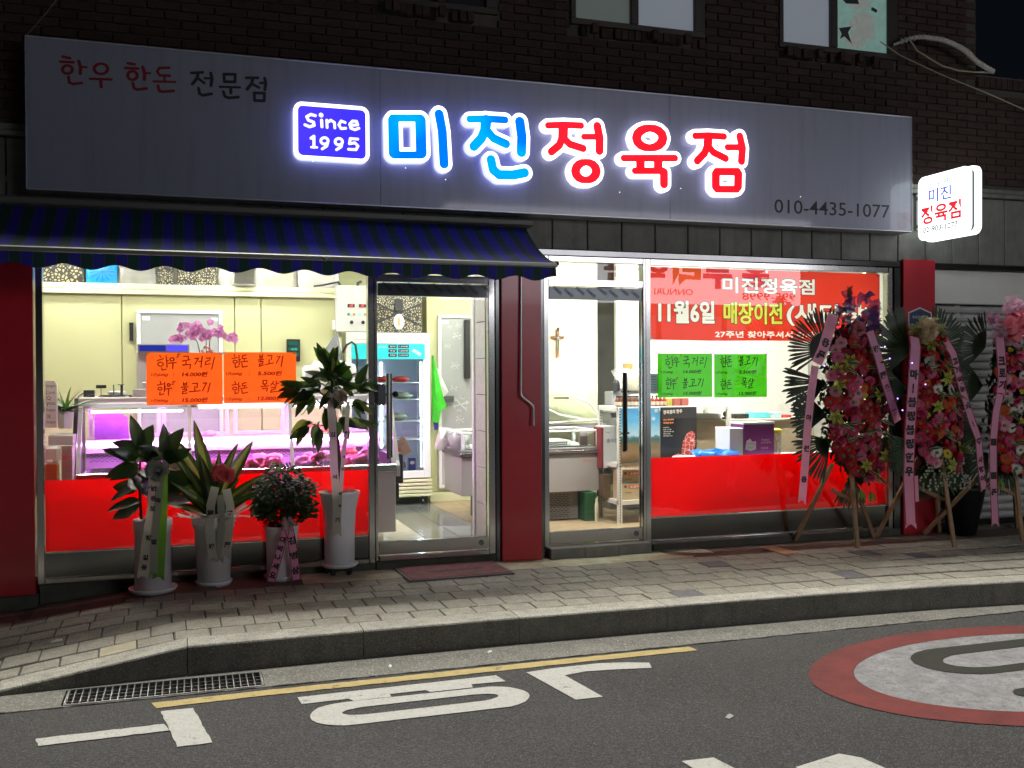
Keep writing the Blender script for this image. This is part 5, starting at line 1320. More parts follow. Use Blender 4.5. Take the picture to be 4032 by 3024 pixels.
q = MB(); q.tube([(1.49, 2.42, 2.42), (1.46, 2.30, 2.43), (1.30, 2.3, 2.395), (1.22, 2.33, 2.385)], .01, 6); q.tube([(1.66, 2.35, 2.396), (1.66, 2.35, 2.43), (1.70, 2.4, 2.45)], .014, 6); q.build('cable', M_blk, cp)
MB().bbox(1.395, 1.428, 2.30, 2.33, 1.955, 2.05, .004).build('switch_box', M_wh, cp)

q = MB(); P = [(1.385, 1.92), (1.277, 1.749), (1.295, 1.66), (1.33, 1.60), (1.42, 1.52), (1.452, 1.60), (1.43, 1.72), (1.41, 1.85)]
for k in range(len(P)): pass
ap = thing('hanging_bag', (1.37, 1.95, 1.55), 'grey folded cloth bag hanging under the control box', 'bag')
c = Vector((1.38, 1.86, 1.70)); vs = [c] + [Vector((x, 1.94 + .03 * ((i % 2) * 2 - 1), z)) for i, (x, z) in enumerate(P)]
q.add(vs, [(0, i, i % 8 + 1) for i in range(1, 9)]); q.build('bag', mat('bag_grey', (.16, .17, .18), .5), ap)
hsn = MB(); hsn.tube([(1.44, 1.9, 1.72), (1.47, 1.88, 1.79), (1.52, 1.87, 1.82), (1.555, 1.87, 1.79), (1.57, 1.87, 1.68), (1.57, 1.87, 1.3)], .011, 8)
tag(hsn.build('black_hose', M_blk), 'black hose arching down beside the hanging grey bag', 'hose')
pd = thing('wall_display', (1.01, 2.36, 1.66), 'small black wall device with dim green readouts on the cold room wall', 'display')
MB().bbox(.955, 1.085, 2.35, 2.395, 1.64, 1.86, .004).build('housing', M_blk, pd)
q = MB()
for z0, z1 in ((1.80, 1.835), (1.745, 1.78), (1.69, 1.725)):
    q.box(.972, 1.068, 2.347, 2.3485, z0, z1)
q.build('readout', emi('dim_green', (.02, .14, .10), 1.), pd)
q = MB(); text(q, '10.25', (1.0, 2.3455, 1.752), (.05, 0, 0), (0, 0, .018)); q.build('digits', emi('green_digits', (.1, .8, .5), 1.5), pd)

# ---- refrigerated showcase with pink light
sc = thing('meat_showcase', (.4, .9, FZ), 'long glass fronted meat display counter glowing pink and violet', 'display counter')
SX0, SX1 = -.795, 1.66
M_case = mat('case_white', (.80, .80, .80), .3)
MB().bbox(SX0, SX1, .50, 1.32, FZ + .1, .70, .006).build('base', M_case, sc)
q = MB(); q.prism([(0, 0)] * 3, 0, 0) if False else None
def yzplate(x0, x1, poly):
    n = len(poly); q = MB(); q.add([(x0, y, z) for y, z in poly] + [(x1, y, z) for y, z in poly], [tuple(range(n)), tuple(range(n, 2 * n))[::-1]] + [(i, n + i, n + (i + 1) % n, (i + 1) % n) for i in range(n)]); return q
side = [(.46, .66), (1.33, .66), (1.33, 1.33), (.80, 1.33), (.52, .78)]
yzplate(SX0 - .03, SX0, side).build('end_panel', M_blk, sc)
yzplate(SX1, SX1 + .03, [(.46, .66), (.50, .66), (.535, .78), (.83, 1.30), (1.33, 1.30), (1.33, 1.33), (.80, 1.33), (.50, .79), (.46, .75)]).build('end_frame', M_wh, sc)
q = MB(); q.bbox(SX1 - .02, SX1 + .09, .62, 1.30, .58, .84, .01); q.bbox(SX1, SX1 + .07, .7, 1.2, .42, .579, .01); q.bbox(SX1 + .01, SX1 + .045, 1.28, 1.34, FZ, .60, .004); q.build('machine_housing', M_blk, sc)
MB().bbox(SX0, SX1, .455, .50, .70, .765, .006).build('front_rail', M_ss, sc)
MB().bbox(SX0 + .001, SX1 - .001, .76, 1.30, 1.285, 1.335, .008).build('top_board', M_case, sc)
MB().bbox(SX0 + .02, SX1 - .02, 1.28, 1.32, .70, .86, .003).build('rear_wall_low', M_case, sc)
# front frame and slanted glass
q = MB(); F0 = Vector((0, .50, .765)); F1 = Vector((0, .78, 1.285))
for x in (SX0 + .02, .03, .82, SX1 - .02): q.bar((x, F0.y, F0.z), (x, F1.y, F1.z), .028, .02)
q.bar((SX0, .785, 1.27), (SX1, .785, 1.27), .03, .04); q.build('glass_frame', M_wh, sc)
MB().quad((SX0, F0.y + .004, F0.z), (SX1, F0.y + .004, F0.z), (SX1, F1.y + .004, F1.z), (SX0, F1.y + .004, F1.z)).build('front_glass', M_glass, sc)
# rear sliding windows
q = MB()
for x0, x1 in ((SX0 + .03, -.20), (-.19, .36), (.40, .83), (.84, 1.62)):
    for a in ((x0, x1, 1.24, 1.275), (x0, x1, .995, 1.02), (x0, x0 + .03, 1.021, 1.239), (x1 - .03, x1, 1.021, 1.239)): q.box(a[0], a[1], 1.295, 1.315, a[2], a[3])
q.build('rear_window_frame', mat('case_frame', (.72, .70, .74), .35), sc)
q = MB(); q.bbox(SX0 + .02, SX1 - .02, 1.10, 1.29, .955, .985, .004); q.bbox(SX0 + .02, SX1 - .02, 1.10, 1.13, .87, .954, .004); q.build('rear_ledge', M_case, sc)
# perforated back panel
q = MB(); q.box(SX0 + .02, SX1 - .02, 1.13, 1.14, .72, .869); q.build('back_panel', mat('perforated', (.45, .42, .48), .4, .3), sc)
hm = MB().box(-.012, .012, -.002, .0, -.0025, .0025).mesh(M_blk); q = MB()
for j in range(5):
    for i in range(60):
        x = SX0 + .05 + i * .04 + (j % 2) * .02; z = .80 + j * .013; q.box(x, x + .024, 1.127, 1.1295, z, z + .005)
q.build('vent_slots', mat('slot', (.12, .05, .2), .6), sc)
MB().box(SX0 + .01, SX1 - .01, .50, 1.13, .704, .725).build('deck', mat('steel_deck', (.6, .6, .62), .3, .5), sc)
M_pinklamp = emi('pink_lamp', (1., .22, 1.), L_CASE)
q = MB(); q.bbox(SX0 + .03, SX1 - .05, .80, .82, 1.255, 1.275, .002); q.bbox(SX0 + .03, SX1 - .05, 1.09, 1.115, .94, .953, .002)
q.build('lamp_tube', M_pinklamp, sc)
q = MB(); q.bbox(-.70, -.02, .74, .765, 1.215, 1.232, .004); q.bbox(.10, .78, .74, .765, 1.245, 1.262, .004); q.bbox(.86, 1.4, .74, .765, 1.245, 1.262, .004); q.build('white_lamp', emi('white_lamp', (1, .97, 1), 7.), sc)
# trays and meat
M_meat = mat('meat', (.55, .10, .09), .35, var=.6, vscale=30, bump=.5, bscale=30, coat=.4); M_fat = mat('meat_fat', (.75, .52, .45), .35, var=.4, vscale=30, bump=.4)
mr = random.Random(5)
for x0, x1, k in ((-.74, -.12, 2), (-.08, .40, 5), (.44, .80, 6), (.84, 1.22, 7), (1.25, 1.62, 8)):
    t = thing('meat_tray', ((x0 + x1) / 2, .8, .725), {2: 'nearly empty steel tray at the left end of the lit showcase', 5: 'steel tray with wrapped meat in the showcase behind the striped leaf plant', 6: 'steel tray of meat cuts in the showcase over the small leafed plant', 7: 'steel tray of red meat in the showcase left of the slim tree trunk', 8: 'heaped steel tray of meat at the right end of the lit showcase'}[k], 'meat tray')
    q = MB(); q.box(x0, x1, .55, 1.05, .726, .73)
    for a in ((x0, x1, .55, .556), (x0, x1, 1.044, 1.05)): q.box(a[0], a[1], a[2], a[3], .7305, .755)
    q.build('tray', M_ss, t)
    for i in range(k + 1):
        px = mr.uniform(x0 + .06, x1 - .06); py = mr.uniform(.6, 1.0)
        MB().blob((px, py, .755 + mr.uniform(0, .012 * k)), (mr.uniform(.04, .075), mr.uniform(.035, .06), mr.uniform(.018, .03) + .003 * k), 12, 7, .34, mr).build('meat_cut', M_meat if mr.random() < .6 else M_fat, t, smooth=True)
q = MB(); q.bbox(-.70, -.44, 1.02, 1.08, .99, 1.0, .003); q.prism([(-.70, 1.0), (-.70, 1.19), (-.66, 1.205), (-.50, 1.20), (-.45, 1.16), (-.44, 1.0)], 1.03, 1.07)
kb = thing('chopping_board', (-.58, 1.05, .99), 'dark board with pale leaf pattern standing in the left end of the showcase', 'board')
q.build('board', mat('violet_board', (.16, .07, .25), .4, var=.7, vscale=16), kb)
for x, y, s_, lab in ((.10, 1.2, .05, 'left of two lumps of pale meat on the rear ledge of the showcase'), (.20, 1.2, .055, 'right of two lumps of pale meat on the rear ledge of the showcase')):
    tag(MB().blob((x, y, .985 + s_ * .45), (s_, .05, s_ * .5), 12, 7, .18, mr).build('meat_lump', M_fat, smooth=True), lab, 'meat')
q = MB()
for i in range(9): q.blob((.95 + i * .045 + mr.uniform(-.01, .01), 1.2 + mr.uniform(-.03, .03), 1.01 + mr.uniform(0, .06)), (.035, .03, .022), 9, 6, .2, mr)
tag(q.build('packed_goods', mat('orange_pack', (.75, .32, .12), .4, var=.5, vscale=30)), 'heap of orange packed goods on the rear ledge behind the tree crown', 'packed food', kind=None)

# things standing on the showcase
TZ = 1.336
wsca = thing('price_scale', (-.17, 1.0, TZ), 'price scale with two lit blue displays standing on the showcase', 'scale')
MB().bbox(-.375, -.29, .98, 1.06, TZ, 1.71, .006).build('column', M_wh, wsca)
MB().bbox(-.365, .035, .93, 1.05, 1.692, 1.765, .006).build('display_head', M_gry, wsca)
MB().box(-.35, -.15, .9275, .9295, 1.705, 1.752).build('screen', emi('screen_navy', (.02, .03, .30), 1.), wsca)
MB().box(-.14, .02, .9275, .9295, 1.705, 1.752).build('screen', emi('screen_blue', (.09, .07, .95), 1.2), wsca)
MB().bbox(-.33, .10, .82, 1.18, TZ + .001, TZ + .12, .01).build('platform', M_wh, wsca)
MB().bbox(-.40, -.30, .80, .93, TZ, 1.40, .006).build('printer_slot', M_wh, wsca)
q = MB(); q.bbox(-.77, -.69, .92, 1.0, TZ, 1.392, .004); tag(q.build('small_black_box', M_blk), 'small black box on the left end of the showcase top', 'box')
q = MB(); q.bbox(-.683, -.605, .985, .995, 1.405, 1.432, .002); q.tube([(-.645, .99, TZ), (-.645, .99, 1.405)], .003, 6); q.bbox(-.665, -.625, .97, 1.01, TZ, TZ + .006, .002)
tag(q.build('small_sign', M_blk), 'little black name plate on a thin stick on the showcase', 'sign')
q = MB(); q.bbox(-.64, -.46, .90, 1.05, TZ, TZ + .016, .003); q.bbox(-.555, -.545, .98, 1.0, TZ + .016, 1.435, .002); q.bbox(-.50, -.478, .98, 1.0, TZ + .016, 1.43, .002); q.bbox(-.52, -.47, .975, 1.005, 1.43, 1.437, .002)
tag(q.build('cutting_stand', M_ss), 'low steel stand with two uprights on the showcase top', 'stand')
q = MB()
for i in range(3): q.blob((-.57 + i * .04, 1.08, TZ + .03), (.035, .02, .018), 8, 5, .1)
tag(q.build('white_cloth', M_wh, smooth=True), 'folded white cloth behind the low steel stand on the showcase', 'cloth')
q = MB(); q.bbox(-.43, -.30, .84, .90, TZ, TZ + .012, .002); tag(q.build('dark_tray', M_blk), 'thin dark tray on the showcase left of the orange price cards', 'tray')
q = MB(); pts = [(-.80, .95, 1.30), (-.81, .93, 1.34), (-.78, .95, 1.365), (-.70, 1.06, 1.35)]; q.tube(pts, .006, 6); q.tube([(-.66, 1.05, TZ + .006), (-.55, 1.1, 1.35), (-.4, 1.1, TZ + .006)], .005, 6)
tag(q.build('power_cable', M_blk), 'black power cable looping over the left corner of the showcase', 'cable')
# orchid
oc = thing('orchid', (.16, 1.05, TZ), 'pink moth orchid in a ribboned pot above the left orange price card', 'orchid')
MB().lathe([(.06, 0), (.075, .16), (.08, .27), (.075, .28), (0, .27)], (.16, 1.05, TZ), 16).build('pot', M_wh, oc)
M_orch = mat('orchid_pink', (.92, .42, .80), .45, trans=.4, rand=.45); M_stem = mat('stem_green', (.06, .14, .03), .5)
q = MB(); q.tube([(.14, 1.05, 1.6), (.10, 1.05, 1.78), (.06, 1.05, 1.86), (-.03, 1.04, 1.80), (-.10, 1.03, 1.80)], .004, 6); q.tube([(.18, 1.05, 1.6), (.20, 1.05, 1.80), (.24, 1.05, 1.88), (.32, 1.04, 1.82), (.40, 1.03, 1.79)], .004, 6); q.tube([(.17, 1.05, 1.6), (.17, 1.05, 1.85), (.14, 1.04, 1.92)], .004, 6)
q.build('stem', M_stem, oc)
def flower5(rad, n=5, cup=.2, wid=.5):
    q = MB()
    for k in range(n):
        t = 2 * math.pi * k / n + .3
        c, s_ = math.cos(t), math.sin(t); w = rad * wid
        P = lambda u, v, y: (c * u - s_ * v, y, s_ * u + c * v)
        q.add([(0, 0, 0), P(rad * .5, -w, -rad * cup), P(rad, 0, -rad * cup * .6), P(rad * .5, w, -rad * cup)], [(0, 1, 2, 3)])
    return q
om = flower5(.036, 5, .3, .5).mesh(M_orch)
orr = random.Random(8)
for i in range(62):
    cx, cz, sx_, sz_ = orr.choice([(.03, 1.87, .08, .05), (.14, 1.93, .07, .04), (.12, 1.86, .09, .04), (.27, 1.87, .06, .035), (-.06, 1.81, .05, .015), (.37, 1.82, .05, .02), (.18, 1.84, .06, .03)])
    put('blossom', om, oc, (cx + orr.uniform(-sx_, sx_), 1.03 + orr.uniform(-.05, .03), cz + orr.uniform(-sz_, sz_)), (orr.uniform(-.6, .6), orr.uniform(0, 6), orr.uniform(-.6, .6)))
q = MB()
for i in range(26): 
    a = orr.uniform(0, 6.28); q.blob((.17 + .055 * math.cos(a) * orr.random(), 1.0 + orr.uniform(-.03, .02), 1.70 + .045 * math.sin(a)), (.014, .012, .012), 6, 4, .1, orr)
q.build('ribbon_bow', mat('bow_redwhite', (.85, .35, .35), .3, var=.8, vscale=60), oc)

# leafy things
M_leafd = mat('leaf_dark', (.022, .046, .015), .28, var=.25, vscale=14, trans=.18, tcol=(.06, .15, .02), coat=.15)
M_leafm = mat('leaf_mid', (.045, .115, .02), .32, var=.25, vscale=14, trans=.25, tcol=(.12, .30, .03), coat=.15)
M_leafy = mat('leaf_yellow_green', (.20, .30, .05), .35, trans=.3, tcol=(.35, .5, .06))
M_leafs = mat('leaf_small', (.022, .058, .014), .5, spec=.22)
def leaf_mesh(L, Wd, m, fold=.25, droop=.25, n=7, m2=None, mid=.35, wave=.12, tip=1.):
    """a blade along +x, underside down; folded along the rib, drooping to its tip"""
    q = MB(); cols = (-1, -mid, 0, mid, 1) if m2 else (-1, 0, 1)
    vs = []
    for i in range(n + 1):
        t = i / n
        w = Wd / 2 * (math.sin(math.pi * min(1, t ** .8 * .98 + .02)) ** .75) * (1 - .15 * t) if 0 < i < n else .002
        x = L * t; z = -droop * L * t * t
        for c in cols: vs.append((x, c * w, z + fold * abs(c) * w + wave * math.sin(t * 9) * abs(c) * w))
    k = len(cols)
    for i in range(n):
        for j in range(k - 1): 
            q.cur = 1 if (m2 and j in (1, 2)) else 0
            q.add([], []) ; q.f.append((i * k + j, (i + 1) * k + j, (i + 1) * k + j + 1, i * k + j + 1)); q.mi.append(q.cur)
    q.v = vs
    return q.mesh([m, m2] if m2 else m, smooth=True)
def aim(o, d, roll=0., face=None):
    """turn +x of the object towards d, keeping its top side up, then roll"""
    d = Vector(d).normalized()
    s_ = (Vector(face) if face else Vector((0, 0, 1))).cross(d)
    s_ = s_.normalized() if s_.length > 1e-4 else Vector((0, 1, 0))
    u = d.cross(s_)
    Mx = Matrix((d, s_, u)).transposed() @ Matrix.Rotation(roll, 3, 'X')
    o.rotation_euler = Mx.to_euler()
    return o
def grass_pot(root, c, n, L, Wd, m, seed, spread=1., up=1.):
    r = random.Random(seed); me = leaf_mesh(L, Wd, m, .2, .45)
    for i in range(n):
        a = r.uniform(0, 6.28); e = r.uniform(.3, 1.35) * up
        o = put('leaf', me, root, (c[0], c[1], c[2]), scale=(r.uniform(.6, 1.1),) * 3)
        aim(o, (math.cos(a) * spread, math.sin(a) * spread, math.tan(min(e, 1.45))), r.uniform(-.5, .5))
lp = thing('potted_plant', (-.88, .62, 1.10), 'grassy potted plant in a white square pot at the left edge of the left window', 'plant')
MB().lathe([(.045, 0), (.062, .125), (.066, .13), (.055, .13), (0, .12)], (-.875, .62, 1.105), 4, None).build('pot', M_wh, lp)
grass_pot(lp, (-.875, .62, 1.22), 26, .26, .022, M_leafm, 4, 1., 1.05); grass_pot(lp, (-.875, .62, 1.22), 14, .14, .05, M_leafs, 5, 1., .8)
q = MB(); q.prism([(-.99, 1.12), (-.915, 1.12), (-.91, 1.44), (-.93, 1.47), (-.99, 1.47)], .45, .50)
cv = thing('printed_bag', (-.95, .47, 1.10), 'white paper bag covered in handwritten words, standing at the far left of the window', 'bag')
q.build('bag', mat('bag_white', (.78, .78, .75), .6, trans=.6), cv)
q = MB()
for i, w in enumerate(('hope', 'Love', 'Q', 'you', 'hope', 'OK', 'hope')): text(q, w, (-.982, .4485, 1.415 - i * .045), (.06 if len(w) > 2 else .03, 0, 0), (0, 0, .030))
q.build('lettering', M_blk, cv)
q = MB(); q.bbox(-.97, -.80, .42, .80, .99, 1.06, .004); tag(q.build('white_carton', mat('carton_thin', (.8, .8, .78), .5, trans=.45)), 'flat white carton under the grassy potted plant', 'carton')
bt = thing('drink_dispenser', (-.93, .40, .70), 'clear jar of orange drink with pale lid at the left edge of the window', 'drink jar')
q = MB(); q.bbox(-.985, -.895, .34, .44, .70, .86, .01); q.build('drink', mat('orange_drink', (.62, .22, .04), .2), bt)
q = MB(); q.bbox(-.99, -.885, .33, .45, .861, .99, .02); q.build('jar', mat('clear_plastic', (.75, .77, .78), .2, alpha=.6), bt)
q = MB(); q.lathe([(.018, 0), (.024, .01), (.018, .02)], (-.95, .335, .87), 12); q.build('tap', M_wh, bt)
q = MB(); q.bbox(-.875, -.80, .36, .62, .70, .99, .003)
fx = thing('stacked_box', (-.84, .5, .70), 'white printed carton with a row of square holes beside the orange drink jar', 'carton')
q.build('box', mat('beige_carton', (.70, .66, .56), .6, trans=.35), fx)
q = MB()
for i in range(6): q.box(-.82, -.808, .358, .3595, .74 + i * .035, .755 + i * .035)
q.build('hole_row', M_wh, fx)
q = MB(); q.box(-.87, -.835, .358, .3595, .885, .915); q.build('pink_label', mat('pinklabel', (.8, .25, .3), .5), fx)
q = MB(); q.bbox(-1.0, -.80, .3, .9, .64, .698, .004); tag(q.build('side_table', M_gry), 'low grey side table at the left end of the showcase', 'table')
gp = thing('small_green_plant', (.62, 1.05, TZ), 'tuft of pale green leaves above the right orange price card', 'plant')
MB().lathe([(.04, 0), (.055, .20), (0, .19)], (.62, 1.05, TZ), 14).build('pot', M_wh, gp)
grass_pot(gp, (.62, 1.05, TZ + .2), 22, .16, .03, M_leafy, 6, 1.2, .75)
q = MB(); crumple(q, .98, 1.42, 1.02, 1.2, TZ, TZ + .27, 12, 8, .02)
tag(q.build('white_sack', mat('sack_white2', (.75, .75, .70), .6, var=.1, vscale=8, bump=.4, bscale=8), smooth=True), 'pale sack standing on the showcase behind the slim tree crown', 'sack')
q = MB(); q.bbox(1.44, 1.60, .95, 1.15, TZ, TZ + .06, .006); q.bbox(1.49, 1.53, 1.0, 1.04, TZ + .06, TZ + .14, .004); tag(q.build('till_scale', M_gry), 'grey countertop scale at the right end of the showcase', 'scale')

# ---- seen through the first door
fg = thing('display_fridge', (2.1, 3.1, FZ), 'white upright glass door fridge with turquoise header', 'fridge')
FX0, FX1, FY = 1.62, 2.535, 2.9
q = MB(); q.bbox(FX0, FX1, FY, FY + .05, 1.88, 1.955, .006); q.bbox(FX0 + .0, FX1 - .0, FY - .001, FY + .05, 1.838, 1.878, .003)
q.bbox(FX0, FX0 + .06, FY, FY + .05, .385, 1.837, .004); q.bbox(FX1 - .075, FX1, FY, FY + .05, .385, 1.837, .004); q.bbox(FX0 + .061, FX1 - .076, FY, FY + .05, .385, .46, .004)
q.bbox(FX0, FX0 + .02, FY + .051, FY + .6, .385, 1.955, .003); q.bbox(FX1 - .02, FX1, FY + .051, FY + .6, .385, 1.955, .003); q.bbox(FX0 + .021, FX1 - .021, FY + .051, FY + .6, 1.93, 1.955, .003)
q.build('cabinet', M_wh, fg)
q = MB(); q.box(FX0 + .021, FX1 - .021, FY + .57, FY + .6, .385, 1.929); q.build('back_liner', mat('liner', (.45, .50, .60), .4), fg)
MB().box(FX0 + .06, FX1 - .06, FY - .004, FY + .04, 1.672, 1.832).build('header_board', mat('header_cyan', (.02, .48, .52), .4, emit=(.02, .60, .65), es=.45, var=.3, vscale=6), fg)
q = MB()
for i in range(3):
    for a, b in ((2.075, 2.165), (2.18, 2.30)): q.box(a, b, FY - .007, FY - .0045, 1.79 - i * .047, 1.825 - i * .047)
q.build('price_board', M_blk, fg)
q = MB()
for i, (a, b) in enumerate((('갈비', '1,500원'), ('목살', '1,800원'), ('삼겹살', '3,000원'))):
    text(q, a, (2.09, FY - .0085, 1.799 - i * .047), (.06, 0, 0), (0, 0, .018), .02); text(q, b, (2.19, FY - .0085, 1.799 - i * .047), (.10, 0, 0), (0, 0, .018), .02)
q.build('price_lettering', emi('chalk', (.9, .95, .9), .8), fg)
q = MB(); text(q, '아이스', (1.97, FY - .0055, 1.79), (.09, 0, 0), (0, 0, .022), .02); q.build('brand_lettering', mat('yellow_print', (.6, .7, .3), .5), fg)
q = MB(); q.add([(2.33, FY - .0055, 1.755), (2.37, FY - .0055, 1.735), (2.42, FY - .0055, 1.70), (2.44, FY - .0055, 1.73), (2.39, FY - .0055, 1.765), (2.35, FY - .0055, 1.785)], [(0, 1, 2, 3, 4, 5)]); q.build('splash_print', mat('print_pale', (.5, .8, .85), .5), fg)
MB().quad((FX0 + .06, FY + .03, .46), (FX1 - .075, FY + .03, .46), (FX1 - .075, FY + .03, 1.672), (FX0 + .06, FY + .03, 1.672)).build('glass_door', M_glass, fg)
for z in (1.42, 1.238, 1.0, .80):
    MB().bbox(FX0 + .03, FX1 - .03, FY + .08, FY + .55, z - .008, z, .002).build('shelf', M_wh, fg)
q = MB()
for x in (2.438, 2.10):
    for i in range(34): q.box(x, x + .008, FY + .062 if x > 2.2 else FY + .56, FY + .07 if x > 2.2 else FY + .568, .5 + i * .034, .518 + i * .034)
q.build('led_strip', emi('led_blue_white', (.75, .85, 1.), 45.), fg)
for i in range(5): MB().bbox(FX0 + .0, FX1 + .01, FY - .03, FY + .03, .185 + i * .039, .213 + i * .039, .004).build('grille_louver', M_creaml, fg)
MB().box(FX0 + .02, FX1 - .02, FY + .032, FY + .5, .18, .384).build('plinth', M_gry, fg)
for x in (1.75, 2.45):
    q = MB(); q.lathe([(.0, -.012), (.03, -.012), (.03, .012), (0, .012)], (0, 0, 0), 14, Matrix.Translation((x, FY + .03, FZ + .031)) @ Matrix.Rotation(R(90), 4, 'Y')); q.bar((x, FY + .03, FZ + .03), (x, FY + .05, .18), .02); q.build('castor', M_blk, fg)
M_redm = mat('red_pack', (.62, .05, .03), .35, var=.4, vscale=20, emit=None); M_grn = mat('green_bags', (.30, .40, .26), .4, var=.5, vscale=20)
for c, r_, m, lab in (((2.04, 3.05, 1.455), (.08, .08, .035), M_redm, 'red meat bag at the left of the top fridge shelf'), ((2.24, 3.05, 1.455), (.10, .08, .035), M_redm, 'large red meat bag on the top fridge shelf'),
                 ((2.26, 3.06, 1.275), (.11, .08, .035), M_grn, 'bag of greens on the second fridge shelf'), ((2.19, 3.06, 1.045), (.12, .09, .045), M_grn, 'big bag of greens on the third fridge shelf'),):
    tag(MB().blob(c, r_, 14, 8, .12, mr).build('food_bag', m, smooth=True), lab, 'food bag', 'bags on the fridge shelves')
cb = thing('tilted_carton', (2.19, 3.0, .60), 'brown carton with red tape leaning in the bottom of the fridge', 'carton')
T = Matrix.Translation((2.19, 3.03, .685)) @ Matrix.Rotation(R(-28), 4, 'Y')
MB().bbox(-.13, .13, -.06, .08, -.09, .09, .003, T).build('box', mat('kraft', (.50, .36, .20), .7), cb)
MB().box(-.09, -.06, -.0625, -.061, -.09, .09, T).build('red_tape', mat('red_tape', (.8, .1, .05), .4), cb)
q = MB(); q.box(-.02, .03, -.0625, -.061, -.02, .02, T); q.build('print', mat('red_print', (.65, .12, .06), .5), cb)
q = MB(); text(q, '맛있는', T @ Vector((.0, -.063, .025)), T.to_3x3() @ Vector((.10, 0, 0)), T.to_3x3() @ Vector((0, 0, .03))); q.build('lettering', mat('brown_print', (.2, .12, .06), .5), cb)
tag(MB().blob((2.20, 2.99, .52), (.07, .05, .05), 12, 8, .2, mr).build('knotted_bag', M_pbag, smooth=True), 'knotted clear bag at the bottom of the fridge', 'bag')
nb = thing('navy_pack', (2.35, 3.0, .47), 'dark blue pack with a white round label at the bottom right of the fridge', 'pack')
MB().bbox(2.305, 2.385, 2.97, 3.03, .462, .60, .003).build('pack', mat('navy', (.03, .04, .2), .4), nb)
q = MB(); q.add([(2.345 + .026 * math.cos(i * .5236), 2.968, .545 + .02 * math.sin(i * .5236)) for i in range(12)], [tuple(range(12))[::-1]]); q.build('label', M_wh, nb)

gb = thing('ribboned_gift_box', (2.2, 3.05, 1.957), 'large black and gold patterned gift box tied crosswise on the fridge', 'gift box')
MB().bbox(1.95, 2.455, 2.93, 3.25, 1.957, 2.42, .004).build('box', M_flo, gb)
q = MB(); q.add([(1.955, 2.9285, 2.06), (2.21, 2.9285, 2.17), (1.955, 2.9285, 2.28)], [(0, 1, 2)]); q.add([(2.45, 2.9285, 2.06), (2.21, 2.9285, 2.17), (2.45, 2.9285, 2.28)], [(0, 2, 1)]); q.build('honeycomb_panel', M_hex, gb)
q = MB(); q.bar((1.955, 2.925, 2.27), (2.45, 2.925, 2.03), .005, .018); q.bar((1.955, 2.919, 2.06), (2.45, 2.919, 2.28), .005, .018); q.build('ribbon', M_blk, gb)
MB().bbox(2.15, 2.24, 2.905, 2.915, 2.19, 2.32, .003).build('top_label', M_blk, gb)
q = MB(); q.add([(2.195 + .058 * math.cos(i * .5236), 2.912, 2.075 + .085 * math.sin(i * .5236)) for i in range(12)], [tuple(range(12))[::-1]]); q.build('white_tag', M_wh, gb)
q = MB(); q.box(2.18, 2.21, 2.909, 2.911, 2.03, 2.12); q.build('tag_emblem', mat('gold_em', (.6, .4, .2), .4), gb)

cr2 = thing('rear_cold_room', (2.6, 3.1, FZ), 'cream cold room wall behind the upright fridge, with a grey snowflake door', 'cold room')
MB().bbox(1.50, 2.60, 3.50, 3.55, FZ, 2.85, .003).build('wall_panel', M_cream, cr2)
MB().bbox(2.60, 3.30, 3.10, 3.16, FZ + .1, 2.85, .003).build('wall_panel', M_cream, cr2)
MB().bbox(2.56, 3.30, 3.04, 3.16, FZ, FZ + .1, .003).build('skirting', M_creaml, cr2)
MB().bbox(2.545, 2.60, 3.10, 3.55, FZ, 2.85, .003).build('corner_panel', M_cream, cr2)
fr = cooldoor(cr2, 2.665, 3.28, .24, 2.165, 3.098)
M_flake = mat('flake_print', (.66, .68, .67), .4)
def flake(x, z, r):
    q = MB(); k = 0
    for a in range(3):
        t = a * math.pi / 3 + .26; dx, dz = math.cos(t) * r, math.sin(t) * r
        q.bar((x - dx, 3.0605 - k, z - dz), (x + dx, 3.0605 - k, z + dz), .0004, r * .14); k += .0006
        for s_ in (-1, 1):
            bx_, bz = x + dx * .6 * s_, z + dz * .6 * s_
            for da in (-.9, .9):
                q.bar((bx_, 3.0605 - k, bz), (bx_ + math.cos(t + da) * r * .32 * s_, 3.0605 - k, bz + math.sin(t + da) * r * .32 * s_), .0004, r * .1); k += .0003
    q.build('snowflake', M_flake, fr)
for x, z, r_ in ((2.88, 1.93, .055), (2.77, 1.82, .04), (2.86, 1.60, .05), (2.92, 1.17, .10), (2.84, 1.35, .045), (2.91, 1.0, .055), (2.80, 2.03, .03), (2.9, 2.05, .04)): flake(x, z, r_)
MB().bbox(2.955, 3.02, 3.0, 3.045, 1.455, 2.11, .008).build('door_bar', M_blk, fr)
q = MB(); q.bbox(2.70, 2.83, 3.0, 3.03, 1.19, 1.27, .006); q.bar((2.72, 2.99, 1.235), (2.82, 2.985, 1.245), .012); q.build('latch', M_ss, fr)
q = MB(); q.add([(2.56, 2.93, 1.70), (2.57, 2.90, 1.72), (2.60, 2.90, 1.60), (2.67, 2.9, 1.30), (2.72, 2.91, 1.14), (2.66, 2.92, 1.12), (2.63, 2.9, .97), (2.56, 2.93, .99), (2.59, 2.87, 1.3), (2.61, 2.88, 1.1)], [(0, 1, 8), (1, 2, 8), (2, 3, 8), (3, 9, 8), (3, 4, 9), (4, 5, 9), (5, 6, 9), (6, 7, 9), (7, 8, 9), (7, 0, 8)])
agr = thing('green_apron', (2.6, 2.9, .97), 'bright green apron hanging beside the upright fridge', 'apron'); q.build('cloth', mat('apron_green', (.05, .60, .03), .4, var=.4, vscale=12, emit=None), agr)
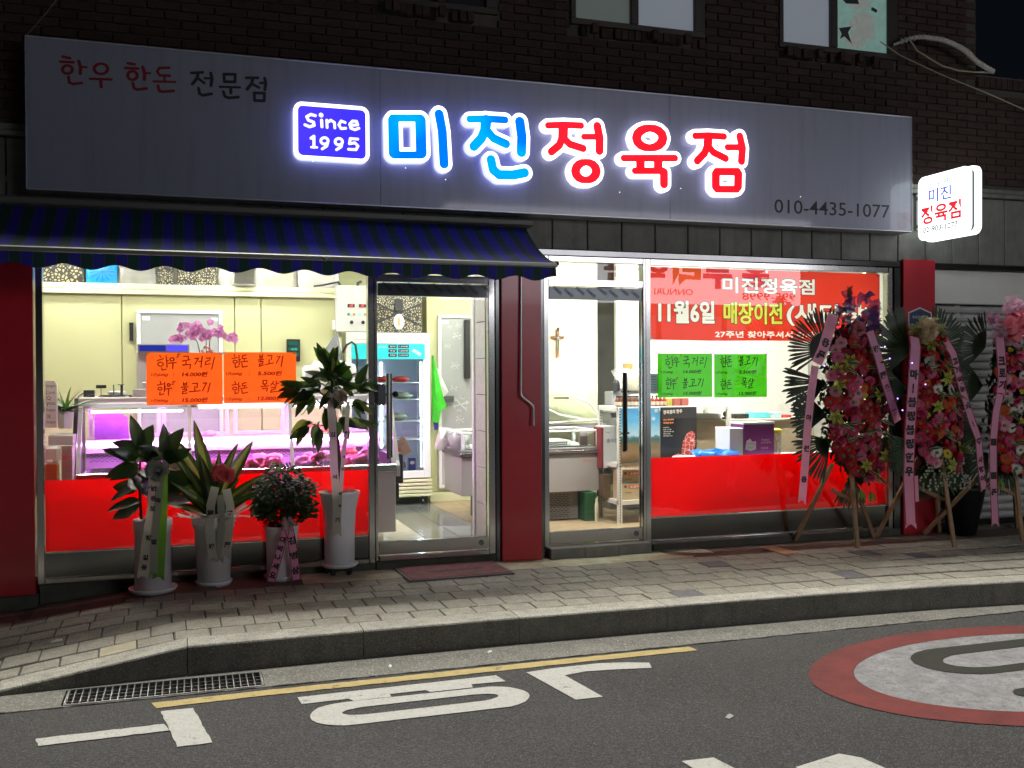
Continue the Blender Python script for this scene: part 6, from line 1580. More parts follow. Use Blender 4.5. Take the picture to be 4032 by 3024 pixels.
q = MB(); q.add([(2.60, 2.99, 1.60), (2.64, 2.97, 1.57), (2.76, 2.98, 1.31), (2.69, 2.99, 1.24), (2.66, 2.95, 1.40)], [(0, 1, 4), (1, 2, 4), (2, 3, 4), (3, 0, 4)]); tag(q.build('white_towel', M_wh), 'white towel hanging behind the green apron', 'towel')
q = MB(); q.add([(2.57, 2.93, .99), (2.625, 2.92, .985), (2.62, 2.93, .90), (2.585, 2.93, .895)], [(0, 1, 2, 3)]); tag(q.build('navy_strap', mat('navy', (.03, .04, .2), .4)), 'dark blue cloth end hanging under the green apron', 'cloth')

mc = thing('marble_pier', (2.6, .4, FZ), 'grey marble tiled pier standing just inside the first glass door', 'pier')
MB().box(2.408, 2.76, .10, .64, FZ, 2.85).build('core', M_dark, mc)
M_marb = mat('marble', (.55, .54, .51), .3, var=.35, vscale=16)
for i in range(9):
    z0 = FZ + .002 + i * .309
    MB().bbox(2.392, 2.407, .12, .638, z0, min(z0 + .303, 2.84), .002).build('marble_tile', M_marb, mc)
MB().bbox(2.378, 2.40, .641, .70, FZ, 2.84, .003).build('corner_trim', M_wh, mc)

# ---- chest freezer
fz = thing('chest_freezer', (3.1, 1.55, FZ), 'grey chest freezer with glass rim inside the second door', 'freezer')
CX0, CX1, CY0, CY1 = 2.42, 3.80, 1.2, 1.85
M_frz = mat('freezer_grey', (.36, .345, .33), .4, var=.08, vscale=2); M_frd = mat('freezer_rail', (.12, .115, .115), .4)
MB().bbox(CX0, CX1, CY0, CY1, .375, .735, .006).build('body', M_frz, fz)
MB().bbox(CX0 - .02, CX1 + .02, CY0 - .02, CY1 + .02, .737, .80, .008).build('rim', M_frd, fz)
MB().bbox(CX0 - .015, CX1 + .015, CY0 - .024, CY0 - .0205, .765, .772, .001).build('rim_line', M_ss, fz)
q = MB(); zz0, zz1 = .802, .965
for x in (CX0, CX1 - .03): 
    for y in (CY0, CY1 - .03): q.bbox(x, x + .03, y, y + .03, zz0, zz1 - .02, .003)
q.bbox(CX0, CX1, CY0, CY0 + .03, zz1 - .019, zz1, .004); q.bbox(CX0, CX1, CY1 - .03, CY1, zz1 - .019, zz1, .004); q.bbox(CX0, CX0 + .03, CY0 + .031, CY1 - .031, zz1 - .019, zz1, .004); q.bbox(CX1 - .03, CX1, CY0 + .031, CY1 - .031, zz1 - .019, zz1, .004)
q.build('glass_rim_frame', M_wh, fz)
q = MB(); q.quad((CX0 + .03, CY0 + .01, zz0), (CX1 - .03, CY0 + .01, zz0), (CX1 - .03, CY0 + .01, zz1 - .02), (CX0 + .03, CY0 + .01, zz1 - .02)); q.quad((CX0 + .01, CY0 + .03, zz0), (CX0 + .01, CY1 - .03, zz0), (CX0 + .01, CY1 - .03, zz1 - .02), (CX0 + .01, CY0 + .03, zz1 - .02))
q.build('rim_glass', glass('green_glass', (.86, .95, .90)), fz)
MB().box(CX0 + .05, CX1 - .05, CY0 + .05, CY1 - .05, .801, .812).build('liner', M_wh, fz)
q = MB()
for i in range(16):
    for j in range(2): q.box(3.2 + i * .02, 3.213 + i * .02, CY0 + .12, CY0 + .122, .815 + j * .02, .829 + j * .02)
q.build('basket_grid', M_blk, fz)
MB().bbox(3.19, 3.55, CY0 + .1225, CY0 + .45, .813, .86, .004).build('basket', M_wh, fz)
MB().bbox(3.62, 3.70, CY0 + .06, CY0 + .08, .813, .94, .003).build('thermostat_plate', mat('mauve_plate', (.42, .33, .36), .5), fz)
q = MB(); text(q, 'samho', (3.62, CY0 - .002, .655), (.085, 0, .0), (.004, 0, .016), .03); q.build('maker_print', mat('maker_red', (.8, .2, .08), .4), fz)
MB().bbox(CX0 + .25, 3.60, CY0 + .06, CY1 - .05, FZ + .012, .374, .006).build('base', mat('base_dark', (.16, .155, .15), .5), fz)
q = MB()
for j in range(13):
    for i in range(22):
        x = CX0 + .30 + i * .04 + (j % 2) * .02; z = FZ + .035 + j * .0175
        if x < 3.48: q.box(x, x + .026, CY0 + .056, CY0 + .0595, z, z + .008)
q.build('grille_slots', M_blk, fz)
q = MB(); q.box(CX0 + .27, 3.50, CY0 + .0602, CY0 + .0608, FZ + .03, .36) if False else None
# opened lid leaning behind
q = MB()
A, B_, C_, D_ = Vector((3.16, 1.88, 1.335)), Vector((3.70, 1.88, 1.305)), Vector((4.12, 1.88, 1.03)), Vector((3.30, 1.88, .99))
q.tube([A, B_, Vector((3.98, 1.88, 1.2)), C_], .012, 6); q.tube([C_, D_], .012, 6); q.tube([Vector((3.2, 1.86, 1.30)), Vector((3.62, 1.84, 1.09)), Vector((3.95, 1.82, 1.02))], .010, 6)
q.build('lid_frame', mat('lid_cream', (.72, .72, .62), .35), fz)
MB().add([A, B_, C_, D_], [(0, 3, 2, 1)]).build('lid_glass', glass('lid_glass', (.88, .93, .86), 2.), fz)
q = MB(); q.bbox(3.56, 3.74, 1.845, 1.865, 1.245, 1.268, .004); q.build('lid_handle', M_ss, fz)
MB().bbox(3.2, 4.2, 1.9, 1.96, .93, .985, .004).build('rear_rail', M_gry, fz)
q = MB(); crumple(q, 2.36, 2.52, 1.28, 1.6, .78, .97, 21, 6, .03); tag(q.build('draped_plastic_bag', M_pbag, smooth=True), 'clear plastic bag draped over the left corner of the chest freezer', 'bag')
q = MB(); 
pbg = thing('door_plastic_bag', (2.42, 1.8, .76), 'pale clear plastic bag hanging over the freezer corner seen through the first door', 'bag')
q.add([(2.36, 1.80, .985), (2.47, 1.78, .98), (2.44, 1.76, .86), (2.40, 1.77, .77), (2.33, 1.80, .755), (2.31, 1.82, .79), (2.36, 1.74, .88)], [(0, 1, 6), (1, 2, 6), (2, 3, 6), (3, 4, 6), (4, 5, 6), (5, 0, 6)]); q.build('film', mat('milky_film', (.72, .73, .70), .3, alpha=.75), pbg)
gn = thing('green_can', (3.64, 1.2, FZ), 'dark green crate with a white bottle standing right of the freezer base', 'crate')
MB().bbox(3.62, 3.745, 1.14, 1.4, FZ, .365, .004).build('crate', mat('dark_green', (.01, .09, .03), .4), gn)
q = MB(); q.lathe([(.018, 0), (.02, .15), (.012, .19), (.012, .22)], (3.72, 1.09, FZ), 10); q.build('bottle', mat('bottle_white', (.7, .7, .5), .4), gn)

# cream room with the cross
cw = thing('cream_partition', (3.7, 2.05, FZ), 'cream wall with a crucifix behind the chest freezer', 'wall')
MB().bbox(3.31, 4.145, 2.05, 3.55, FZ, 2.85, .003).build('wall_face', M_creaml, cw)
cx_ = thing('crucifix', (3.69, 2.04, 1.68), 'small wooden crucifix with a silver figure on the cream wall', 'crucifix')
q = MB(); M_wood = mat('brown_wood', (.30, .12, .045), .5, var=.3, vscale=20)
q.bbox(3.672, 3.702, 2.02, 2.048, 1.68, 1.965, .003); q.bbox(3.615, 3.759, 2.021, 2.047, 1.872, 1.902, .003); q.build('cross', M_wood, cx_)
q = MB(); q.tube([(3.687, 2.008, 1.90), (3.689, 2.004, 1.86), (3.684, 2.008, 1.80), (3.689, 2.010, 1.735)], [.009, .012, .009, .005], 6); q.tube([(3.64, 2.01, 1.895), (3.687, 2.006, 1.868), (3.735, 2.01, 1.895)], .0045, 5); q.blob((3.689, 2.0, 1.912), .010, 7, 5, 0); q.build('figure', M_ss, cx_)
q = MB(); q.lathe([(.012, -.002), (.017, 0), (.012, .002)], (0, 0, 0), 12, Matrix.Translation((3.687, 2.01, 1.972)) @ Matrix.Rotation(R(90), 4, 'X')); q.build('hanging_ring', M_blk, cx_)
MB().bbox(4.93, 4.96, 3.3, 3.34, FZ, 2.85, .003)

# slotted rack with goods
rk = thing('slotted_rack', (4.2, 1.05, FZ), 'white slotted angle rack behind the second door and the right window edge', 'rack')
M_rack = mat('rack_white', (.75, .74, .66), .4)
posts = [(3.84, .85), (3.84, 1.30), (5.0, .85), (5.0, 1.30)]
for x, y in posts:
    q = MB(); q.box(x, x + .038, y, y + .002, FZ, 1.18); q.box(x, x + .002, y + .002, y + .038, FZ, 1.18); p = q.build('post', M_rack, rk)
    if x < 4:
        q = MB()
        for i in range(40): q.box(x + .013, x + .024, y - .0008, y, FZ + .02 + i * .027, FZ + .034 + i * .027)
        q.build('slots', M_dark, p)
for z in (.272, 1.15, .62):
    q = MB(); q.bbox(3.84, 5.038, .852, .856, z, z + .042 if z < 1 else z + .035, .001); q.bbox(3.84, 3.844, .857, 1.33, z, z + .042, .001); q.build('beam', M_rack, rk)
    MB().box(3.845, 5.03, .858, 1.33, z + .036, z + .041).build('shelf', M_rack, rk)
q = MB(); q.box(3.85, 5.0, 1.3, 1.32, FZ, .27); 
bxm = mat('carton_pale', (.58, .46, .28), .7)
for i, (z0, z1, lab) in enumerate(((.335, .476, 'lower of two brown cartons on the rack behind the second door'), (.478, .60, 'upper of two brown cartons on the rack behind the second door'))):
    c = thing('brown_carton', (4.0, .9, z0), lab, 'carton', 'cartons on the low rack shelf')
    MB().bbox(3.888, 4.26, .88, 1.2, z0 - .02 if i == 0 else z0, z1, .003).build('box', bxm, c)
    q = MB(); q.box(3.955, 4.25, .8785, .8795, z1 - .055, z1 - .02); q.build('orange_band', mat('orange_band', (.72, .22, .05), .5), c)
    q = MB(); text(q, '소갈비', (3.97, .877, z1 - .05), (.10, 0, 0), (0, 0, .024), .03); q.build('band_lettering', M_wh, c)
    q = MB(); text(q, '정성담은', (3.92, .877, z1 - .10), (.07, 0, 0), (0, 0, .016), .03); q.lathe([(.0, -.0005), (.014, -.0005), (0, .0005)], (0, 0, 0), 12, Matrix.Translation((3.925, .8785, z1 - .035)) @ Matrix.Rotation(R(90), 4, 'X')); q.build('small_print', mat('brown_print', (.2, .12, .06), .5), c)
    if i == 0: MB().box(3.887, 4.26, .8785, .8795, z1 - .008, z1 - .0005).build('blue_tape', mat('blue_tape', (.15, .45, .6), .4), c)
c = thing('shelf_strip', (4.1, .85, .625), 'cream printed strip along the middle rack shelf', 'shelf strip')
q = MB(); q.box(3.88, 4.9, .8465, .8500, .60, .660); q.build('strip', mat('strip_cream', (.75, .68, .5), .5), c)
q = MB(); text(q, '갈비 & 국거리 선물세트', (3.9, .8455, .618), (.22, 0, 0), (0, 0, .024), .02); q.build('lettering', mat('strip_red', (.5, .12, .05), .5), c)
wbx = thing('paper_cup_carton', (3.87, 1.12, .60), 'white carton of paper cups standing left of the rack post', 'carton')
MB().bbox(3.80, 3.95, 1.10, 1.3, .60, 1.0, .003).build('box', mat('carton_white', (.72, .73, .75), .5), wbx)
q = MB(); text(q, '종이컵', (3.83, 1.0985, .84), (.12, 0, 0), (0, 0, .04), .0); q.build('lettering', M_blk, wbx)
q = MB(); text(q, 'Ginseng', (3.82, 1.0985, .935), (.05, 0, 0), (0, 0, .014), .02); q.build('red_lettering', mat('strip_red', (.5, .12, .05), .5), wbx)
MB().bbox(3.772, 3.798, 1.10, 1.28, .60, .99, .003).build('maroon_side', mat('maroon', (.22, .03, .04), .5), wbx)
c = thing('dark_cartons', (3.83, 1.12, .31), 'stack of small dark printed packs under the paper cup carton', 'packs')
for i, (x0, x1, z0, z1, cc) in enumerate(((3.79, 3.865, .314, .54, (.13, .09, .05)), (3.868, 3.95, .314, .44, (.25, .28, .14)), (3.868, 3.95, .443, .58, (.10, .14, .09)))):
    MB().bbox(x0, x1, 1.08, 1.25, z0, z1, .003).build('pack', mat('pk%d' % i, cc, .5, var=.6, vscale=30), c)
# bottles
M_bot = mat('bottle_brown', (.14, .04, .015), .12, coat=.6); M_botr = mat('bottle_red', (.35, .04, .02), .15, coat=.6)
bot = MB().lathe([(.0, 0), (.019, .002), (.020, .055), (.017, .068), (.008, .080), (.008, .088)], (0, 0, 0), 12)
bm_ = {k: bot.mesh(m, smooth=True) for k, m in (('b', M_bot), ('r', M_botr))}
capm = MB().lathe([(.010, .086), (.010, .102), (0, .103)], (0, 0, 0), 10).mesh(M_blk); labm = MB().lathe([(.0207, .012), (.0207, .046)], (0, 0, 0), 12).mesh(mat('bottle_label', (.75, .65, .5), .5, var=.6, vscale=90))
k = 0
for i in range(12):
    x = 3.865 + i * .0415 if i < 7 else 4.17 + (i - 7) * .0415
    kind = 'b' if i < 7 else 'r'
    for j in range(2 if i < 7 else 1):
        nth = ['first', 'second', 'third', 'fourth', 'fifth', 'sixth', 'seventh'][i if i < 7 else i - 7]
        lab = nth + ((' dark sauce bottle from the left on the rack top, ' + ('front row' if j == 0 else 'second row')) if kind == 'b' else ' red sauce bottle from the left at the edge of the right window')
        t = thing('sauce_bottle', (x, .885 + j * .045, 1.192), lab, 'bottle', ('dark' if kind == 'b' else 'red') + ' sauce bottles on the rack')
        put('glass_body', bm_[kind], t, t.location); put('cap', capm, t, t.location); put('label_band', labm, t, t.location)
for i, (x, cc) in enumerate(((4.40, (.55, .45, .05)), (4.47, (.42, .10, .07)), (4.56, (.45, .12, .09)))):
    c = thing('spice_pack', (x, .95, 1.192), ['yellow', 'red', 'second red'][i] + ' spice pack on top of the rack under the left green card', 'pack')
    MB().bbox(x - .03, x + .045 if i else x + .028, .90, .98, 1.192, 1.265, .003).build('pack', mat('spice%d' % i, cc, .5, var=.5, vscale=50), c)
# pile on the grey shelf behind the freezer
c = thing('kitchen_pile', (4.25, 1.9, 1.0), 'heap of grey kitchen ware and bagged goods on a stand behind the rack', 'heap')
MB().bbox(4.17, 5.0, 1.75, 2.1, 1.10, 1.17, .004).build('grey_shelf', M_gry, c)
MB().bbox(4.18, 4.98, 1.8, 2.08, FZ, 1.099, .004).build('cabinet', mat('cab_dark', (.16, .16, .15), .5), c)
MB().bbox(4.20, 4.40, 1.8, 2.0, 1.172, 1.32, .01).build('grey_box', M_gry, c)
q = MB(); q.lathe([(.035, 0), (.04, .09), (.02, .12), (0, .125)], (4.24, 1.78, 1.32), 12); q.build('kettle', M_blk, c)
MB().blob((4.55, 1.85, 1.40), (.19, .12, .10), 14, 8, .2, mr).build('yellow_bag', mat('yellow_food', (.5, .45, .2), .5, var=.6, vscale=14), c, smooth=True)
q = MB(); crumple(q, 4.28, 4.80, 1.72, 2.0, 1.33, 1.55, 30, 9, .035); q.build('plastic_sheet', M_pbag, c, smooth=True)
MB().blob((4.5, 1.75, 1.24), (.17, .08, .05), 14, 8, .15, mr).build('white_cloth', M_wh, c, smooth=True)
MB().lathe([(.05, 0), (.055, .06), (0, .065)], (4.45, 1.95, 1.55), 12).build('pot_lid', M_gold, c)
q = MB(); q.bbox(3.99, 4.0, 1.9, 1.92, 1.3, 1.32)

# posters on the rack front
po = thing('landscape_poster', (4.06, .84, .67), 'poster of a farmer in a field under a blue sky hanging on the rack', 'poster')
def grad_mat(name, stops, z0, z1, rough=.3):
    m = bpy.data.materials.new(name); m.use_nodes = True
    nt = m.node_tree; N = nt.nodes; Lk = nt.links; b = N['Principled BSDF']; b.inputs['Roughness'].default_value = rough
    g_ = N.new('ShaderNodeNewGeometry'); sx = N.new('ShaderNodeSeparateXYZ'); Lk.new(g_.outputs['Position'], sx.inputs[0])
    n = N.new('ShaderNodeTexNoise'); n.inputs['Scale'].default_value = 22; n.inputs['Detail'].default_value = 6; Lk.new(g_.outputs['Position'], n.inputs['Vector'])
    mr_ = N.new('ShaderNodeMapRange'); mr_.inputs['From Min'].default_value = z0; mr_.inputs['From Max'].default_value = z1; Lk.new(sx.outputs[2], mr_.inputs['Value'])
    a = N.new('ShaderNodeMath'); a.operation = 'MULTIPLY_ADD'; a.inputs[1].default_value = .16; Lk.new(n.outputs['Fac'], a.inputs[0]); Lk.new(mr_.outputs[0], a.inputs[2])
    s_ = N.new('ShaderNodeMath'); s_.operation = 'SUBTRACT'; s_.inputs[1].default_value = .08; Lk.new(a.outputs[0], s_.inputs[0])
    cr_ = N.new('ShaderNodeValToRGB'); Lk.new(s_.outputs[0], cr_.inputs[0])
    e = cr_.color_ramp.elements
    while len(e) < len(stops): e.new(.5)
    for i, (p, c) in enumerate(stops): e[i].position = p; e[i].color = (*c, 1)
    Lk.new(cr_.outputs[0], b.inputs['Base Color']); return m
MB().bbox(3.862, 4.262, .838, .845, .665, 1.178, .001).build('sheet', grad_mat('poster_land', [(0, (.10, .07, .03)), (.18, (.30, .20, .10)), (.33, (.22, .16, .07)), (.40, (.05, .12, .10)), (.46, (.06, .2, .25)), (.5, (.45, .62, .68)), (.75, (.12, .42, .66)), (1, (.04, .26, .55))], .665, 1.178), po)
q = MB(); y_ = .8372
q.tube([(4.085, y_, .99), (4.09, y_, .975)], .0005) if False else None
q.add([(4.07, y_, .86), (4.065, y_, .93), (4.075, y_, .975), (4.10, y_, .98), (4.12, y_, .955), (4.125, y_, .90), (4.11, y_, .86), (4.115, y_, .78), (4.11, y_, .74), (4.095, y_, .74), (4.09, y_, .81), (4.075, y_, .74), (4.06, y_, .745)], [tuple(range(13))])
q.build('farmer_clothes', mat('farmer', (.12, .12, .08), .5, var=.8, vscale=60), po)
q = MB(); q.add([(4.09 + .014 * math.cos(i * .7854), y_, .995 + .017 * math.sin(i * .7854)) for i in range(8)], [tuple(range(8))]); q.build('farmer_face', mat('skin', (.5, .3, .2), .6), po)
q = MB(); q.add([(4.074, y_ - .0004, 1.0), (4.108, y_ - .0004, 1.0), (4.104, y_ - .0004, 1.016), (4.08, y_ - .0004, 1.018)], [(0, 1, 2, 3)]); q.build('farmer_hair', M_blk, po)
q = MB(); text(q, '안심한우', (4.05, y_, 1.055), (.17, 0, 0), (0, 0, .04), .02); text(q, '믿을 수 있는', (4.05, y_, 1.105), (.10, 0, 0), (0, 0, .014), .02); q.build('lettering', M_wh, po)
MB().box(4.21, 4.245, .8368, .8375, 1.135, 1.168).build('stamp', mat('stamp', (.6, .5, .3), .5), po)
pb = thing('meat_poster', (4.47, .84, .69), 'black poster with a marbled red steak behind the left green price card', 'poster')
MB().bbox(4.272, 4.655, .838, .845, .66, 1.182, .001).build('sheet', mat('poster_black', (.02, .018, .016), .25), pb)
q = MB(); text(q, '정육점의 한우', (4.30, .837, 1.115), (.20, 0, .01), (0, 0, .038), .02); q.build('title_lettering', mat('pale_gold', (.75, .62, .5), .5), pb)
q = MB(); text(q, '안심, 등심부터', (4.30, .837, 1.055), (.11, 0, 0), (0, 0, .018), .05); text(q, '국내산 한우', (4.30, .837, 1.025), (.11, 0, 0), (0, 0, .018), .05); q.build('red_lettering', mat('orange_print', (.7, .25, .1), .5), pb)
q = MB()
for i in range(5): text(q, ['국내산 한우만', '좋은 고기를', '정직하게', '매일 아침', '준비합니다'][i], (4.30, .837, .985 - i * .02), (.06 + .012 * ((i * 7) % 5), 0, 0), (0, 0, .011), .02)
q.build('small_lettering', mat('grey_print', (.6, .6, .6), .5), pb)
M_steak = pat_mat('steak', (.85, .60, .52), (.50, .05, .04), 26, .22)
q = MB(); q.add([(x, .8368, z) for x, z in [(4.50, .67), (4.49, .76), (4.51, .86), (4.55, .93), (4.60, .955), (4.635, .93), (4.64, .84), (4.62, .74), (4.60, .66)]], [tuple(range(9))]); q.build('steak_print', M_steak, pb)
q = MB(); q.add([(4.46 + .065 * math.cos(i * .5236), .8362, .70 + .04 * math.sin(i * .5236)) for i in range(12)], [tuple(range(12))]); q.build('round_steak_print', M_steak, pb)

# counter and goods in the right window
ct = thing('counter_desk', (5.2, 1.2, FZ), 'beige counter desk behind the goods in the right window', 'desk')
MB().bbox(4.70, 6.05, .95, 1.55, FZ, 1.03, .006).build('desk_body', mat('desk_beige', (.42, .34, .22), .6, var=.15, vscale=8), ct)
MB().bbox(4.66, 6.1, .92, 1.58, 1.031, 1.05, .004).build('desk_top', mat('desk_top', (.55, .50, .40), .5), ct)
ws = tag(MB().bbox(4.30, 6.15, .16, .66, .70, .735, .004).build('window_shelf', M_wh), 'low white shelf behind the red film of the right window', 'shelf')
tag(MB().bbox(4.72, 4.86, .34, .6, .736, 1.0, .003).build('white_box', mat('glossy_white', (.78, .80, .84), .25)), 'white box left of the purple product box', 'box')
pp = thing('purple_box', (5.02, .5, .736), 'purple and white product box on the shelf in the right window', 'box')
MB().bbox(4.872, 5.195, .35, .58, .736, 1.03, .003).build('box', mat('purple', (.17, .02, .17), .35, var=.1, vscale=5), pp)
q = MB(); q.bbox(4.865, 5.20, .345, .585, 1.0302, 1.05, .002); q.build('white_lid', M_wh, pp)
q = MB(); q.add([(x, .3485, z) for x, z in [(4.885, .80), (4.90, .88), (4.94, .90), (4.96, .87), (5.0, .875), (5.0, .80), (4.95, .785), (4.92, .79)]], [tuple(range(8))[::-1]]); q.build('white_patch', M_wh, pp)
q = MB(); text(q, '프리미엄', (4.90, .3475, .84), (.09, 0, 0), (0, 0, .022), .0); text(q, '생리대', (4.90, .3475, .808), (.07, 0, 0), (0, 0, .02), .0); q.build('patch_lettering', mat('teal_print', (.05, .3, .35), .5), pp)
q = MB(); text(q, 'Premium', (5.06, .3485, .875), (.08, 0, 0), (0, 0, .02), .02); text(q, '순면감촉', (5.05, .3485, .85), (.11, 0, 0), (0, 0, .018), .02); text(q, '대용량', (5.05, .3485, .80), (.08, 0, 0), (0, 0, .018), .02); q.build('pale_lettering', mat('gold_print', (.62, .42, .45), .5), pp)
jr = thing('lidded_jar', (5.24, .42, .736), 'clear jar with yellow lid right of the purple box', 'jar')
MB().lathe([(.045, 0), (.05, .01), (.05, .2), (.042, .215)], (5.255, .42, .736), 18).build('jar', mat('jar_clear', (.5, .52, .5), .1, alpha=.45), jr)
MB().lathe([(.054, .205), (.056, .235), (.03, .25), (0, .252)], (5.255, .42, .736), 18).build('lid', mat('lid_yellow', (.75, .62, .03), .4), jr)
MB().box(5.238, 5.252, .365, .368, .76, .86).build('jar_label', M_wh, jr)
bb = thing('blue_plastic_bag', (4.56, .35, .736), 'crumpled bright blue plastic bag on the shelf by the black poster', 'bag')
q = MB(); crumple(q, 4.36, 4.78, .26, .5, .736, .80, 40, 10, .014); q.build('bag', mat('blue_plastic', (.02, .25, .75), .3, trans=.3, coat=.4), bb, smooth=True)
q = MB(); q.add([(4.50, .3, .79), (4.54, .28, .83), (4.66, .30, .80), (4.60, .33, .785)], [(0, 1, 2, 3)]); q.build('handle_flap', mat('blue_plastic2', (.05, .32, .8), .3, trans=.3), bb)
q = MB(); q.bbox(5.40, 5.56, 1.0, 1.2, 1.051, 1.11, .003); c = tag(q.build('cyan_pack', mat('cyan_pack', (.15, .62, .66), .4)), 'turquoise pack lying on the beige counter', 'pack')
q = MB(); q.bbox(5.575, 5.70, 1.0, 1.2, 1.051, 1.105, .003); tag(q.build('pale_cyan_pack', mat('pale_pack', (.42, .66, .70), .4)), 'paler turquoise pack on the counter right of the other', 'pack')
q = MB(); q.bbox(5.71, 5.82, 1.0, 1.15, 1.051, 1.08, .003); tag(q.build('red_pack', mat('red_pack2', (.6, .06, .06), .4)), 'flat red pack at the right end of the beige counter', 'pack')
q = MB()
for i in range(6): q.box(4.70 + .012 * (i % 3), 5.02 - .01 * (i % 2), 1.0, 1.3, 1.0505 + i * .009, 1.058 + i * .009)
tag(q.build('paper_stack', mat('paper', (.70, .68, .58), .7)), 'untidy stack of papers on the left end of the beige counter', 'papers')
wc = thing('webcam', (5.08, 1.0, 1.05), 'dark webcam with a white cable on the beige counter', 'camera')
q = MB(); q.blob((5.07, 1.0, 1.10), (.035, .03, .03), 12, 8, .02); q.bbox(5.04, 5.10, .97, 1.04, 1.051, 1.07, .004); q.bbox(5.17, 5.33, 1.0, 1.1, 1.051, 1.10, .006); q.build('housing', M_blk, wc)
q = MB(); q.tube([(5.07, .965, 1.09), (5.06, .91, 1.03), (5.03, .90, .95), (5.05, .9, .86)], .005, 6); q.build('cable', M_wh, wc)
q = MB(); q.bbox(4.48, 4.64, 2.1, 2.35, 1.25, 1.33, .004); q.bbox(4.5, 4.56, 2.0, 2.3, 1.33, 1.345, .003)
tag(q.build('grey_device', M_gry), 'pale grey device low on the white wall under the green cards', 'device')

# ceiling lamps (above the window heads, they light the shop)
lampi = 0
M_lamp = emi('ceiling_lamp', (1., .985, .90), L_CEIL)
LAMPS = [(-1.4, 1.25), (-.1, 1.25), (1.15, 1.25), (3.1, .8), (4.3, 1.2), (5.6, 1.2), (-1.0, 2.05), (.6, 2.05), (2.2, 2.2), (5.2, 1.9), (3.2, 2.5)]
spots_ = ['over the left end of the meat counter', 'over the middle of the meat counter', 'over the right end of the meat counter', 'just inside the second door', 'over the rack in the right window', 'over the right half of the right window',
          'before the cold room on the left', 'before the cold room door', 'before the upright fridge', 'over the beige counter', 'at the back behind the second door']
for (x, y), w_ in zip(LAMPS, spots_):
    l = thing('ceiling_lamp', (x, y, 2.83), 'white ceiling lamp ' + w_, 'ceiling lamp', 'ceiling lamps in the shop')
    MB().bbox(x - .33, x + .33, y - .09, y + .09, 2.815, 2.858, .004).build('housing', M_wh, l)
    MB().box(x - .31, x + .31, y - .07, y + .07, 2.805, 2.8145).build('diffuser', M_lamp, l)

M_lamp2 = emi('fill_lamp', (1., .985, .90), L_FILL); M_lamp3 = emi('fill_lamp_right', (1., .985, .90), L_FILL_RIGHT)  # added row of fill lamps, brightens the window goods and the pavement
for x, w_ in ((-.75, 'above the left end of the left window'), (.75, 'above the right end of the left window'), (4.5, 'above the price cards of the right window'), (5.6, 'above the right end of the red banner'), (3.25, 'above the second glass door'), (1.85, 'above the first glass door')):
    l = thing('ceiling_lamp', (x, .30, 2.83), 'added slim fill lamp close behind the glass ' + w_, 'ceiling lamp', 'ceiling lamps in the shop')
    MB().bbox(x - .42, x + .42, .26, .34, 2.825, 2.858, .004).build('housing', M_wh, l)
    MB().box(x - .40, x + .40, .275, .325, 2.815, 2.8245).build('diffuser', M_lamp3 if x > 3 else M_lamp2, l)

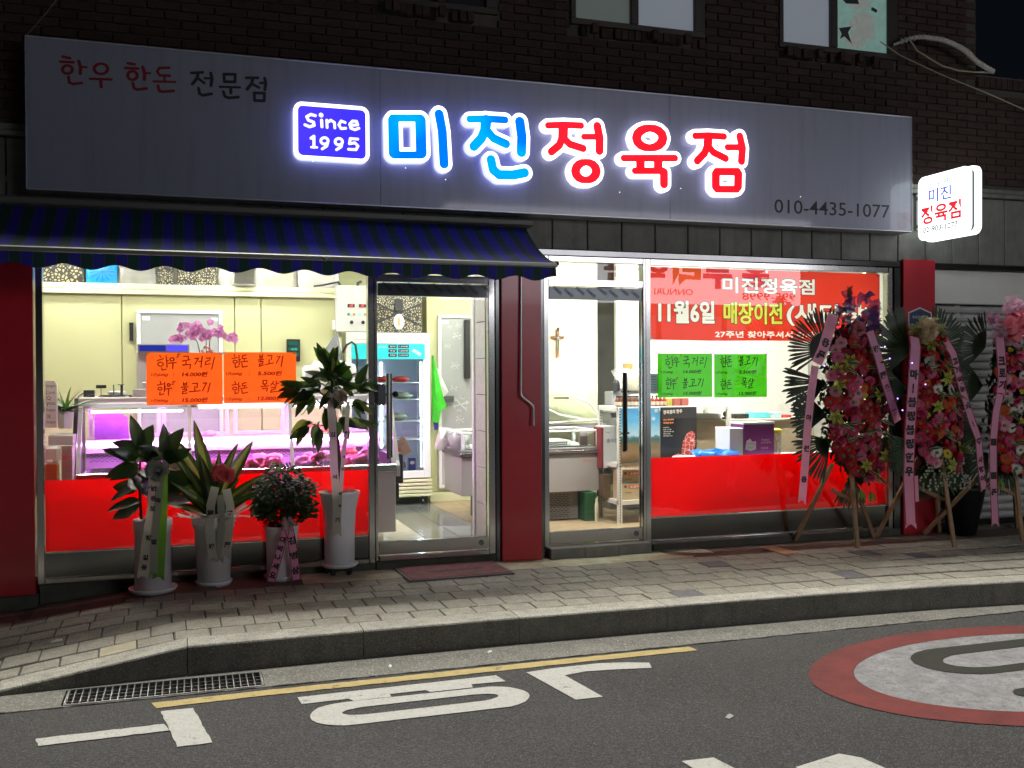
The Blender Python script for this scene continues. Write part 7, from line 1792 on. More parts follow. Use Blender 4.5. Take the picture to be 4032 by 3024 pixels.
# ================================================================ POTS AND PLANTS BEFORE THE LEFT WINDOW
M_potw = mat('pot_white', (.86, .88, .90), .35, var=.08, vscale=12, coat=.25)
M_soil = mat('soil_dark', (.04, .03, .02), .95, bump=1., bscale=60)
M_rib_w = mat('ribbon_cream', (.52, .52, .44), .5, trans=.35)
M_rib_g = mat('ribbon_green', (.16, .42, .03), .45, trans=.4)
M_rib_p = mat('ribbon_pink', (.80, .38, .58), .4, trans=.35, tcol=(.8, .35, .5))
M_rib_e = mat('ribbon_edge', (.30, .02, .05), .5)
M_inkk = mat('brush_ink', (.015, .012, .015), .5)
def ribbon(name, parent, pts, w, m, body=None, ink=None, edge=None, wv=None, t0=.04, t1=.96, up=(0, -1, 0), bold=.03, fish=True, csize=.72):
    """a hanging ribbon: pts down the middle, width w; writing runs down it"""
    pts = [Vector(p) for p in pts]
    q = MB(); n = len(pts); L = []; Rr = []
    for i, p in enumerate(pts):
        d = (pts[min(i + 1, n - 1)] - pts[max(i - 1, 0)]).normalized()
        s_ = Vector(wv[i]) if wv else d.cross(Vector(up)).normalized() * -1
        if s_.x < 0: s_ = -s_
        s_ = s_.normalized() * w / 2
        L.append(p - s_); Rr.append(p + s_)
    if fish:
        d = (pts[-1] - pts[-2]).normalized()
    for i in range(n - 1):
        q.add([L[i], Rr[i], Rr[i + 1], L[i + 1]], [(3, 2, 1, 0)])
    if fish:
        mid = (L[-1] + Rr[-1]) / 2 - d * w * .1
        q.add([L[-1], mid, L[-1] + d * w * .25], [(0, 1, 2)]); q.add([mid, Rr[-1], Rr[-1] + d * w * .42], [(0, 1, 2)])
    o = q.build(name, m, parent)
    if edge:
        q = MB()
        for i in range(n - 1):
            for A, B in ((L, Rr), (Rr, L)):
                a0, a1 = A[i], A[i + 1]; b0 = a0.lerp(B[i], .09); b1 = a1.lerp(B[i + 1], .09); off = Vector((0, -.0012, 0))
                q.add([a0 + off, b0 + off, b1 + off, a1 + off], [(0, 1, 2, 3)])
        q.build('edge_band', edge, o)
    if body:
        tot = sum((pts[i + 1] - pts[i]).length for i in range(n - 1)); k = len(body)
        for i, ch in enumerate(body):
            if ch == ' ': continue
            s_ = tot * (t0 + (t1 - t0) * (i + .5) / k); j = 0
            while j < n - 2 and s_ > (pts[j + 1] - pts[j]).length: s_ -= (pts[j + 1] - pts[j]).length; j += 1
            seg = pts[j + 1] - pts[j]; d = seg.normalized(); p = pts[j] + d * s_
            wx = (Rr[j] - L[j]).normalized(); sz = min(w * csize, tot * (t1 - t0) / k * .92)
            nrm = Vector((0, -.0035, 0))
            if ch in '!♡': pass
            ww = wx * sz * (.2 if ch == '!' else 1.)
            q = MB(); text(q, ch, p - ww / 2 + d * sz / 2 + nrm, ww, -d * sz, bold); q.build('brush_character', ink or M_inkk, o)
    return o
def bow(name, parent, c, r, m, n=9, seed=1, tails=0, flat=.6):
    """loops of ribbon round a knot"""
    rr = random.Random(seed); q = MB()
    for k in range(n):
        a = 2 * math.pi * k / n + rr.uniform(-.2, .2); e = rr.uniform(-.25, .6)
        d = Vector((math.cos(a) * math.cos(e), -abs(math.sin(e)) * flat - .12, math.sin(a) * math.cos(e))).normalized()
        s_ = d.cross(Vector((0, 1, .2))).normalized(); up = s_.cross(d).normalized()
        w = r * rr.uniform(.22, .34); l = r * rr.uniform(.7, 1.05); c0 = Vector(c)
        ring_ = []
        for i in range(7):
            t = i / 6; p = c0 + d * l * math.sin(math.pi * t) ** .8 * (1 if t < .5 else .96) + up * (r * .30 * math.sin(2 * math.pi * t))
            ww = w * (.35 + .65 * math.sin(math.pi * t))
            ring_ += [p - s_ * ww, p + s_ * ww * rr.uniform(.85, 1.1)]
        q.add(ring_, [(2 * i, 2 * i + 1, 2 * i + 3, 2 * i + 2) for i in range(6)])
    q.blob(c, r * .16, 8, 5, .1, rr)
    return q.build(name, m, parent)

def pot_profile(kind):
    if kind == 'collar': return lambda rb, rt, h: [(rb, 0), (rt - .012, h * .82), (rt - .002, h * .822), (rt, h * .99), (rt - .004, h), (rt - .016, h), (rt - .018, h * .93), (0, h * .93)]
    return lambda rb, rt, h: [(rb, 0), (rb * 1.0, h * .45), (rb + (rt - rb) * .25, h * .75), (rt - .006, h * .965), (rt, h * .98), (rt, h), (rt - .015, h), (rt - .02, h * .93), (0, h * .93)]
def plant_pot(root, x, y, rb, rt, h, saucer, kind='collar', z0=0.):
    q = MB(); q.lathe(pot_profile(kind)(rb, rt, h), (x, y, z0 + .014), 36); q.build('pot', M_potw, root, smooth=True)
    q = MB(); q.lathe([(saucer * .86, 0), (saucer, .03), (saucer, .036), (saucer - .008, .036), (saucer * .84, .012), (0, .012)], (x, y, z0), 36); q.build('saucer', M_potw, root, smooth=True)
    q = MB(); q.lathe([(rt - .02, h * .955), (0, h * .965)], (x, y, z0 + .014), 24); q.build('earth', M_soil, root)

# 1 rubber plant
p1 = thing('rubber_plant', (-.225, -.24, gz(-.225, -.24)), 'leftmost potted plant with big dark oval leaves and cream and green ribbons', 'potted plant', 'potted plants before the left shop window')
plant_pot(p1, -.225, -.24, .125, .132, .50, .165, 'collar', gz(-.225, -.3))
q = MB(); q.tube([(-.30, -.24, .5), (-.31, -.24, .75), (-.30, -.24, .98)], [.011, .009, .006], 8); q.tube([(-.20, -.22, .5), (-.17, -.22, .8), (-.14, -.22, .95)], [.010, .008, .005], 8)
q.build('stem', mat('stem_brown', (.06, .045, .025), .7), p1)
lfA = [leaf_mesh(.22, .118, M_leafd, .18, .18), leaf_mesh(.24, .105, M_leafd, .25, .3), leaf_mesh(.20, .125, M_leafd, .12, .1)]
A1 = [(-.30, .99, (-.9, -.1, .35)), (-.30, 1.0, (-.15, -.3, .75)), (-.30, .98, (.35, -.3, .8)), (-.295, .96, (.2, .5, .7)), (-.30, .95, (-.7, -.5, .15)), (-.30, .93, (.5, -.6, .15)), (-.31, .88, (-1, -.1, -.25)),
      (-.31, .86, (-.5, -.7, -.1)), (-.31, .84, (.6, -.5, -.2)), (-.31, .80, (.2, -.8, -.35)), (-.315, .74, (-.9, -.2, -.3)), (-.31, .72, (-.9, .3, .05)), (-.31, .69, (.8, .1, -.3)), (-.305, .63, (-.85, -.3, -.05)), (-.305, .60, (-.8, .1, -.35)),
      (-.15, .95, (.55, -.2, .75)), (-.15, .95, (.1, -.3, .9)), (-.15, .93, (.9, -.3, .1)), (-.14, .92, (-.6, -.4, .4)), (-.15, .90, (.6, -.6, .35)), (-.16, .86, (.95, .2, .05)), (-.165, .82, (.9, -.2, -.25)), (-.17, .76, (.95, .1, .25)),
      (-.17, .72, (.9, 0, .15)), (-.17, .67, (.9, -.1, .25)), (-.18, .62, (.9, .2, .1)), (-.27, .84, (.3, -.8, -.3)), (-.22, .80, (-.2, -.8, -.2)), (-.33, .90, (-.6, -.5, .5)), (-.20, .90, (-.3, -.6, .3)), (-.30, .78, (-.2, -.9, -.1)), (-.16, .86, (-.1, -.9, .1)), (-.31, .90, (-.3, .8, .3)), (-.16, .8, (.2, .9, .2))]
lr = random.Random(21)
for i, (x, z, d) in enumerate(A1):
    o = put('leaf', lfA[i % 3], p1, (x, -.24 + d[1] * .02, z), scale=(lr.uniform(.85, 1.08),) * 3); aim(o, d, lr.uniform(-.5, .5), (lr.uniform(-.5, .5), -.9, .55))
bow('bow', p1, (-.185, -.40, .86), .09, M_rib_w if False else mat('bow_grey', (.22, .24, .21), .5, trans=.3), 9, 3)
ribbon('cream_ribbon', p1, [(-.205, -.42, .85), (-.215, -.42, .62), (-.255, -.42, .36), (-.285, -.42, .13)], .072, M_rib_w, '번동보  정 길동', t0=.12, bold=.05, csize=.5)
ribbon('green_ribbon', p1, [(-.155, -.413, .85), (-.160, -.413, .60), (-.172, -.413, .35), (-.185, -.413, .12)], .075, M_rib_g)
ribbon('grey_ribbon', p1, [(-.165, -.419, .86), (-.185, -.421, .62), (-.21, -.421, .38), (-.215, -.421, .15)], .052, mat('ribbon_olive', (.34, .36, .28), .5, trans=.3), '축 발', t0=.2, t1=.8, bold=.05)

# 2 striped dracaena
p2 = thing('striped_dracaena', (.186, -.22, 0), 'white potted plant with tall yellow striped leaves and a red bow', 'potted plant', 'potted plants before the left shop window')
plant_pot(p2, .186, -.22, .112, .147, .49, .128)
M_str = mat('leaf_stripe', (.07, .14, .025), .35, trans=.22, tcol=(.30, .50, .05), var=.15, vscale=40)
lfB = [leaf_mesh(.50, .098, M_leafd, .35, .12, 10, M_str, .42), leaf_mesh(.42, .09, M_leafd, .35, .25, 10, M_str, .38), leaf_mesh(.34, .08, M_leafd, .3, .4, 9, M_str, .35)]
B1 = [(0, .60, (-.48, -.05, .95), 1.15), (0, .62, (-.22, -.1, 1.), 1.15), (0, .58, (-.55, -.2, .85), .9), (1, .55, (-.75, -.1, .75), 1.), (0, .52, (-.35, -.3, .8), .9), (1, .55, (-.15, -.3, 1.), .95), (1, .50, (-.6, -.4, .75), .9), (2, .5, (-.9, 0, .5), .9),
      (0, .60, (.32, 0, 1.), .92), (0, .60, (.55, .1, .9), 1.05), (1, .58, (.15, .1, 1.), .9), (1, .52, (.7, -.1, .7), 1.), (1, .52, (.9, 0, .55), 1.02), (2, .5, (.8, -.3, .65), .9), (1, .5, (.4, -.2, .8), .75), (2, .48, (-.2, -.8, .8), .8), (2, .5, (.2, -.8, .7), .7), (1, .5, (0, .6, .9), .9)]
for v, z, d, s_ in B1:
    o = put('striped_leaf', lfB[v], p2, (.186 + d[0] * .03, -.22 + d[1] * .03, z), scale=(s_,) * 3); aim(o, d, lr.uniform(-.3, .3), (d[0] * -.6 + lr.uniform(-.3, .3), -.9, .4))
q = MB(); q.tube([(.186, -.22, .46), (.186, -.22, .66)], .022, 8); q.build('stem', M_leafd, p2)
bow('red_bow', p2, (.25, -.36, .81), .085, mat('bow_red', (.62, .08, .10), .35, trans=.3), 13, 5)
q = MB(); wr_ = random.Random(4)
for k in range(16):
    a = 2 * math.pi * k / 16; x = .186 + .15 * math.cos(a); y = -.22 + .15 * math.sin(a); l = wr_.uniform(.09, .16)
    d = Vector((math.cos(a), math.sin(a), wr_.uniform(-.2, .5))).normalized(); s_ = Vector((-math.sin(a), math.cos(a), 0)) * .035
    b = Vector((x, y, .50)); e = b + d * l
    q.add([b - s_ - Vector((0, 0, .05)), b + s_ - Vector((0, 0, .05)), b + s_ * 1.1, e + s_ * wr_.uniform(.6, 1.6) + Vector((0, 0, wr_.uniform(-.03, .04))), e - s_ * wr_.uniform(.4, 1.3), b - s_], [(0, 1, 2, 5), (5, 2, 3, 4)])
q.build('wrapping_net', mat('net_white', (.85, .83, .80), .5, trans=.45), p2)
ribbon('cream_ribbon', p2, [(.195, -.378, .72), (.165, -.382, .60), (.155, -.382, .42), (.175, -.38, .22)], .058, M_rib_w, '萬 祝', t0=.25, t1=.95, bold=.04)
ribbon('cream_ribbon', p2, [(.27, -.372, .70), (.295, -.376, .58), (.285, -.378, .40), (.26, -.378, .23)], .058, M_rib_w, '發 展', t0=.25, t1=.95, bold=.04)
ribbon('olive_ribbon', p2, [(.232, -.366, .66), (.235, -.372, .45), (.222, -.375, .20)], .05, mat('ribbon_olive', (.34, .36, .28), .5))

# 3 small leafed ficus
p3 = thing('small_leaf_ficus', (.665, -.18, 0), 'small bushy plant with tiny glossy leaves and pink lettered ribbons', 'potted plant', 'potted plants before the left shop window')
plant_pot(p3, .665, -.18, .108, .132, .385, .128, 'tall')
q = MB(); fr_ = random.Random(31)
q.tube([(.665, -.18, .36), (.67, -.18, .5), (.66, -.18, .7)], [.012, .01, .005], 7)
for k in range(9):
    a = fr_.uniform(0, 6.28); q.tube([(.667, -.18, .42 + k * .02), (.667 + .09 * math.cos(a), -.18 + .08 * math.sin(a), .52 + k * .025), (.667 + .18 * math.cos(a), -.18 + .13 * math.sin(a), .56 + k * .02)], .004, 5)
q.build('branches', mat('stem_brown', (.06, .045, .025), .7), p3)
q = MB()
def leafquad(q, p, d, L_, w, up):
    d = d.normalized(); s_ = d.cross(up); s_ = s_.normalized() if s_.length > 1e-3 else Vector((1, 0, 0))
    q.add([p, p + d * L_ * .5 - s_ * w, p + d * L_, p + d * L_ * .5 + s_ * w], [(0, 1, 2), (0, 2, 3)])
for k in range(2300):
    a = fr_.uniform(0, 6.28); b = math.acos(fr_.uniform(-1, 1)); rr = fr_.random() ** .4 * (1 + .13 * math.sin(3 * a + 1) + .08 * math.sin(7 * b))
    px = .67 + .225 * rr * math.sin(b) * math.cos(a); py = -.18 + .15 * rr * math.sin(b) * math.sin(a); pz = .635 + .215 * rr * math.cos(b) - .25 * abs(px - .67)
    if pz < .40: continue
    leafquad(q, Vector((px, py, pz)), Vector((math.cos(a), math.sin(a), fr_.uniform(-.9, .3))), fr_.uniform(.034, .052), fr_.uniform(.011, .017), Vector((fr_.uniform(-.6, .6), -fr_.uniform(.2, 1.2), 1)))
for (tx, tz) in ((.50, .76), (.62, .85), (.45, .66), (.87, .62), (.88, .50), (.47, .52), (.84, .72)):
    for k in range(22):
        t = fr_.random(); px = .64 + (tx - .64) * t; pz = .62 + (tz - .62) * t
        if t > .4: leafquad(q, Vector((px + fr_.uniform(-.015, .015), -.2 + fr_.uniform(-.05, .04), pz)), Vector((fr_.uniform(-1, 1), fr_.uniform(-.6, .6), fr_.uniform(-1, .4))), .032, .009, Vector((0, -.4, 1)))
tag(q.build('foliage', M_leafs, p3), kind='stuff')
o = put('leaf', leaf_mesh(.09, .04, M_leafm, .2, .1), p3, (.655, -.18, .78)); aim(o, (.1, -.3, 1), .4)
bow('bow', p3, (.70, -.33, .43), .062, mat('bow_pale_pink', (.50, .36, .36), .4, trans=.3), 9, 8)
ribbon('pink_ribbon', p3, [(.69, -.335, .42), (.655, -.345, .30), (.615, -.345, .16), (.575, -.34, .02)], .062, M_rib_p, '대박나세요', edge=M_rib_e, t0=.18, bold=.05, fish=False)
ribbon('pink_ribbon', p3, [(.70, -.335, .42), (.725, -.345, .30), (.742, -.345, .15), (.755, -.34, .02)], .062, M_rib_p, '김병삼', edge=M_rib_e, t0=.15, bold=.05, fish=False, csize=.9)

# 4 slim tree
p4 = thing('umbrella_tree', (1.10, -.12, 0), 'tall slim tree in a white pot on a wheeled tray beside the first door', 'potted plant', 'potted plants before the left shop window')
q = MB(); q.lathe([(.112, 0), (.115, .25), (.125, .40), (.150, .515), (.156, .53), (.156, .54), (.142, .54), (.134, .50), (0, .50)], (1.10, -.12, .085), 36); q.build('pot', M_potw, p4, smooth=True)
q = MB(); q.lathe([(.12, 0), (.140, .02), (.140, .028), (.12, .030), (0, .030)], (1.10, -.12, .056), 36); q.build('wheeled_tray', M_potw, p4, smooth=True)
for k in range(5):
    a = 2 * math.pi * k / 5 + .3; x = 1.10 + .10 * math.cos(a); y = -.12 + .10 * math.sin(a)
    q = MB(); q.lathe([(0, -.009), (.020, -.009), (.020, .009), (0, .009)], (0, 0, 0), 12, Matrix.Translation((x, y, .021)) @ Matrix.Rotation(R(90), 4, 'Y') @ Matrix.Rotation(a, 4, 'X')); q.bbox(x - .014, x + .014, y - .012, y + .012, .032, .056, .002)
    q.build('castor', M_blk, p4)
q = MB(); q.lathe([(.13, .497), (0, .505)], (1.10, -.12, .085), 24); q.build('earth', M_soil, p4)
pr = random.Random(2)
for k in range(14):
    a = pr.uniform(0, 6.28); rr = .11 * pr.random() ** .5; MB().blob((1.10 + rr * math.cos(a), -.12 + rr * math.sin(a), .592), (.02, .016, .010), 8, 5, .15, pr).build('white_pebble', M_wh, p4, smooth=True)
q = MB(); q.tube([(1.11, -.10, .58), (1.105, -.10, .8), (1.085, -.10, 1.05), (1.06, -.10, 1.3), (1.05, -.1, 1.45)], [.021, .020, .018, .014, .009], 10)
q.build('trunk', mat('bark_dark', (.055, .045, .03), .8, bump=.6, bscale=50), p4, smooth=True)
q = MB(); q.tube([(1.085, -.10, 1.08), (1.02, -.12, 1.12), (.93, -.13, 1.13), (.86, -.12, 1.145)], [.008, .006, .004, .003], 6); q.tube([(1.07, -.10, 1.15), (1.0, -.11, 1.25), (.93, -.1, 1.33)], [.009, .006, .004], 6)
q.tube([(1.05, -.1, 1.3), (.95, -.12, 1.38), (.82, -.12, 1.41)], [.008, .005, .003], 6); q.tube([(1.06, -.1, 1.25), (1.15, -.12, 1.33), (1.26, -.12, 1.38)], [.008, .005, .003], 6); q.tube([(1.08, -.1, 1.12), (1.17, -.1, 1.16), (1.23, -.1, 1.14)], [.006, .004, .003], 6)
q.tube([(1.05, -.1, 1.4), (1.05, -.12, 1.5), (1.03, -.1, 1.58)], [.008, .005, .003], 6)
q.build('branches', mat('stem_brown', (.06, .045, .025), .7), p4)
lfC = [leaf_mesh(.145, .066, M_leafm, .18, .22), leaf_mesh(.155, .064, M_leafd, .22, .35), leaf_mesh(.12, .07, M_leafm, .1, .12), leaf_mesh(.14, .06, M_leafy, .2, .25)]
C1 = [((1.03, -.12, 1.56), 7, (.0, 0, .9), .7), ((1.05, -.14, 1.48), 10, (0, -.2, .6), .9), ((.95, -.14, 1.40), 9, (-.4, -.2, .25), .8), ((.82, -.12, 1.41), 6, (-.9, -.1, -.05), .45), ((.90, -.12, 1.34), 6, (-.5, -.2, -.5), .7),
      ((1.15, -.14, 1.42), 9, (.35, -.2, .3), .9), ((1.25, -.12, 1.40), 7, (.7, -.1, .25), .7), ((1.20, -.12, 1.28), 5, (.7, -.2, -.35), .6), ((1.22, -.1, 1.16), 3, (.7, -.1, -.3), .4), ((1.06, -.16, 1.38), 9, (0, -.5, .0), 1.), ((.94, -.13, 1.13), 4, (-.5, 0, -.8), .45), ((.87, -.12, 1.145), 4, (-.6, 0, -.6), .5), ((1.02, -.13, 1.24), 4, (-.3, -.3, -.7), .6), ((1.12, -.14, 1.18), 4, (.4, -.2, -.3), .6), ((1.06, 0.0, 1.45), 6, (0, .5, .3), .9)]
for c, n, d, sp in C1:
    for k in range(int(n * 1.35 + .5)):
        dd = Vector(d) + Vector((pr.uniform(-sp, sp), pr.uniform(-sp, sp) * .7, pr.uniform(-sp, sp) * .8))
        o = put('leaf', lfC[pr.choice((0, 0, 1, 1, 2, 0, 1, 3))], p4, (c[0] + pr.uniform(-.03, .03), c[1], c[2] + pr.uniform(-.03, .03)), scale=(pr.uniform(.9, 1.25),) * 3); aim(o, dd, pr.uniform(-.6, .6), (pr.uniform(-.7, .7), -.8, .8))
bow('bow', p4, (1.08, -.22, 1.33), .085, mat('bow_beige', (.50, .44, .34), .5, trans=.35), 7, 11)
ribbon('cream_ribbon', p4, [(1.025, -.24, 1.32), (1.035, -.245, 1.1), (1.045, -.25, .8), (1.055, -.29, .58), (1.06, -.29, .33)], .058, M_rib_w, ' 김  석  기', t0=.1, t1=.95, bold=.04, csize=.62)
ribbon('cream_ribbon', p4, [(1.155, -.23, 1.30), (1.140, -.235, 1.1), (1.11, -.25, .85), (1.08, -.29, .58), (1.072, -.285, .40)], .030, M_rib_w, '축 개업 번영', t0=.2, t1=.9, bold=.04)

# ================================================================ FLOWER WREATHS
M_fan = mat('palm_dark', (.014, .028, .011), .45, trans=.08, tcol=(.03, .06, .02))
M_fan2 = mat('palm_green', (.022, .052, .020), .4, trans=.1, tcol=(.04, .1, .03))
M_wood2 = mat('stand_wood', (.34, .22, .12), .6, var=.4, vscale=12, bump=.3, bscale=40)
def fan(parent, c, r0, r1, a0, a1, n, m, y=0., sag=.05, seed=0):
    r0 = r0 * 1.25
    r = random.Random(seed); q = MB(); cx, cy, cz = c
    for k in range(n):
        a = R(a0 + (a1 - a0) * (k + .5) / n + r.uniform(-1.2, 1.2)); L_ = r1 * r.uniform(.93, 1.05)
        d = Vector((math.cos(a), r.uniform(-.04, .04), math.sin(a))); s_ = Vector((-math.sin(a), 0, math.cos(a)))
        w = (a1 - a0) / n * math.pi / 180 * r1 * .30
        w = .0128 * r1 / .36
        p0 = Vector((cx, cy, cz)); 
        q.add([p0 + d * r0 * .2 - s_ * w * .35, p0 + d * r0 * .2 + s_ * w * .35, p0 + d * L_ * .55 + s_ * w * .55 + Vector((0, -.01, 0)), p0 + d * L_ * .84 + s_ * w, p0 + d * L_ * .97 + s_ * w * .6, p0 + d * L_ * 1.02 + Vector((0, 0, -sag * L_ * .2)), p0 + d * L_ * .97 - s_ * w * .6, p0 + d * L_ * .84 - s_ * w, p0 + d * L_ * .55 - s_ * w * .6 + Vector((0, -.01, 0))],
              [(0, 1, 2, 8), (8, 2, 3, 7), (7, 3, 4, 6), (6, 4, 5)])
    q.add([Vector((cx, cy + .002, cz))] + [Vector((cx + r0 * math.cos(R(a0 + (a1 - a0) * i / 8)), cy + .002, cz + r0 * math.sin(R(a0 + (a1 - a0) * i / 8)))) for i in range(9)], [(0, i, i + 1) for i in range(1, 9)])
    return q.build('palm_leaf', m, parent)
def gerbera_mesh(rad, mp, mc_, n=22, seed=0):
    r = random.Random(seed); q = MB()
    for ring_i, (rr, lift, nn) in enumerate(((rad, .0, n), (rad * .78, .006, n - 2))):
        for k in range(nn):
            a = 2 * math.pi * (k + .5 * ring_i) / nn; w = math.pi * rr / nn * 1.15; L_ = rr * r.uniform(.92, 1.05)
            c, s_ = math.cos(a), math.sin(a)
            P = lambda u, v, y: (c * u - s_ * v, y, s_ * u + c * v)
            q.add([P(rad * .2, -w * .3, -.004 - lift), P(L_ * .8, -w * .55, -.012 - lift), P(L_, 0, -.006 - lift + r.uniform(-.004, .004)), P(L_ * .8, w * .55, -.012 - lift), P(rad * .2, w * .3, -.004 - lift)], [(0, 1, 2, 3, 4)])
    q.cur = 1
    q.lathe([(rad * .27, .0), (rad * .22, .010), (0, .012)], (0, 0, 0), 10, Matrix.Translation((0, -.010, 0)) @ Matrix.Rotation(R(90), 4, 'X'))
    return q.mesh([mp, mc_])
GC = {'red': (.60, .016, .022), 'deep': (.42, .010, .03), 'pink': (.80, .16, .34), 'pale': (.85, .45, .55), 'orange': (.78, .14, .025), 'yellow': (.75, .62, .06), 'cream': (.75, .62, .50), 'white': (.80, .82, .78), 'rose': (.72, .06, .20)}
M_gc = mat('gerbera_heart', (.16, .17, .07), .7)
GM = {k: gerbera_mesh(.058, mat('gerbera_' + k, c, .6, trans=.25, rand=.25), M_gc, seed=i) for i, (k, c) in enumerate(GC.items())}
def lily_mesh(rad, m, m2):
    q = MB()
    for k in range(6):
        a = 2 * math.pi * k / 6; c, s_ = math.cos(a), math.sin(a); w = rad * .24
        P = lambda u, v, y: (c * u - s_ * v, y, s_ * u + c * v)
        q.add([P(0, 0, 0), P(rad * .5, -w, -.03), P(rad, 0, -.015), P(rad * .5, w, -.03), P(rad * .5, 0, -.022)], [(0, 1, 4), (1, 2, 4), (2, 3, 4), (3, 0, 4)])
    q.cur = 1; q.tube([(0, 0, 0), (0, -.05, .005)], .004, 5)
    return q.mesh([m, m2])
LM = lily_mesh(.075, mat('lily_yellow_green', (.45, .50, .08), .5, trans=.3), M_gc)
M_vleaf = mat('variegated_edge', (.42, .46, .28), .5, trans=.2)
VM = leaf_mesh(.13, .028, M_vleaf, .15, .2, 6, M_leafm, .6)
M_bigred = mat('bloom_red', (.58, .02, .04), .6, trans=.2, rand=.3)
def ruffle_mesh(rad, m, seed=0, n=16):
    r = random.Random(seed); q = MB()
    for k in range(n):
        a = r.uniform(0, 6.28); e = r.uniform(.1, 1.3); d = Vector((math.cos(a) * math.cos(e), -math.sin(e), math.sin(a) * math.cos(e))); s_ = d.cross(Vector((.3, 1, .2))).normalized() * rad * .42
        b = d * rad * r.uniform(.1, .3); t = d * rad * r.uniform(.75, 1.05)
        q.add([b - s_ * .5, b + s_ * .5, t + s_, t + d * rad * .12, t - s_], [(0, 1, 2, 3, 4)])
    return q.mesh(m)
RM = {'r': ruffle_mesh(.05, M_bigred, 1), 'p': ruffle_mesh(.05, mat('bloom_pink', (.78, .13, .28), .6, trans=.2, rand=.3), 2), 'y': ruffle_mesh(.028, mat('bloom_yellow', (.72, .60, .07), .6, trans=.2), 3, 12), 'w': ruffle_mesh(.048, mat('bloom_white', (.55, .60, .50), .6, trans=.2), 4)}

def wreath(name, loc, label, outline, seed, fans, stand, wb, palette, crown_lean=0.):
    t = thing(name, loc, label, 'flower wreath', 'flower wreaths on wooden tripods')
    r = random.Random(seed); X, Y, _ = loc
    for kind, m in ((0, M_wood2),):
        for a, b in stand:
            q = MB(); q.bar(a, b, .036, .020, up=(0, 1, 0)); q.build('stand_leg', M_wood2, t)
    q = MB(); q.bar((stand[0][0][0], stand[0][0][1] + .02, .50), (stand[1][0][0] + .02, stand[1][0][1] - .02, .40), .03, .02, up=(0, 1, 0)); q.build('cross_piece', M_wood2, t)
    for f in fans: fan(t, *f)
    # leafy backing
    q = MB(); zs = [o_[0] for o_ in outline]; z0_, z1_ = min(zs), max(zs)
    def ext(z):
        for (za, la, ra), (zb, lb, rb_) in zip(outline, outline[1:]):
            if za <= z <= zb:
                k = (z - za) / (zb - za); return la + (lb - la) * k, ra + (rb_ - ra) * k
        return outline[0][1:] if z < z0_ else outline[-1][1:]
    q.add([], [])
    for k in range(1700):
        z = r.uniform(z0_ - .02, z1_ + .02); l_, r_ = ext(z); x = r.uniform(l_ + .02, r_ - .02); a = r.uniform(0, 6.28)
        leafquad(q, Vector((x, Y + .02 + r.uniform(-.05, .03), z)), Vector((math.cos(a), -.4, math.sin(a))), r.uniform(.05, .1), r.uniform(.012, .02), Vector((r.uniform(-.5, .5), 1, r.uniform(-.5, .5))))
    q.build('backing_leaves', M_fan, t)['kind'] = 'stuff'
    pts = []
    tries = 0
    while tries < 2600:
        tries += 1
        z = r.uniform(z0_, z1_); l_, r_ = ext(z); x = r.uniform(l_ + .03, r_ - .03)
        if all((x - a) ** 2 + (z - b) ** 2 > .063 ** 2 for a, b in pts): pts.append((x, z))
    for (x, z) in pts:
        l_, r_ = ext(z); u = (x - (l_ + r_) / 2) / max(.05, (r_ - l_) / 2)
        y = Y - .055 - .07 * (1 - u * u) + r.uniform(-.015, .015)
        rot = (r.uniform(-.35, .35) + .1, r.uniform(0, 6.28), 0)
        v = (z - z0_) / (z1_ - z0_)
        ch = r.choices(('g', 'ruff', 'lily', 'yel'), (60, 30, 6, 4) if v < .85 else (40, 35, 18, 7))[0]
        sc_ = r.uniform(.86, 1.12)
        Mx = Matrix.Rotation(u * .7 + r.uniform(-.25, .25), 3, 'Z') @ Matrix.Rotation(r.uniform(-.35, .3), 3, 'X') @ Matrix.Rotation(r.uniform(0, 6.28), 3, 'Y')
        e = Mx.to_euler()
        if ch == 'g': put('gerbera', GM[r.choice(palette)], t, (x, y, z), e, (sc_,) * 3)
        elif ch == 'ruff': put('carnation', RM[r.choice('rrppry' if name != 'x' else 'r')], t, (x, y, z), e, (sc_ * 1.05,) * 3)
        elif ch == 'lily': put('lily', LM, t, (x, y - .02, z), e, (sc_,) * 3)
        else: put('carnation', RM[r.choice('yyw')], t, (x, y, z), e, (sc_,) * 3)
    for k in range(44):
        z = r.uniform(z0_, z1_); l_, r_ = ext(z); x = r.uniform(l_ + .05, r_ - .05)
        o = put('variegated_leaf', VM, t, (x, Y - .12, z)); aim(o, (r.uniform(-1, 1), -.5, r.uniform(-.6, .6)), r.uniform(-.6, .6) + 1.2)
    return t

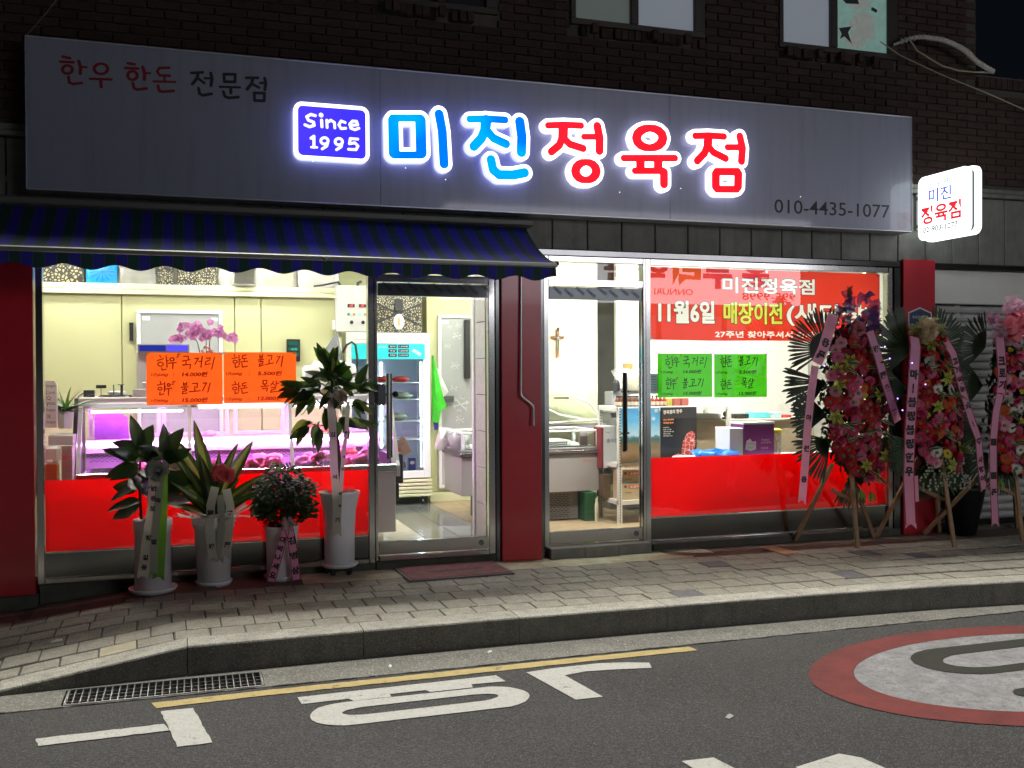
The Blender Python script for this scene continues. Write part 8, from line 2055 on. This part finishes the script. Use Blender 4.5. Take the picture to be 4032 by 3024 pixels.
def organza(name, parent, c, rx, rz_, m, seed, n=26, folds=1.):
    """crumpled sheer bow: many overlapping ruffled puffs"""
    r = random.Random(seed); q = MB()
    for k in range(n):
        a = r.uniform(0, 6.28); rr = r.random() ** .6
        p = Vector((c[0] + rx * .55 * rr * math.cos(a), c[1] + r.uniform(-.05, .03), c[2] + rz_ * .55 * rr * math.sin(a)))
        d = Vector((math.cos(a) * r.uniform(.5, 1.), r.uniform(-.5, .1), math.sin(a) * r.uniform(.5, 1.) + .1)).normalized(); s_ = d.cross(Vector((r.uniform(-.5, .5), 1, r.uniform(-.5, .5)))).normalized()
        L_ = min(rx, rz_) * r.uniform(.45, .75); w = L_ * .6; up = s_.cross(d)
        grid = []
        for i in range(4):
            for j in range(5):
                u = i / 3; v = j / 4 - .5
                grid.append(p + d * L_ * u + s_ * w * v * (.35 + u) + up * (.03 * math.sin(j * 2.1 + k) * u + .04 * math.sin(u * 3.) ))
        q.add(grid, [(i * 5 + j, i * 5 + j + 1, (i + 1) * 5 + j + 1, (i + 1) * 5 + j) for i in range(3) for j in range(4)])
    return q.build(name, m, parent, smooth=True)

M_org_p = mat('organza_purple', (.10, .075, .26), .4, trans=.45, tcol=(.20, .12, .42), alpha=.72)
M_org_g = mat('organza_green', (.38, .50, .20), .4, trans=.4, tcol=(.5, .6, .3), alpha=.8)
M_org_k = mat('organza_pink', (.75, .48, .62), .4, trans=.4, tcol=(.75, .45, .6), alpha=.7)
M_sat = mat('satin_pink', (.85, .22, .28), .22, trans=.2, coat=.4)
M_saty = mat('satin_mixed', (.66, .50, .30), .3, var=.7, vscale=30, trans=.3)

# first wreath, before the right window
w1 = wreath('flower_wreath', (5.43, -.45, 0), 'left flower wreath with a purple bow standing before the red banner window',
    [(.60, 5.44, 5.66), (.74, 5.28, 5.75), (.95, 5.16, 5.78), (1.2, 5.14, 5.74), (1.45, 5.14, 5.70), (1.7, 5.20, 5.64), (1.86, 5.30, 5.58)], 51,
    [((5.20, -.41, 1.70), .12, .36, 60, 215, 26, M_fan, 0, .05, 1), ((5.22, -.40, 1.42), .14, .42, 160, 232, 14, M_fan, 0, .05, 2), ((5.24, -.39, 1.14), .14, .36, 140, 215, 16, M_fan, 0, .05, 3), ((5.26, -.40, .92), .12, .37, 165, 262, 17, M_fan, 0, .05, 4),
     ((5.52, -.40, 1.72), .12, .30, -60, 75, 18, M_fan, 0, .05, 5), ((5.58, -.40, 1.35), .14, .30, -60, 40, 16, M_fan2, 0, .05, 6), ((5.60, -.40, .95), .12, .32, -110, -10, 18, M_fan2, 0, .05, 7), ((5.5, -.38, .62), .10, .30, -130, -60, 14, M_fan2, 0, .05, 8)],
    [((5.27, -.42, .72), (4.84 + .30, -.06, .012)), ((5.395, -.50, .72), (5.42, -.56, .01)), ((5.46, -.36, .72), (5.90, -.16, .012))], None, ['red', 'deep', 'red', 'pink', 'pale', 'orange', 'rose', 'rose', 'deep', 'red'])
organza('purple_bow', w1, (5.43, -.55, 2.03), .24, .18, M_org_p, 61, 30)
organza('purple_bow_tail', w1, (5.30, -.52, 1.92), .16, .10, M_org_p, 62, 12)
organza('purple_bow_tail', w1, (5.56, -.52, 1.90), .12, .13, mat('organza_violet', (.22, .05, .20), .4, trans=.45, tcol=(.45, .14, .45), alpha=.75), 63, 14)
bow('satin_bow', w1, (5.38, -.60, 1.86), .085, mat('satin_dark_pink', (.48, .12, .16), .3, trans=.2), 11, 13)
q = MB(); q.tube([(5.40, -.5, 2.0), (5.38, -.5, 2.2)], .006, 5)
for k in range(60):
    z = 2.12 + .012 * k * .13; a = r2.uniform(0, 6.28); leafquad(q, Vector((5.385 + .0, -.5, 2.08 + k * .0022)), Vector((math.cos(a), -.3, 1.2)), .05, .006, Vector((0, 1, 0)))
q.build('feather_sprig', mat('sprig_brown', (.12, .05, .02), .7), w1)
ribbon('pink_ribbon', w1, [(5.15, -.60, 1.99), (5.10, -.62, 1.87), (5.04, -.62, 1.70), (4.99, -.60, 1.58)], .105, M_rib_p, ' 용문', t0=.2, bold=.06, fish=False)
ribbon('pink_ribbon', w1, [(4.985, -.585, 1.56), (4.95, -.58, 1.35), (4.92, -.57, 1.05), (4.895, -.57, .75), (4.865, -.57, .44)], .075, M_rib_p, '  아 원 용', t0=.1, t1=.9, bold=.06, edge=None)
ribbon('pink_ribbon', w1, [(5.50, -.62, 1.85), (5.56, -.64, 1.66), (5.64, -.64, 1.42), (5.73, -.62, 1.22), (5.80, -.6, 1.08)], .085, M_rib_p, '祝 開業 發', t0=.12, bold=.05, edge=M_rib_e, fish=False)

# second wreath
w2 = wreath('flower_wreath', (6.17, -.60, 0), 'middle flower wreath with a pale green bow before the red pilaster',
    [(.66, 6.08, 6.36), (.82, 5.96, 6.45), (1.0, 5.90, 6.44), (1.25, 5.90, 6.42), (1.5, 5.92, 6.36), (1.72, 5.98, 6.26), (1.80, 6.02, 6.2)], 52,
    [((5.96, -.55, 1.66), .12, .42, 95, 215, 26, M_fan2, 0, .05, 11), ((5.95, -.54, 1.36), .14, .38, 140, 225, 20, M_fan2, 0, .05, 12), ((6.0, -.55, .90), .12, .34, 165, 270, 24, M_fan2, 0, .05, 13), ((6.22, -.55, 1.72), .12, .36, -40, 95, 24, M_fan2, 0, .05, 14),
     ((6.28, -.55, 1.42), .14, .34, -55, 45, 20, M_fan, 0, .05, 15), ((6.30, -.55, 1.05), .14, .32, -70, 35, 18, M_fan, 0, .05, 16), ((6.26, -.55, .80), .12, .40, -115, -15, 26, M_fan2, 0, .05, 17), ((6.12, -.53, .72), .10, .34, -135, -60, 18, M_fan2, 0, .05, 18)],
    [((6.06, -.56, .78), (5.98 - .02, -.12, .012)), ((6.20, -.66, .78), (6.217, -.80, .01)), ((6.24, -.54, .78), (6.66, -.12, .012))], None, ['red', 'pink', 'rose', 'pink', 'orange', 'red', 'yellow', 'red', 'pale', 'rose', 'deep', 'red', 'pink', 'white'])
organza('green_bow', w2, (6.00, -.72, 1.86), .26, .11, M_org_g, 71, 34)
bow('mixed_bow', w2, (5.98, -.76, 1.86), .11, M_saty, 13, 23)
ribbon('pink_ribbon', w2, [(5.84, -.76, 1.80), (5.825, -.79, 1.72), (5.80, -.79, 1.40), (5.775, -.78, 1.0), (5.77, -.77, .6), (5.80, -.76, .22)], .115, M_rib_p, '  마!블링블링한우  ', t0=.02, t1=.9, bold=.07, edge=M_rib_e)
ribbon('ribbon_back', w2, [(5.90, -.70, .62), (5.91, -.70, .40)], .05, M_rib_p, fish=False)
ribbon('pink_ribbon', w2, [(6.17, -.74, 1.78), (6.24, -.76, 1.66), (6.33, -.76, 1.38), (6.44, -.75, 1.10), (6.53, -.74, .92), (6.56, -.73, .70), (6.60, -.73, .48)], .075, M_rib_p, ' 고기먹는 지 ! ♡ 사랑이', t0=.06, bold=.05, edge=M_rib_e)
# drooping white blossom spikes
q = MB(); r5 = random.Random(9)
for k in range(9):
    x0 = 6.02 + k * .045; z = .74
    for i in range(10): q.blob((x0 + .03 * math.sin(i * .9 + k) + (x0 - 6.17) * i * .05, -.70 + r5.uniform(-.02, .02), z - i * .027), (.012, .010, .012), 6, 4, .2, r5)
q.build('white_spikes', mat('spike_white', (.35, .38, .30), .6), w2)['kind'] = 'stuff'

# third wreath, cut by the right edge of the picture
w3_ = wreath('flower_wreath', (6.98, -.62, 0), 'right flower wreath with a big pink bow before the roller shutter',
    [(.62, 6.85, 7.15), (.8, 6.78, 7.22), (1.1, 6.72, 7.25), (1.4, 6.76, 7.22), (1.7, 6.82, 7.14)], 53,
    [((6.78, -.56, 1.72), .12, .32, 90, 220, 24, M_fan2, 0, .05, 21), ((6.76, -.55, 1.38), .14, .30, 130, 225, 20, M_fan2, 0, .05, 22), ((6.76, -.55, 1.0), .14, .30, 150, 240, 20, M_fan2, 0, .05, 23), ((6.82, -.55, .78), .12, .32, 175, 265, 20, M_fan2, 0, .05, 24),
     ((7.2, -.55, 1.6), .12, .32, -50, 90, 22, M_fan2, 0, .05, 25), ((7.2, -.55, 1.0), .12, .34, -80, 40, 22, M_fan2, 0, .05, 26), ((7.0, -.54, .7), .1, .3, -140, -50, 18, M_fan2, 0, .05, 27)],
    [((6.86, -.58, .72), (6.46, -.15, .012)), ((7.0, -.66, .72), (7.03, -.72, .01)), ((7.08, -.56, .72), (7.56, -.13, .012))], None, ['red', 'deep', 'orange', 'pink', 'pale', 'rose', 'red', 'white'])
organza('pink_organza_bow', w3_, (6.87, -.74, 1.93), .26, .20, M_org_k, 81, 40)
bow('satin_bow', w3_, (6.88, -.80, 1.90), .15, M_sat, 17, 33); bow('satin_bow', w3_, (7.02, -.80, 1.90), .12, M_sat, 13, 34)
ribbon('pink_ribbon', w3_, [(6.72, -.78, 1.80), (6.72, -.80, 1.62), (6.73, -.80, 1.42), (6.72, -.79, 1.32)], .105, M_rib_p, ' 크로기', t0=.1, bold=.06, edge=M_rib_e, fish=False)
ribbon('pink_ribbon', w3_, [(6.715, -.79, 1.31), (6.68, -.78, 1.15), (6.66, -.77, .9), (6.67, -.76, .55), (6.70, -.75, .18)], .085, M_rib_p, '  ㅣ ㅣ준 ', t0=.05, t1=.95, bold=.06, edge=M_rib_e)
# small hanging green flower tubes under the wreaths
for (x, z, t) in ((5.42, .52, w1), (5.52, .50, w1), (6.90, .55, w3_)):
    q = MB()
    for k in range(4): leafquad(q, Vector((x, -.60, z)), Vector((math.cos(k * 1.57) * .4, -.2, -1)), .11, .016, Vector((math.cos(k), 1, 0)))
    q.build('hanging_bud', mat('bud_green', (.28, .42, .08), .5, trans=.3), t)
# tiny fairy lights in the first two wreaths
q = MB()
for x, z in ((5.67, 1.62), (5.75, 1.28), (5.62, 1.72), (5.02, 1.56), (5.80, 1.18)): q.blob((x, -.66, z), .006, 6, 4, 0)
q.build('fairy_lights', emi('violet_led', (.35, .2, 1.), 6.), w1)
q = MB()
for x, z in ((5.765, 1.58), (5.90, 1.40)): q.blob((x, -.82, z), .006, 6, 4, 0)
q.build('fairy_lights', emi('violet_led', (.35, .2, 1.), 6.), w2)

# black bucket behind the middle wreath
bk = thing('black_bucket', (6.86, -.22, 0), 'black tapered bucket by the shutter behind the middle wreath', 'bucket')
MB().lathe([(.12, 0), (.20, .42), (.21, .42), (.21, .45), (.19, .45), (.18, .38), (0, .37)], (6.83, -.22, 0), 20).build('bucket', M_blk, bk, smooth=True)
MB().lathe([(.15, .375), (0, .39)], (6.83, -.22, 0), 16).build('earth', M_soil, bk)

# door mat
dm = thing('door_mat', (1.93, -.33, 0), 'worn red and grey lettered door mat before the first glass door', 'door mat')
Tm = Matrix.Translation((1.93, -.335, 0)) @ Matrix.Rotation(R(1.6), 4, 'Z')
MB().bbox(-.405, .405, -.265, .265, .001, .012, .003, Tm).build('rubber_edge', mat('rubber_grey', (.16, .15, .15), .7), dm)
MB().box(-.385, .385, -.245, .245, .0125, .016, Tm).build('pile', mat('mat_red', (.30, .10, .105), .95, var=.75, vscale=7, bump=1., bscale=150, speck=(200, .7, (.24, .20, .18))), dm)
q = MB(); text(q, 'welcome', Tm @ Vector((-.22, -.06, .0168)), Tm.to_3x3() @ Vector((.46, .02, 0)), Tm.to_3x3() @ Vector((0, .09, 0)), .06)
q.build('worn_lettering', mat('mat_print', (.10, .07, .075), .9), dm)

# ================================================================ ACROSS THE STREET (seen only mirrored in the shop glass)
ph = thing('pharmacy', (11.2, -12.2, 0), 'pharmacy front across the street, mirrored in the shop window glass', 'building')
MB().bbox(3.5, 20, -16.0, -12.4, -.17, 6.5, .01).build('wall', mat('plaster_dark', (.10, .10, .095), .9, var=.3, vscale=1.), ph)
MB().bbox(5.0, 13.55, -12.38, -12.15, 3.06, 4.95, .01).build('sign_box', emi('pharmacy_white', (.95, .92, .98), L_PHARM), ph)  # lit sign made larger than its mirrored part, to light the shop front
q = MB(); y_ = -12.13
def mtext(q, body, xm0, xm1, z0, z1, bold=.0):  # reads from the street: x runs right to left there
    text(q, body, (xm1, y_, z0), (xm0 - xm1, 0, 0), (0, 0, z1 - z0), bold)
mtext(q, '약국', 8.6, 10.15, 3.46, 4.05, .05); q.build('maroon_lettering', emi('ph_maroon', (.42, .02, .10), 1.2), ph)
q = MB(); mtext(q, '리', 10.25, 10.95, 3.46, 4.05, .05); q.build('olive_lettering', emi('ph_olive', (.45, .48, .03), 1.4), ph)
q = MB(); mtext(q, '누', 11.0, 11.75, 3.40, 4.05, .05); mtext(q, '온', 12.0, 12.7, 3.46, 4.05, .05); q.build('violet_lettering', emi('ph_violet', (.30, .06, .35), 1.3), ph)
q = MB(); mtext(q, 'ONNURI PHARMACY', 8.4, 10.75, 3.24, 3.38, .01); mtext(q, '995-9998', 12.0, 13.4, 3.16, 3.34, .01); q.build('small_lettering', emi('ph_small', (.40, .10, .16), 1.2), ph)
for i in range(4):
    MB().bbox(6.8 + i * 1.65, 8.3 + i * 1.65, -12.39, -12.36, .5, 2.8, .005).build('window', emi('ph_window', (.9, .95, 1.), .5), ph)
